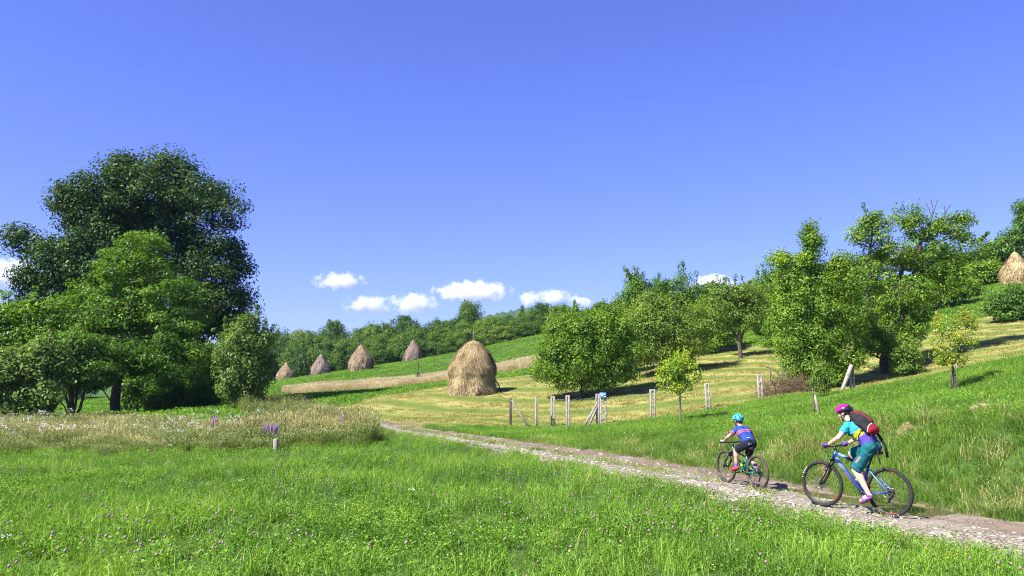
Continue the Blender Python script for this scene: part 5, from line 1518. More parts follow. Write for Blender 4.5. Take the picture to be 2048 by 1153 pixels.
def bicycle(cfg, loc, rz, pitch, label):
    root = empty('bicycle', loc)
    root.rotation_euler = Euler((cfg.get('roll', 0), -pitch, rz), 'XYZ')
    r, wb, bb = cfg['r'], cfg['wb'], np.array([cfg['bb'][0], 0, cfg['bb'][1]])
    tw = cfg['tw']; k = cfg['k']
    hb, ht = np.array([cfg['hb'][0], 0, cfg['hb'][1]]), np.array([cfg['ht'][0], 0, cfg['ht'][1]])
    st = np.array([cfg['st'][0], 0, cfg['st'][1]])       # seat tube top
    sd = np.array([cfg['saddle'][0], 0, cfg['saddle'][1]])
    ra = np.array([0, 0, r]); fa = np.array([wb, 0, r])
    paint, p2 = cfg['paint'], cfg['paint2']
    wheel(root, 'rear_wheel', 0.0, r, tw, 0.13, True, cfg['tyre'], cfg['decals_r'], cfg['knobs'], cfg.get('letters_r'))
    wheel(root, 'front_wheel', wb, r, tw, 0.10, False, cfg['tyre'], cfg['decals_f'], cfg['knobs'], cfg.get('letters_f'))
    fr = empty('frame'); fr.parent = root
    tb(fr, 'head_tube', [hb, ht], 0.027 * k, paint, 14)
    d0 = hb + (ht - hb) * 0.2; t0 = hb + (ht - hb) * 0.85
    tb(fr, 'down_tube', [d0, d0 + (bb - d0) * 0.12 + np.array([0, 0, 0.008]), d0 + (bb - d0) * 0.55, bb], [0.026 * k, 0.031 * k, 0.031 * k, 0.03 * k], paint, 12)
    if cfg.get('light_patch'):
        tb(fr, 'pale_down_tube_panel', [d0 + (bb - d0) * 0.06 + np.array([0, 0, 0.008]), d0 + (bb - d0) * 0.13 + np.array([0, 0, 0.008]), d0 + (bb - d0) * 0.42], [0.030 * k, 0.0325 * k, 0.0325 * k], p2, 12)
        tb(fr, 'red_down_tube_stripe', [d0 + (bb - d0) * 0.2 + np.array([0.006, 0.024, -0.012]), d0 + (bb - d0) * 0.75 + np.array([0.006, 0.024, -0.012])], 0.010, REDP, 6)
    tt1 = st + np.array([0.012, 0, -0.03])
    tb(fr, 'top_tube', [t0, (t0 + tt1) / 2 + np.array([0, 0, -0.008]), tt1], [0.022 * k, 0.019 * k, 0.017 * k], paint, 12)
    if cfg.get('light_patch'):
        tb(fr, 'pale_top_tube_panel', [t0 + (tt1 - t0) * 0.10, t0 + (tt1 - t0) * 0.38], [0.0235 * k, 0.0225 * k], p2, 12)
        tb(fr, 'black_top_tube_panel', [t0 + (tt1 - t0) * 0.40, t0 + (tt1 - t0) * 0.60], [0.0228 * k, 0.0218 * k], BLACKP, 12)
    tb(fr, 'seat_tube', [bb, st], [0.021 * k, 0.018 * k], paint, 12)
    tb(fr, 'bottom_bracket', [bb + np.array([0, -0.037, 0]), bb + np.array([0, 0.037, 0])], 0.025, BLACKM, 14)
    for s in (1, -1):
        drop = ra + np.array([0.0, s * 0.075, 0.0])
        tb(fr, 'chainstay', [bb + np.array([-0.03, s * 0.022, 0.0]), bb + np.array([-0.16, s * 0.05, -0.004]), drop + np.array([0.02, 0, -0.006])], [0.016, 0.013, 0.010], paint, 8)
        if cfg.get('shock'):
            rk = st + (bb - st) * 0.42
            tb(fr, 'seatstay', [rk + np.array([-0.02, s * 0.03, 0.02]), rk + np.array([-0.12, s * 0.058, -0.05]), drop + np.array([0.005, 0, 0.03])], [0.015, 0.012, 0.012], paint, 8)
        else:
            tb(fr, 'seatstay', [st + np.array([-0.008, s * 0.018, -0.06]), st + np.array([-0.11, s * 0.05, -0.15]), drop + np.array([0.0, 0, 0.02])], [0.010, 0.009, 0.009], p2, 8)
            tb(fr, 'blue_seatstay_end', [drop + (st - drop) * 0.42 + np.array([0, -s * 0.016, -0.025]), drop + np.array([0.0, 0, 0.012])], [0.0105, 0.011], paint, 8)
        tb(fr, 'dropout', [drop + np.array([0.03, 0, -0.01]), drop + np.array([-0.012, 0, 0.012])], [0.014, 0.016], paint, 8)
    if cfg.get('shock'):
        rk = st + (bb - st) * 0.42
        tb(fr, 'shock', [rk, rk + np.array([0.10, 0, -0.035]), rk + np.array([0.20, 0, -0.03])], [0.016, 0.02, 0.02], BLACKM, 10)
        tb(fr, 'rocker_link', [rk + np.array([-0.02, 0.032, 0.02]), rk + np.array([0.05, 0.032, 0.01])], 0.014, BLACKM, 8)
    tb(root, 'seat_post', [st + (bb - st) * 0.06, sd + np.array([0.01, 0, -0.045])], 0.0145, BLACKM, 10)
    # saddle
    mb = MB(); secs = []
    for u in np.linspace(0, 1, 9):
        x = -0.13 + 0.26 * u; w = np.interp(u, [0, 0.12, 0.35, 0.7, 1], [0.045, 0.068, 0.05, 0.024, 0.014]) * (0.85 + 0.15 * k)
        secs.append([(sd[0] + x, w * math.cos(a), sd[2] - 0.012 + 0.02 * math.sin(a) * (1 if math.sin(a) > 0 else 1.6) + 0.012 * (1 - u) ** 2) for a in np.arange(12) * 2 * math.pi / 12])
    V = np.array(secs).reshape(-1, 3); i = np.arange(12); j = (i + 1) % 12
    F = np.concatenate([np.stack([m * 12 + i, m * 12 + j, (m + 1) * 12 + j, (m + 1) * 12 + i], 1) for m in range(8)])
    V = np.concatenate([V, [V[:12].mean(0)], [V[-12:].mean(0)]])
    F3 = np.concatenate([np.stack([i, j, np.full(12, 108)], 1), np.stack([96 + j, 96 + i, np.full(12, 109)], 1)])
    mb.add(V, F, F3)
    for s in (1, -1): mb.tube([(sd[0] - 0.08, s * 0.022, sd[2] - 0.035), (sd[0] - 0.04, s * 0.022, sd[2] - 0.05), (sd[0] + 0.05, s * 0.02, sd[2] - 0.05), (sd[0] + 0.1, s * 0.01, sd[2] - 0.03)], 0.0035, 6)
    mb.build('saddle', BLACKP, root, True)
    # fork
    fk = empty('fork'); fk.parent = root
    ax = (hb - ht) / np.linalg.norm(hb - ht)
    crown = hb + ax * 0.035
    tb(fk, 'fork_crown', [crown + np.array([0, -0.065, 0]), crown + np.array([0, 0, 0.012]), crown + np.array([0, 0.065, 0])], [0.022, 0.026, 0.022], BLACKM, 10)
    tb(fk, 'steerer', [crown, ht + (ht - hb) * 0.25], 0.018, BLACKM, 10)
    for s in (1, -1):
        top = crown + np.array([0, s * 0.062, 0.01]); end = fa + np.array([0, s * 0.062, 0])
        m_ = top + (end - top) * 0.36
        tb(fk, 'stanchion', [top, m_], 0.016, BLACKM if not cfg.get('shock') else STEEL, 10)
        tb(fk, 'fork_leg', [m_ - (end - top) * 0.03, m_ + (end - top) * 0.1, end + (end - top) * 0.0, end + np.array([0.0, 0, -0.02])], [0.025, 0.022, 0.019, 0.015], BLACKM, 10)
        if cfg.get('light_patch'):
            tb(fk, 'fork_decal', [m_ + (end - top) * 0.12 + np.array([0.0, s * 0.016, 0]), m_ + (end - top) * 0.42 + np.array([0.0, s * 0.014, 0])], 0.009, pmat('orange_decal', (0.5, 0.12, 0.05)), 6)
    a1 = m_ ; tb(fk, 'fork_arch', [fa * 0 + crown + (fa - crown) * 0.36 + np.array([0.03, -0.06, 0.02]), crown + (fa - crown) * 0.33 + np.array([0.045, 0, 0.05]), crown + (fa - crown) * 0.36 + np.array([0.03, 0.06, 0.02])], 0.013, BLACKM, 8)
    mbc = MB(); mbc.box(fa + np.array([-0.065, 0.062, 0.055]), (0.05, 0.035, 0.07), bevel=0.008); mbc.build('front_caliper', BLACKM, fk)
    # handlebar
    bar = np.array([cfg['bar'][0], 0, cfg['bar'][1]]); hw = cfg['hw']
    hbar = empty('handlebar'); hbar.parent = root
    tb(hbar, 'stem', [ht + (ht - hb) * 0.22, bar], [0.02, 0.019], BLACKM, 10)
    ends = [np.array([bar[0] - 0.035, s * hw, bar[2] + 0.015]) for s in (-1, 1)]
    tb(hbar, 'bar', [ends[0], bar + np.array([-0.012, -hw * 0.55, 0.012]), bar + np.array([0, -hw * 0.25, 0.0]), bar + np.array([0, hw * 0.25, 0.0]), bar + np.array([-0.012, hw * 0.55, 0.012]), ends[1]], 0.013, BLACKM, 10)
    for e, s in zip(ends, (-1, 1)):
        tb(hbar, 'grip', [e + np.array([0.0, s * 0.005, 0]), e + np.array([0.008, -s * 0.125, -0.001])], 0.0165, BLACKP, 10)
        tb(hbar, 'brake_lever', [e + np.array([0.022, -s * 0.15, -0.008]), e + np.array([0.06, -s * 0.10, -0.02]), e + np.array([0.055, -s * 0.03, -0.03])], [0.008, 0.006, 0.006], BLACKM, 6)
        tb(hbar, 'brake_hose', [e + np.array([0.04, -s * 0.15, -0.005]), bar + np.array([0.11, s * 0.12, 0.02]), bar + np.array([0.09, s * 0.05, -0.10]), hb + np.array([0.05, s * 0.04, 0.0])], 0.0035, BLACKP, 5)
    # drivetrain
    dr = empty('drivetrain'); dr.parent = root
    ca = cfg['crank_a']; cl = cfg['crank']
    for s, a in ((1, ca), (-1, ca + math.pi)):
        d_ = np.array([math.cos(a), 0, math.sin(a)])
        o0 = bb + np.array([0, s * 0.055, 0]); e = o0 + d_ * cl + np.array([0, s * 0.025, 0])
        tb(dr, 'crank_arm', [o0, o0 + d_ * cl * 0.5 + np.array([0, s * 0.012, 0]), e], [0.016, 0.013, 0.014], BLACKM, 8)
        pc = e + np.array([0, s * 0.055, 0])
        mb = MB(); pt = cfg['pedal_pitch'][0 if s > 0 else 1]
        mb.box(pc, (0.095, 0.085, 0.018), rot=(0, pt, 0), bevel=0.004)
        mb.tube([e, pc], 0.006, 6); mb.build('pedal', BLACKP, dr)
    ry = -0.047
    mb = MB(); mb.lathe([(0.04, -0.0015), (0.072 * k, -0.0015), (0.072 * k, 0.0015), (0.04, 0.0015)], 32, 'y', c=bb + np.array([0, ry, 0]), closed=True)
    for q in range(4):
        a = q * math.pi / 2 + 0.5; mb.tube([bb + np.array([0, ry, 0]), bb + np.array([math.cos(a) * 0.05, ry, math.sin(a) * 0.05])], 0.006, 5)
    mb.build('chainring', BLACKM, dr)
    cr = 0.072 * k; rr_ = 0.05
    tb(dr, 'chain', [bb + np.array([0, ry, cr]), ra + np.array([0, ry - 0.01, rr_])], 0.004, BLACKM, 5)
    dl = ra + np.array([0.02, ry - 0.022, -0.10]); dl2 = dl + np.array([0.035, 0, -0.075])
    tb(dr, 'lower_chain', [bb + np.array([0, ry, -cr]), dl2 + np.array([0, 0.008, -0.015])], 0.004, BLACKM, 5)
    tb(dr, 'derailleur', [ra + np.array([-0.005, ry - 0.03, -0.02]), ra + np.array([-0.02, ry - 0.035, -0.06]), dl, dl2], [0.010, 0.017, 0.018, 0.012], BLACKM, 8)
    tag(root, label, 'bicycle', 'bicycles being ridden along the track')
    return root

def ride_frame(px, d, rz_deg, wb):
    """contact points of both wheels on the track -> location, heading, pitch"""
    x, y = P(px, 1000, d)[0], d
    rz = R(rz_deg)
    fx_, fy_ = x + math.cos(rz) * wb, y + math.sin(rz) * wb
    z0 = float(track_z(np.array([x]), np.array([y]))[0]); z1 = float(track_z(np.array([fx_]), np.array([fy_]))[0])
    return (x, y, z0 - 0.004), rz, math.atan2(z1 - z0, wb)

WCFG = dict(r=0.368, wb=1.125, tw=0.029, k=1.15, bb=(0.435, 0.315), hb=(0.905, 0.795), ht=(0.860, 0.905), st=(0.315, 0.735), saddle=(0.225, 0.955), bar=(0.905, 0.985), hw=0.355,
            paint=BLUEP, paint2=LBLUE, tyre=RUBBER, decals_r=[(R(95), R(112)), (R(246), R(285))], decals_f=[(R(80), R(100)), (R(205), R(235))], knobs=64, letters_r=R(262), letters_f=R(28), light_patch=True,
            crank=0.17, crank_a=R(232), pedal_pitch=(0.45, -0.2))
CCFG = dict(r=0.318, wb=0.985, tw=0.027, k=1.0, bb=(0.395, 0.29), hb=(0.775, 0.62), ht=(0.742, 0.71), st=(0.31, 0.58), saddle=(0.215, 0.755), bar=(0.765, 0.805), hw=0.31,
            paint=TEALP, paint2=TEALP, tyre=MUDDY, decals_r=[], decals_f=[], knobs=56, shock=True, crank=0.14, crank_a=R(-15), pedal_pitch=(0.15, 0.3))
W_LOC, W_RZ, W_PT = ride_frame(1779, 12.15, 126.5, WCFG['wb'])
C_LOC, C_RZ, C_PT = ride_frame(1517, 14.8, 110, CCFG['wb'])
bicycle(WCFG, W_LOC, W_RZ, W_PT, 'blue mountain bike ridden by the woman with the backpack')
bicycle(CCFG, C_LOC, C_RZ, C_PT, 'small green mountain bike ridden by the child')

# ---------------------------------------------------------------- riders (implicit surfaces)
class SDF:
    def __init__(self, h):
        self.h, self.p = h, []
    def cone(self, a, b, ra, rb, k=0.02, cuts=(), grow=0.0, op='u'):
        a, b = np.asarray(a, float), np.asarray(b, float)
        self.p.append(('c', a, b, ra + grow, rb + grow, k, cuts, op, (np.minimum(a, b) - max(ra, rb) - grow, np.maximum(a, b) + max(ra, rb) + grow)))
        return self
    def chain(self, pts, rads, k=0.02, **kw):
        for i in range(len(pts) - 1): self.cone(pts[i], pts[i + 1], rads[i], rads[i + 1], k, **kw)
        return self
    def ell(self, c, r, M=None, k=0.02, cuts=(), grow=0.0, op='u'):
        c, r = np.asarray(c, float), np.asarray(r, float) + grow
        M = np.eye(3) if M is None else np.asarray(M, float)    # rows: local axes
        ext = np.sqrt(((M * r[:, None]) ** 2).sum(0))
        self.p.append(('e', c, r, M, None, k, cuts, op, (c - ext, c + ext)))
        return self
    def mesh(self):
        h = self.h
        us = [q for q in self.p if q[7] == 'u']
        lo = np.min([q[8][0] for q in us], 0) - 3 * h; hi = np.max([q[8][1] for q in us], 0) + 3 * h
        n = np.ceil((hi - lo) / h).astype(int) + 1
        Fd = np.full(n, 1.0, np.float32)
        axs = [lo[i] + np.arange(n[i]) * h for i in range(3)]
        for typ, A, B, C_, D_, k, cuts, op, (b0, b1) in self.p:
            m = k + 3 * h
            i0 = np.clip(np.floor((b0 - m - lo) / h).astype(int), 0, n - 1); i1 = np.clip(np.ceil((b1 + m - lo) / h).astype(int) + 1, 1, n)
            if np.any(i1 <= i0): continue
            X, Y, Z = np.meshgrid(axs[0][i0[0]:i1[0]], axs[1][i0[1]:i1[1]], axs[2][i0[2]:i1[2]], indexing='ij')
            Q = np.stack([X, Y, Z], -1)
            if typ == 'c':
                ba = B - A; L2 = ba @ ba + 1e-12
                t = np.clip(((Q - A) @ ba) / L2, 0, 1)
                d = np.linalg.norm(Q - A - t[..., None] * ba, axis=-1) - (C_ + (D_ - C_) * t)
            else:
                q = (Q - A) @ C_.T
                k0 = np.linalg.norm(q / B, axis=-1); k1 = np.linalg.norm(q / (B * B), axis=-1) + 1e-9
                d = k0 * (k0 - 1) / k1
            for (pt, nn) in cuts:
                nn = np.asarray(nn, float); nn = nn / np.linalg.norm(nn)
                d = np.maximum(d, (Q - np.asarray(pt)) @ nn)
            sl = tuple(slice(i0[i], i1[i]) for i in range(3))
            a = Fd[sl]
            if op == 'u':
                w = np.clip(0.5 + 0.5 * (a - d) / k, 0, 1)
                Fd[sl] = a * (1 - w) + d * w - k * w * (1 - w)
            else:
                w = np.clip(0.5 - 0.5 * (a + d) / k, 0, 1)
                Fd[sl] = a * (1 - w) - d * w + k * w * (1 - w)
        return nets(Fd, lo, h)

def nets(Fd, lo, h):
    ins = Fd < 0
    c = [ins[a:Fd.shape[0] - 1 + a, b:Fd.shape[1] - 1 + b, e:Fd.shape[2] - 1 + e] for a in (0, 1) for b in (0, 1) for e in (0, 1)]
    s = np.sum(c, axis=0)
    act = (s > 0) & (s < 8)
    I = np.argwhere(act)
    vid = np.full(act.shape, -1, np.int64); vid[act] = np.arange(len(I))
    acc = np.zeros((len(I), 3)); cnt = np.zeros(len(I))
    corners = np.array([(a, b, e) for a in (0, 1) for b in (0, 1) for e in (0, 1)])
    val = np.stack([Fd[I[:, 0] + a, I[:, 1] + b, I[:, 2] + e] for a, b, e in corners], 1)
    for i in range(8):
        for j in range(i + 1, 8):
            if np.abs(corners[i] - corners[j]).sum() != 1: continue
            x = (val[:, i] < 0) != (val[:, j] < 0)
            t = np.where(x, val[:, i] / np.where(x, val[:, i] - val[:, j], 1), 0)
            p = corners[i] + t[:, None] * (corners[j] - corners[i])
            acc[x] += p[x]; cnt[x] += 1
    V = lo + (I + acc / cnt[:, None]) * h
    Fs = []
    for ax in range(3):
        sl0 = [slice(None)] * 3; sl1 = [slice(None)] * 3
        sl0[ax] = slice(0, -1); sl1[ax] = slice(1, None)
        a, b = ins[tuple(sl0)], ins[tuple(sl1)]
        E = np.argwhere(a != b)
        u, v = (ax + 1) % 3, (ax + 2) % 3
        ok = (E[:, u] > 0) & (E[:, v] > 0) & (E[:, u] < Fd.shape[u] - 1) & (E[:, v] < Fd.shape[v] - 1)
        E = E[ok]
        du = np.zeros(3, int); du[u] = 1; dv = np.zeros(3, int); dv[v] = 1
        q = np.stack([vid[tuple((E - du - dv).T)], vid[tuple((E - dv).T)], vid[tuple(E.T)], vid[tuple((E - du).T)]], 1)
        fl = a[tuple(E.T)]
        q[~fl] = q[~fl][:, ::-1]
        Fs.append(q)
    F = np.concatenate(Fs)
    return V, F[(F >= 0).all(1)]

def wrinkle(V, F, amp, seed):
    rng = np.random.default_rng(seed)
    n = np.zeros_like(V)
    fn = np.cross(V[F[:, 2]] - V[F[:, 0]], V[F[:, 3]] - V[F[:, 1]])
    for k in range(4): np.add.at(n, F[:, k], fn)
    n = unit(n)
    w = np.zeros(len(V))
    for k in range(7):
        d = unit(rng.normal(size=3) * np.array([1, 0.6, 1])); f = rng.uniform(55, 125)
        ph = V @ d * f + 1.4 * np.sin(V @ unit(rng.normal(size=3)) * 22 + rng.uniform(0, 6))
        w += (1 - np.abs(np.sin(ph * 0.5 + rng.uniform(0, 6)))) ** 2.2 * (0.35 + 0.65 * (np.sin(V @ unit(rng.normal(size=3)) * 14 + k) > 0.1))
    w -= w.mean()
    return V + n * (amp * w / 1.2)[:, None]

def sdf_obj(name, sdf, mats, parent, split=None, folds=0.0):
    parts = sdf if isinstance(sdf, list) else [sdf]
    Vs, Fs, n = [], [], 0
    for q in parts:
        V, F = q.mesh(); Vs.append(V); Fs.append(F + n); n += len(V)
    V, F = np.concatenate(Vs), np.concatenate(Fs)
    c0_ = V[F].mean(1)
    if folds > 0: V = wrinkle(V, F, folds, len(V))
    me = fast_mesh(name, V, F, True)
    o = link(name, me, mats, parent)
    if split is not None:
        c = c0_
        me.polygons.foreach_set('material_index', np.asarray(split(c), np.int32))
    return o

SKIN = pmat('skin', (0.52, 0.325, 0.24), rough=0.55, var=0.06, scale=20)
SKIN2 = pmat('skin_tanned', (0.40, 0.225, 0.15), rough=0.55, var=0.06, scale=20)
HAIR = pmat('brown_hair', (0.035, 0.02, 0.014), rough=0.5, var=0.4, scale=60)
EYEW = pmat('eye_white', (0.75, 0.74, 0.72), rough=0.2); EYEB = pmat('iris', (0.05, 0.03, 0.02), rough=0.15)
def cloth(name, col, var=0.10):
    return pmat(name, col, rough=0.85, var=var, scale=16, spec=0.2, bump=0.25, bscale=45)
TEAL_S = cloth('shirt_cyan', (0.026, 0.26, 0.37)); YEL_S = cloth('shirt_yellow', (0.47, 0.45, 0.025)); PUR_S = cloth('shirt_purple', (0.075, 0.045, 0.34))
TEAL_P = cloth('shorts_teal', (0.007, 0.10, 0.12)); CORAL = cloth('coral_print', (0.55, 0.16, 0.16))
BLK_C = cloth('black_cloth', (0.016, 0.016, 0.019), 0.25); NAVY = cloth('shorts_navy', (0.012, 0.012, 0.025), 0.2); BLUE_J = cloth('jersey_blue', (0.018, 0.052, 0.235)); RED_J = cloth('jersey_coral', (0.48, 0.10, 0.09)); GREY_P = cloth('print_grey', (0.35, 0.36, 0.42))
GLOVE_P = cloth('glove_purple', (0.10, 0.04, 0.21)); GLOVE_G = cloth('glove_grey', (0.42, 0.45, 0.55)); SOCK = cloth('sock_violet', (0.12, 0.07, 0.34)); SHOE_R = cloth('shoe_red', (0.55, 0.03, 0.06)); SHOE_P = cloth('sandal_purple', (0.17, 0.05, 0.19)); SOLE = cloth('sole_dark', (0.06, 0.05, 0.06))
MAG = pmat('helmet_magenta', (0.34, 0.007, 0.185), rough=0.18, var=0.05, coat=0.6); HBLK = pmat('helmet_black', (0.012, 0.011, 0.015), rough=0.25, coat=0.4); TURQ = pmat('helmet_turquoise', (0.026, 0.37, 0.46), rough=0.3, var=0.05, coat=0.4)
PK_BLK = cloth('pack_black', (0.018, 0.018, 0.021), 0.3); PK_RED = cloth('pack_red', (0.23, 0.010, 0.024)); PK_GRY = cloth('pack_silver', (0.45, 0.45, 0.48))

def frame_axes(f, up=(0, 0, 1)):
    f = unit(np.asarray(f, float)); l = unit(np.cross(np.asarray(up, float), f)); u = np.cross(f, l)
    return np.stack([f, l, u])

def ik(a, b, l1, l2, hint):
    a, b = np.asarray(a, float), np.asarray(b, float)
    d = b - a; D_ = np.linalg.norm(d); n = d / D_
    D_ = min(D_, (l1 + l2) * 0.995)
    x = (l1 * l1 - l2 * l2 + D_ * D_) / (2 * D_); hgt = math.sqrt(max(0, l1 * l1 - x * x))
    hh = np.asarray(hint, float); hh = unit(hh - n * (hh @ n))
    return a + n * x + hh * hgt

def head_prims(S, c, M, k, s=1.0):
    A = lambda f, l, u: np.asarray(c) + s * (f * M[0] + l * M[1] + u * M[2])
    S.ell(A(-0.008, 0, 0.022), np.array([0.098, 0.077, 0.092]) * s, M, k=0.02)
    S.ell(A(0.032, 0, -0.045), np.array([0.062, 0.056, 0.068]) * s, M, k=0.03)
    S.ell(A(0.060, 0, -0.092), np.array([0.026, 0.026, 0.022]) * s, M, k=0.025)       # chin
    S.cone(A(0.088, 0, 0.0), A(0.108, 0, -0.030), 0.008 * s, 0.012 * s, k=0.012)          # nose
    S.ell(A(0.082, 0, 0.022), np.array([0.016, 0.05, 0.010]) * s, M, k=0.014)             # brow
    for q in (1, -1):
        S.ell(A(0.098, q * 0.032, 0.004), np.array([0.018, 0.017, 0.011]) * s, M, k=0.008, op='s')
        S.ell(A(-0.004, q * 0.079, -0.012), np.array([0.020, 0.009, 0.032]) * s, M, k=0.006)  # ear
        S.ell(A(0.062, q * 0.042, -0.032), np.array([0.026, 0.022, 0.022]) * s, M, k=0.02)    # cheek
    S.ell(A(0.099, 0, -0.062), np.array([0.010, 0.026, 0.004]) * s, M, k=0.004, op='s')
    S.ell(A(0.090, 0, -0.069), np.array([0.010, 0.02, 0.006]) * s, M, k=0.006)            # lower lip

def eyes(c, M, s, parent):
    for q in (1, -1):
        p = np.asarray(c) + s * (0.082 * M[0] + q * 0.032 * M[1] + 0.004 * M[2])
        mb = MB(); mb.lathe([(math.sin(a) * 0.0125 * s, math.cos(a) * 0.0125 * s) for a in np.linspace(0.01, math.pi - 0.01, 9)], 12, 'z', c=p); mb.build('eye', EYEW, parent, True)
        p2 = p + M[0] * 0.0095 * s
        mb = MB(); mb.lathe([(math.sin(a) * 0.0055 * s, math.cos(a) * 0.0055 * s) for a in np.linspace(0.01, math.pi - 0.01, 7)], 10, 'z', c=p2); mb.build('iris', EYEB, parent, True)

def hand(S, G_, hc, u, wrist, s=1.0, gl=0.003):
    """five fingers closed round a grip: hc grip centre, u axis towards the thumb side (inwards), wrist position"""
    hc = np.asarray(hc, float); u = unit(np.asarray(u, float))
    up = np.array([0, 0, 1.0]); up = unit(up - u * (up @ u)); f = np.cross(u, up)
    if f[0] < 0: f = -f
    A = lambda ff, uu, nn: hc + s * (ff * f + uu * u + nn * up)
    wr = np.asarray(wrist, float)
    for T, g in ((S, 0.0), (G_, gl)):
        T.cone(wr, A(-0.022, 0.004, 0.030), 0.024 * s, 0.024 * s, k=0.012, grow=g)
        for q in (-0.03, -0.01, 0.01, 0.03):
            T.cone(A(-0.03, q * 0.8, 0.026), A(0.014, q, 0.031), 0.013 * s, 0.0125 * s, k=0.01, grow=g)
        lens = {-0.03: 0.82, -0.01: 0.97, 0.01: 1.05, 0.03: 0.95}
        for q, ln in lens.items():
            pts = [A(0.014, q, 0.031), A(0.014 + 0.026 * ln, q * 1.02, 0.012), A(0.012 + 0.016 * ln, q, -0.018 * ln), A(-0.008, q, -0.026 * ln)]
            rr = np.array([0.0105, 0.0095, 0.0088, 0.008]) * s
            if T is S: S.chain(pts, rr, k=0.004)
            else: T.chain(pts[:2], rr[:2], k=0.005, grow=g)
        pts = [A(-0.028, 0.028, 0.018), A(-0.010, 0.050, 0.004), A(0.014, 0.050, -0.016), A(0.026, 0.034, -0.020)]
        rr = np.array([0.0135, 0.0115, 0.010, 0.0085]) * s
        T.chain(pts if T is S else pts[:2], rr if T is S else rr[:2], k=0.006, grow=g)

def rider(cfg, loc, rz, pitch):
    root = empty('person', loc); root.rotation_euler = Euler((0, -pitch, rz), 'XYZ')
    s = cfg['s']; v = lambda *a: np.array(a, float)
    pel, wai, che, shc, hd = [v(q[0], 0, q[1]) for q in (cfg['pelvis'], cfg['waist'], cfg['chest'], cfg['shoulder'], cfg['head'])]
    HM = frame_axes(cfg['look'])
    hip = {q: pel + v(0.01, q * 0.082 * s, -0.02) for q in (1, -1)}
    sho = {q: shc + v(-0.01, q * cfg['sw'], -0.03 * s) for q in (1, -1)}
    grip = {q: v(cfg['bar'][0] - 0.03, q * (cfg['hw'] - 0.065), cfg['bar'][1] + 0.014) for q in (1, -1)}
    wri = {q: grip[q] + v(-0.070 * s, -q * 0.004, 0.040 * s) for q in (1, -1)}
    elb = {q: ik(sho[q], wri[q], cfg['ua'], cfg['fa'], v(-0.15, q * 0.9, -0.55)) for q in (1, -1)}
    ank = {1: np.array(cfg['ankle_l'], float), -1: np.array(cfg['ankle_r'], float)}
    toe = {1: np.array(cfg['toe_l'], float), -1: np.array(cfg['toe_r'], float)}
    kne = {q: ik(hip[q], ank[q], cfg['th'], cfg['ca'], v(1, q * 0.05, 0.35)) for q in (1, -1)}
    # ---- body
    S = SDF(0.007)
    tors = [(pel, 0.062, 0.098), (wai, 0.045, 0.090), (che, 0.072, 0.100), (shc + v(-0.02, 0, -0.03 * s), 0.075, 0.075)]
    def torso(T, g=0.0, k=0.04, cuts=()):
        for i in range(3):
            (a, la, ra), (b, lb, rb) = tors[i], tors[i + 1]
            for q in (1, -1):
                T.cone(a + v(0, q * la * s, 0), b + v(0, q * lb * s, 0), ra * s, rb * s, k * s, grow=g, cuts=cuts)
        for q in (1, -1):
            T.cone(shc + v(-0.01, 0, -0.015 * s), sho[q], 0.062 * s, 0.052 * s, k * s, grow=g, cuts=cuts)
    torso(S)
    neck0 = shc + v(0.005, 0, 0.0); neck1 = hd + HM[2] * -0.045 * s + HM[0] * -0.02 * s
    S.cone(neck0, neck1, 0.058 * s, 0.050 * s, 0.03 * s)
    head_prims(S, hd, HM, 0.02, cfg['hs'])
    for q in (1, -1):
        S.chain([sho[q], sho[q] + (elb[q] - sho[q]) * 0.5, elb[q]], np.array([0.049, 0.043, 0.036]) * s, 0.015 * s)
        S.chain([elb[q], elb[q] + (wri[q] - elb[q]) * 0.3, wri[q]], np.array([0.036, 0.038, 0.025]) * s, 0.012 * s)
        S.chain([hip[q], hip[q] + (kne[q] - hip[q]) * 0.5, kne[q]], np.array([0.090, 0.073, 0.054]) * s, 0.03 * s)
        back = unit(np.cross(kne[q] - ank[q], v(0, 1, 0)))
        if back[0] > 0: back = -back
        S.chain([kne[q], kne[q] + (ank[q] - kne[q]) * 0.32 + back * 0.014 * s, kne[q] + (ank[q] - kne[q]) * 0.65 + back * 0.006 * s, ank[q]], np.array([0.053, 0.055, 0.042, 0.033]) * s, 0.015 * s)
        heel = ank[q] - unit(toe[q] - ank[q]) * 0.035 * s + v(0, 0, -0.045 * s)
        S.chain([heel, ank[q] + (toe[q] - ank[q]) * 0.45 + v(0, 0, -0.01 * s), toe[q]], np.array([0.030, 0.034, 0.024]) * s, 0.02 * s)
    H = {q: SDF(0.0035) for q in (1, -1)}; GL = {q: SDF(0.0035) for q in (1, -1)}
    for q in (1, -1): hand(H[q], GL[q], grip[q], v(0.05, -q, 0), wri[q], s * cfg.get('hand', 1.0))
    sdf_obj('body', [S, H[1], H[-1]], cfg['skin'], root)
    eyes(hd, HM, cfg['hs'], root)
    for q in (1, -1): sdf_obj('glove', GL[q], cfg['glove'], root)
    # ---- jersey
    J = SDF(0.007)
    sp = unit(wai - pel)
    hem = pel + sp * 0.035 * s
    torso(J, 0.011, cuts=[(hem, -sp)])
    for q in (1, -1):
        d = elb[q] - sho[q]; cut = sho[q] + d * cfg['sleeve']
        J.cone(sho[q], sho[q] + d, 0.054 * s, 0.054 * s, 0.02 * s, grow=0.008, cuts=[(cut, d)])
    nk = unit(neck1 - neck0)
    J.cone(neck0, neck0 + nk * 0.03 * s, 0.066 * s, 0.062 * s, 0.02 * s, cuts=[(neck0 + nk * 0.035 * s, nk)])
    sdf_obj('jersey', J, cfg['jersey_mats'], root, lambda c: cfg['jersey_split'](c, pel, wai, che, shc, sho, elb), folds=0.006 * s)
    # ---- shorts
    T = SDF(0.007)
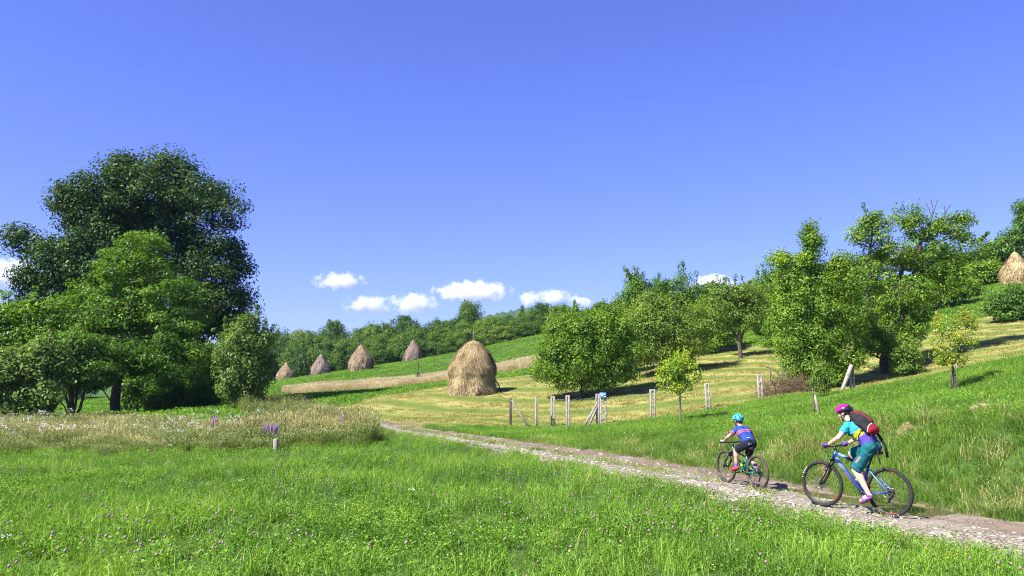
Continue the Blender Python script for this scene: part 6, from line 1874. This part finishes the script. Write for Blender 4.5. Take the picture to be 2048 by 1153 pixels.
    (a, la, ra), (b, lb, rb) = tors[0], tors[1]
    top = pel + (wai - pel) * 0.55
    for q in (1, -1):
        T.cone(a + v(0, q * la * s, 0), b + v(0, q * lb * s, 0), ra * s, rb * s, 0.03 * s, grow=0.007, cuts=[(top, sp)])
        d = kne[q] - hip[q]; cut = hip[q] + d * cfg['leg_cut']
        T.cone(hip[q], hip[q] + d * 1.15, 0.094 * s, cfg['hem_r'] * s, 0.03 * s, grow=0.008, cuts=[(cut, d)])
    sdf_obj('shorts', T, cfg['shorts_mats'], root, lambda c: cfg['shorts_split'](c, hip, kne, pel), folds=0.006 * s)
    # ---- shoes
    for q in (1, -1):
        K = SDF(0.004)
        f = unit(toe[q] - ank[q]); heel = ank[q] - f * 0.035 * s + v(0, 0, -0.045 * s)
        mid = ank[q] + (toe[q] - ank[q]) * 0.45 + v(0, 0, -0.012 * s)
        if cfg['sandal']:
            dn = unit(np.cross(f, v(0, 1, 0))); dn = dn if dn[2] < 0 else -dn
            for e in (-0.016, 0.0, 0.016):
                K.chain([heel + dn * 0.026 * s + v(0, e * s, 0), mid + dn * 0.032 * s + v(0, e * 1.3 * s, 0), toe[q] + dn * 0.020 * s + f * 0.01 + v(0, e * s, 0)], np.array([0.016, 0.016, 0.014]) * s, 0.01)
            for (c0, rr) in ((mid + (toe[q] - mid) * 0.45, 0.036), (ank[q] + f * 0.022 * s + v(0, 0, -0.004), 0.042)):
                n_ = unit(toe[q] - heel)
                K.cone(c0 - n_ * 0.06, c0 + n_ * 0.06, rr * s, rr * s, 0.004, cuts=[(c0 + n_ * 0.012, n_), (c0 - n_ * 0.012, -n_)])
            K.cone(ank[q] + v(0, 0, -0.012), heel, 0.037 * s, 0.034 * s, 0.006, cuts=[(ank[q] + v(0, 0, -0.008), v(0, 0, 1)), (ank[q] + v(0, 0, -0.035), v(0, 0, -1))])
            sdf_obj('sandal', K, [SHOE_P], root)
        else:
            K.chain([heel, mid, toe[q]], np.array([0.039, 0.042, 0.034]) * s, 0.02, grow=0.004)
            K.cone(heel, ank[q] + v(0, 0, -0.01), 0.04 * s, 0.043 * s, 0.015)
            dn = unit(np.cross(f, v(0, 1, 0))); dn = dn if dn[2] < 0 else -dn
            base = mid
            sdf_obj('shoe', K, [SHOE_R, SOLE], root, lambda c: ((c - base) @ dn > 0.026 * s).astype(int))
            K2 = SDF(0.005); d = unit(kne[q] - ank[q])
            K2.cone(ank[q] - d * 0.02, ank[q] + d * 0.09 * s, 0.040 * s, 0.044 * s, 0.01, cuts=[(ank[q] + d * 0.085 * s, d)])
            sdf_obj('sock', K2, [SOCK], root)
    # ---- helmet and hair
    hs = cfg['hs']
    A = lambda f, l, u: hd + hs * (f * HM[0] + l * HM[1] + u * HM[2])
    K = SDF(0.004); rim = A(0, 0, 0.022); un = -HM[2] + HM[0] * -0.12
    K.ell(A(-0.006, 0, 0.045), np.array([0.138, 0.108, 0.098]) * hs, HM, k=0.01, cuts=[(rim, un)])
    if cfg['helmet'] == 'road': K.cone(A(-0.09, 0, 0.03), A(-0.12, 0, 0.012), 0.05 * hs, 0.035 * hs, 0.03, cuts=[(A(0, 0, -0.02), -HM[2])])
    else: K.ell(A(-0.07, 0, 0.015), np.array([0.06, 0.09, 0.05]) * hs, HM, k=0.02)
    K.ell(A(-0.008, 0, 0.0), np.array([0.104, 0.083, 0.118]) * hs, HM, k=0.006, op='s')
    K.ell(A(0.10, 0, -0.03), np.array([0.09, 0.10, 0.06]) * hs, HM, k=0.01, op='s')
    if cfg['helmet'] == 'road':
        for l, w in ((0.0, 0.010), (0.038, 0.009), (-0.038, 0.009), (0.070, 0.008), (-0.070, 0.008)):
            K.cone(A(0.07, l, 0.135 - abs(l) * 0.7), A(-0.075, l * 1.05, 0.135 - abs(l) * 0.75), w * hs, w * hs, 0.006, op='s')
    else:
        for (f, l, u) in ((0.06, 0, 0.15), (0.0, 0.035, 0.152), (0.0, -0.035, 0.152), (-0.06, 0, 0.14), (-0.08, 0.055, 0.11), (-0.08, -0.055, 0.11), (-0.12, 0, 0.085), (-0.11, 0.045, 0.06), (-0.11, -0.045, 0.06), (0.03, 0.085, 0.11), (0.03, -0.085, 0.11), (-0.04, 0.1, 0.075), (-0.04, -0.1, 0.075)):
            K.ell(A(f, l, u), np.array([0.024, 0.012, 0.024]) * hs, HM, k=0.004, op='s')
    def hsplit(c):
        q = (c - hd) @ HM.T / hs
        rad = np.linalg.norm((q - np.array([-0.006, 0, 0.045])) / np.array([0.138, 0.108, 0.098]), axis=1)
        if cfg['helmet'] == 'road':
            return np.where((rad < 0.955) | (q[:, 2] < 0.062 - q[:, 0] * 0.35) & (q[:, 0] < 0.07) | (q[:, 0] < -0.10), 1, 0)
        return np.where(rad < 0.955, 1, 0)
    sdf_obj('helmet', K, [cfg['helmet_mat'], HBLK], root, hsplit)
    K = SDF(0.004)
    K.ell(A(-0.012, 0, 0.020), np.array([0.101, 0.081, 0.088]) * hs, HM, k=0.01, cuts=[(A(0.045, 0, 0.0), HM[0] + HM[2] * -0.3)])
    if cfg['ponytail']:
        K.chain([A(-0.085, 0, -0.02), A(-0.125, 0.0, -0.035), A(-0.165, 0.005, -0.075), A(-0.20, 0.01, -0.125), A(-0.215, 0.01, -0.16)], np.array([0.026, 0.032, 0.034, 0.026, 0.010]), 0.015)
    else:
        K.ell(A(-0.055, 0, -0.045), np.array([0.046, 0.058, 0.045]) * hs, HM, k=0.02)
    sdf_obj('hair', K, [HAIR], root)
    mb = MB()
    for q in (1, -1):
        mb.tube([A(0.03, q * 0.086, 0.03), A(0.035, q * 0.078, -0.04), A(0.045, q * 0.03, -0.112), A(0.045, 0, -0.118)], 0.006 * hs, 5)
        mb.tube([A(-0.05, q * 0.085, 0.01), A(0.0, q * 0.086, -0.035), A(0.036, q * 0.076, -0.05)], 0.005 * hs, 5)
    mb.build('chin_strap', BLACKP, root, True)
    return root, dict(pel=pel, wai=wai, che=che, shc=shc, sho=sho, elb=elb, hip=hip, kne=kne, ank=ank)

def w_jersey(c, pel, wai, che, shc, sho, elb):
    ax = unit(shc - pel); u = ((c - pel) @ ax) / np.linalg.norm(shc - pel)
    return np.where(u > 0.60, 0, np.where(u > 0.40, 1, 2))
def w_shorts(c, hip, kne, pel):
    d = kne[1] - hip[1]; L = np.linalg.norm(d); u = ((c - hip[1]) @ d) / L / L
    lat = c[:, 1] - hip[1][1]
    n_ = np.cross(d / L, [0, 1, 0]); w = (c - hip[1]) @ n_
    return np.where((lat > 0.055) & (np.abs(w - 0.012 - 0.03 * (u - 0.5)) < 0.014) & (u > 0.40) & (u < 0.68), 1, 0)
W_ROOT, WK = rider(dict(s=1.0, hs=1.0, pelvis=(0.245, 1.035), waist=(0.325, 1.150), chest=(0.460, 1.280), shoulder=(0.565, 1.362), head=(0.690, 1.535), look=(0.93, 0.18, -0.22), sw=0.165, ua=0.255, fa=0.235,
    th=0.425, ca=0.395, bar=WCFG['bar'], hw=WCFG['hw'], ankle_l=(0.255, 0.135, 0.315), toe_l=(0.385, 0.145, 0.200), ankle_r=(0.455, -0.135, 0.545), toe_r=(0.60, -0.145, 0.478),
    skin=[SKIN], glove=[GLOVE_P], sleeve=0.55, jersey_mats=[TEAL_S, YEL_S, PUR_S], jersey_split=w_jersey, leg_cut=0.93, hem_r=0.082, shorts_mats=[TEAL_P, CORAL], shorts_split=w_shorts,
    sandal=True, helmet='road', helmet_mat=MAG, ponytail=True), W_LOC, W_RZ, W_PT)
tag(W_ROOT, 'rider in pink helmet, cyan-yellow-purple shirt and teal shorts, gripping handlebar', 'person')

def c_jersey(c, pel, wai, che, shc, sho, elb):
    ax = unit(shc - pel); u = ((c - pel) @ ax) / np.linalg.norm(shc - pel)
    lat = np.abs(c[:, 1])
    m = np.where((np.abs(u - 0.70) < 0.035) | (np.abs(u - 0.60) < 0.022), 1, 0)
    sl = np.zeros(len(c), bool); on = np.zeros(len(c), bool)
    for q in (1, -1):
        d = elb[q] - sho[q]; w = ((c - sho[q]) @ d) / (d @ d)
        far = np.linalg.norm(c - (sho[q] + np.clip(w, 0, 1)[:, None] * d), axis=1) < 0.07
        s_ = far & (c[:, 1] * q > 0.155)
        on |= s_; sl |= s_ & ((np.abs(w - 0.50) < 0.055) | (np.abs(w - 0.34) < 0.04))
    m = np.where(on, sl.astype(int), m)
    prt = (np.abs(c[:, 1] - 0.04) < 0.035) & (np.abs(u - 0.18) < 0.018) & (c[:, 0] < (pel[0] + 0.0))
    return np.where(prt, 2, m)
def c_shorts(c, hip, kne, pel):
    q = c - (pel + np.array([-0.09, 0.05, 0.0]))
    r1 = (np.abs(q[:, 1]) < 0.035) & (np.abs(q[:, 2]) < 0.02) & (q[:, 0] < 0.03)
    r0 = (np.abs(q[:, 1]) < 0.026) & (np.abs(q[:, 2]) < 0.011)
    return np.where(r1 & ~r0, 1, 0)
C_ROOT, CK = rider(dict(s=0.80, hs=0.90, pelvis=(0.215, 0.835), waist=(0.285, 0.915), chest=(0.385, 1.015), shoulder=(0.465, 1.095), head=(0.560, 1.245), look=(0.97, 0.10, -0.12), sw=0.135, ua=0.215, fa=0.205,
    th=0.335, ca=0.315, bar=CCFG['bar'], hw=CCFG['hw'], ankle_l=(0.475, 0.125, 0.365), toe_l=(0.595, 0.135, 0.298), ankle_r=(0.195, -0.125, 0.395), toe_r=(0.315, -0.135, 0.352),
    skin=[SKIN2], glove=[GLOVE_G], sleeve=0.60, jersey_mats=[BLUE_J, RED_J, GREY_P], jersey_split=c_jersey, leg_cut=0.80, hem_r=0.074, shorts_mats=[NAVY, GREY_P], shorts_split=c_shorts,
    sandal=False, helmet='mtb', helmet_mat=TURQ, ponytail=False, hand=0.95), C_LOC, C_RZ, C_PT)
tag(C_ROOT, 'child rider in turquoise helmet, blue jersey with red bands, black shorts', 'person')

# ---------------------------------------------------------------- backpack and bottle
def backpack():
    root = empty('backpack', W_LOC); root.rotation_euler = Euler((0, -W_PT, W_RZ), 'XYZ')
    pel, shc = WK['pel'], WK['shc']
    ax = unit(shc - pel); bk = np.array([-ax[2], 0, ax[0]])      # away from the back
    M = np.stack([ax, np.array([0, 1.0, 0]), bk])
    c0 = pel + ax * 0.335 + bk * 0.172
    A = lambda a, l, b: c0 + a * ax + l * M[1] + b * bk
    K = SDF(0.006)
    K.chain([A(0.18, 0, -0.02), A(0.02, 0, 0.015), A(-0.16, 0, 0.03)], [0.07, 0.085, 0.078], 0.05)
    for q in (1, -1):
        K.chain([A(0.17, q * 0.065, -0.03), A(0.02, q * 0.085, 0.0), A(-0.16, q * 0.08, 0.01)], [0.06, 0.076, 0.070], 0.05)
    def split(c):
        q = (c - c0) @ M.T
        red = ((q[:, 0] + 0.9 * q[:, 2] * -1 < -0.185) & (q[:, 2] > 0.0)) | ((q[:, 0] > 0.13) & (np.abs(np.abs(q[:, 1]) - 0.055) < 0.022))
        gry = (np.abs(q[:, 0] - 0.9 * q[:, 2] + 0.18) < 0.007) & (q[:, 2] > 0.0)
        return np.where(gry, 2, np.where(red, 1, 0))
    sdf_obj('pack_body', K, [PK_BLK, PK_RED, PK_GRY], root, split, folds=0.004)
    K = SDF(0.006)
    K.chain([A(0.15, 0, 0.045), A(-0.04, 0, 0.082)], [0.050, 0.055], 0.03)
    sdf_obj('front_pocket', K, [PK_BLK, PK_RED], root, lambda c: (np.abs(np.abs(((c - c0) @ M.T)[:, 1]) - 0.03) < 0.008).astype(int))
    tb(root, 'top_loop', [A(0.215, 0.03, -0.04), A(0.26, 0.0, -0.02), A(0.215, -0.03, -0.04)], 0.008, PK_RED, 6)
    for q in (1, -1):
        sh = WK['sho'][q]
        mb = MB()
        mb.tube([A(0.20, q * 0.075, -0.07), sh + np.array([-0.03, -q * 0.055, 0.088]), sh + np.array([0.06, -q * 0.05, 0.055]), sh + np.array([0.058, -q * 0.035, -0.035]), sh + np.array([-0.02, -q * 0.02, -0.135]), A(-0.10, q * 0.135, -0.05)], [0.024, 0.027, 0.026, 0.024, 0.018, 0.014], 8, squash=0.45)
        mb.build('shoulder_strap', PK_BLK, root, True)
        tb(root, 'strap_tail', [A(-0.10, q * 0.145, -0.045), A(-0.13, q * 0.175, -0.14), pel + np.array([0.11, q * 0.185, -0.02]), pel + np.array([0.12, q * 0.19, -0.20]), pel + np.array([0.11, q * 0.19, -0.30])], [0.007, 0.007, 0.006, 0.006, 0.005], PK_BLK, 6, squash=0.5)
    mb = MB(); mb.tube([A(-0.22, 0.09, 0.0), A(-0.27, 0.12, -0.02), pel + np.array([-0.14, 0.12, 0.02]), pel + np.array([-0.165, 0.125, -0.14]), pel + np.array([-0.19, 0.125, -0.25])], [0.022, 0.026, 0.028, 0.028, 0.026], 8, squash=0.3)
    mb.build('hip_belt', PK_BLK, root, True)
    mb = MB(); mb.tube([A(-0.22, -0.09, 0.0), A(-0.27, -0.12, -0.02), pel + np.array([-0.13, -0.14, 0.02]), pel + np.array([-0.16, -0.15, -0.16])], [0.022, 0.024, 0.024, 0.022], 8, squash=0.3)
    mb.build('hip_belt', PK_BLK, root, True)
    tag(root, 'black and red backpack with dangling straps on the rider\'s back', 'backpack')
backpack()
def bottle():
    root = empty('water_bottle', C_LOC); root.rotation_euler = Euler((0, -C_PT, C_RZ), 'XYZ')
    lime = pmat('bottle_lime', (0.30, 0.62, 0.03), rough=0.35)
    a = np.array([0.445, 0.0, 0.375]); d = unit(np.array([0.62, 0, 0.5]))
    def P_(u): return a + d * u
    mb = MB(); mb.tube([P_(0), P_(0.012), P_(0.07), P_(0.085), P_(0.10), P_(0.135), P_(0.15)], [0.028, 0.034, 0.034, 0.029, 0.034, 0.034, 0.026], 16); mb.build('flask', lime, root, True)
    mb = MB(); mb.tube([P_(0.15), P_(0.165), P_(0.172), P_(0.19)], [0.027, 0.024, 0.012, 0.010], 12); mb.build('cap', BLACKP, root, True)
    tag(root, 'lime green water bottle in the frame of the small green bike', 'bottle')
bottle()

# ---------------------------------------------------------------- far hills, haze, clouds
def hills():
    m, t, out = nt('far_forest')
    g = N(t, 'ShaderNodeNewGeometry')
    f = noise(t, g.outputs['Position'], 0.03, 5, 0.7)
    b = N(t, 'ShaderNodeBsdfPrincipled'); b.inputs['Roughness'].default_value = 1.0; b.inputs['Specular IOR Level'].default_value = 0.0
    t.links.new(ramp(t, f, [(0.35, (0.02, 0.045, 0.012)), (0.65, (0.05, 0.09, 0.02))]), b.inputs['Base Color'])
    t.links.new(b.outputs[0], out.inputs['Surface'])
    rng = np.random.default_rng(3)
    d0 = 1400.0
    px = np.array([-900, -200, 100, 500, 700, 860, 960, 1000, 1040, 1100, 1160, 1250, 1330, 1400, 1440, 1475, 1550, 1700, 1900, 2100, 2500, 3000])
    py = np.array([720, 715, 705, 690, 676, 655, 636, 627, 619, 618, 620, 612, 592, 574, 569, 574, 586, 594, 580, 570, 570, 600])
    xs = np.linspace(P(-900, 700, d0)[0], P(3000, 600, d0)[0], 700)
    pxs = CX + xs / d0 * F_PX / math.cos(PITCH) * 1.0
    top = np.array([P(a, np.interp(a, px, py), d0)[2] for a in pxs])
    top = top + rng.normal(size=len(xs)) * 1.3 + 2.5 * np.sin(xs * 0.057) * np.sin(xs * 0.024)
    prof = [(-480, 0.0), (-330, 0.3), (-190, 0.62), (-80, 0.86), (0, 1.0), (130, 0.9), (380, 0.4), (600, 0.0)]
    V, rows = [], len(prof)
    for k, (dy, w) in enumerate(prof):
        jit = rng.normal(size=len(xs)) * (1.3 if 0 < w < 1 else 0)
        V.append(np.stack([xs, np.full(len(xs), d0 + dy) + rng.normal(size=len(xs)) * 4, 5 + (top - 5) * w + jit], 1))
    n = len(xs); ii = np.arange(rows * n).reshape(rows, n)
    F = np.stack([ii[:-1, :-1].ravel(), ii[:-1, 1:].ravel(), ii[1:, 1:].ravel(), ii[1:, :-1].ravel()], 1)
    o = link('far_hills', fast_mesh('far_hills', np.concatenate(V), F, True), m)
    tag(o, 'blue wooded hills on the horizon', kind='structure')
hills()

def haze():
    m, t, out = nt('haze_air')
    v = N(t, 'ShaderNodeVolumePrincipled')
    v.inputs['Color'].default_value = (0.42, 0.60, 1.0, 1)
    v.inputs['Density'].default_value = 0.0001
    v.inputs['Anisotropy'].default_value = 0.1
    t.links.new(v.outputs[0], out.inputs['Volume'])
    m.cycles.homogeneous_volume = True
    mb = MB(); mb.box((0, 1500, 102), (13000, 10000, 262))
    o = mb.build('haze', m)
    tag(o, kind='stuff')
haze()

def cloud_mat():
    m, t, out = nt('cloud_vapour')
    tc = N(t, 'ShaderNodeTexCoord'); oi = N(t, 'ShaderNodeObjectInfo')
    # object space runs -1..1 over the hull
    off = N(t, 'ShaderNodeVectorMath'); off.operation = 'ADD'
    sc_ = N(t, 'ShaderNodeVectorMath'); sc_.operation = 'SCALE'
    cmb = N(t, 'ShaderNodeCombineXYZ')
    t.links.new(mth(t, 'MULTIPLY', oi.outputs['Random'], 57.0), cmb.inputs[0])
    t.links.new(mth(t, 'MULTIPLY', oi.outputs['Random'], 31.0), cmb.inputs[1])
    geo = N(t, 'ShaderNodeNewGeometry')
    sc_.inputs['Scale'].default_value = 0.0095
    t.links.new(geo.outputs['Position'], sc_.inputs[0])
    t.links.new(sc_.outputs[0], off.inputs[0]); t.links.new(cmb.outputs[0], off.inputs[1])
    ln = N(t, 'ShaderNodeVectorMath'); ln.operation = 'LENGTH'; t.links.new(tc.outputs['Object'], ln.inputs[0])
    nz = noise(t, off.outputs[0], 1.0, 6, 0.6)
    f = mth(t, 'ADD', mth(t, 'SUBTRACT', 0.72, ln.outputs['Value']), mth(t, 'MULTIPLY', mth(t, 'SUBTRACT', nz, 0.5), 2.7))
    dens = maprange(t, f, 0.0, 0.6, 0.0, 0.015)
    v = N(t, 'ShaderNodeVolumePrincipled')
    v.inputs['Color'].default_value = (0.99, 0.99, 0.99, 1)
    v.inputs['Anisotropy'].default_value = -0.25
    t.links.new(dens, v.inputs['Density'])
    t.links.new(v.outputs[0], out.inputs['Volume'])
    return m
CLOUD = cloud_mat()
def icosphere(sub=2):
    import bmesh
    bm = bmesh.new(); bmesh.ops.create_icosphere(bm, subdivisions=sub, radius=1.0)
    me = bpy.data.meshes.new('cloud'); bm.to_mesh(me); bm.free()
    return me
CM = icosphere(2); CM.materials.append(CLOUD)
for px, py, rx, ry, lab in [(680, 563, 58, 20, 'small flat white cloud floating highest above the wood'),
        (735, 610, 58, 21, 'small white cloud low above the round-topped tree'),
        (828, 607, 54, 23, 'puffy white cloud low above the broad domed tree'),
        (945, 584, 82, 26, 'longest white cloud, trailing off above the tallest wood tree'),
        (1058, 600, 24, 17, 'small white cloud puff touching the narrow pointed tree'),
        (1108, 596, 36, 18, 'white cloud behind the wide domed skyline tree'),
        (1160, 604, 26, 17, 'faint white cloud behind the slim pointed tree'),
        (1428, 565, 56, 17, 'white cloud peeking over the blue hill behind the orchard'),
        (22, 550, 66, 36, 'white cloud at the far left behind the oak')]:
    d = 7500.0
    o = bpy.data.objects.new('cloud', CM); COL.objects.link(o)
    o.location = P(px, py, d)
    s = d / F_PX
    o.scale = (rx * s * 1.12, (rx + ry) * 0.5 * s, ry * s * 1.15)
    tag(o, lab, 'cloud', 'fair-weather clouds low over the horizon')
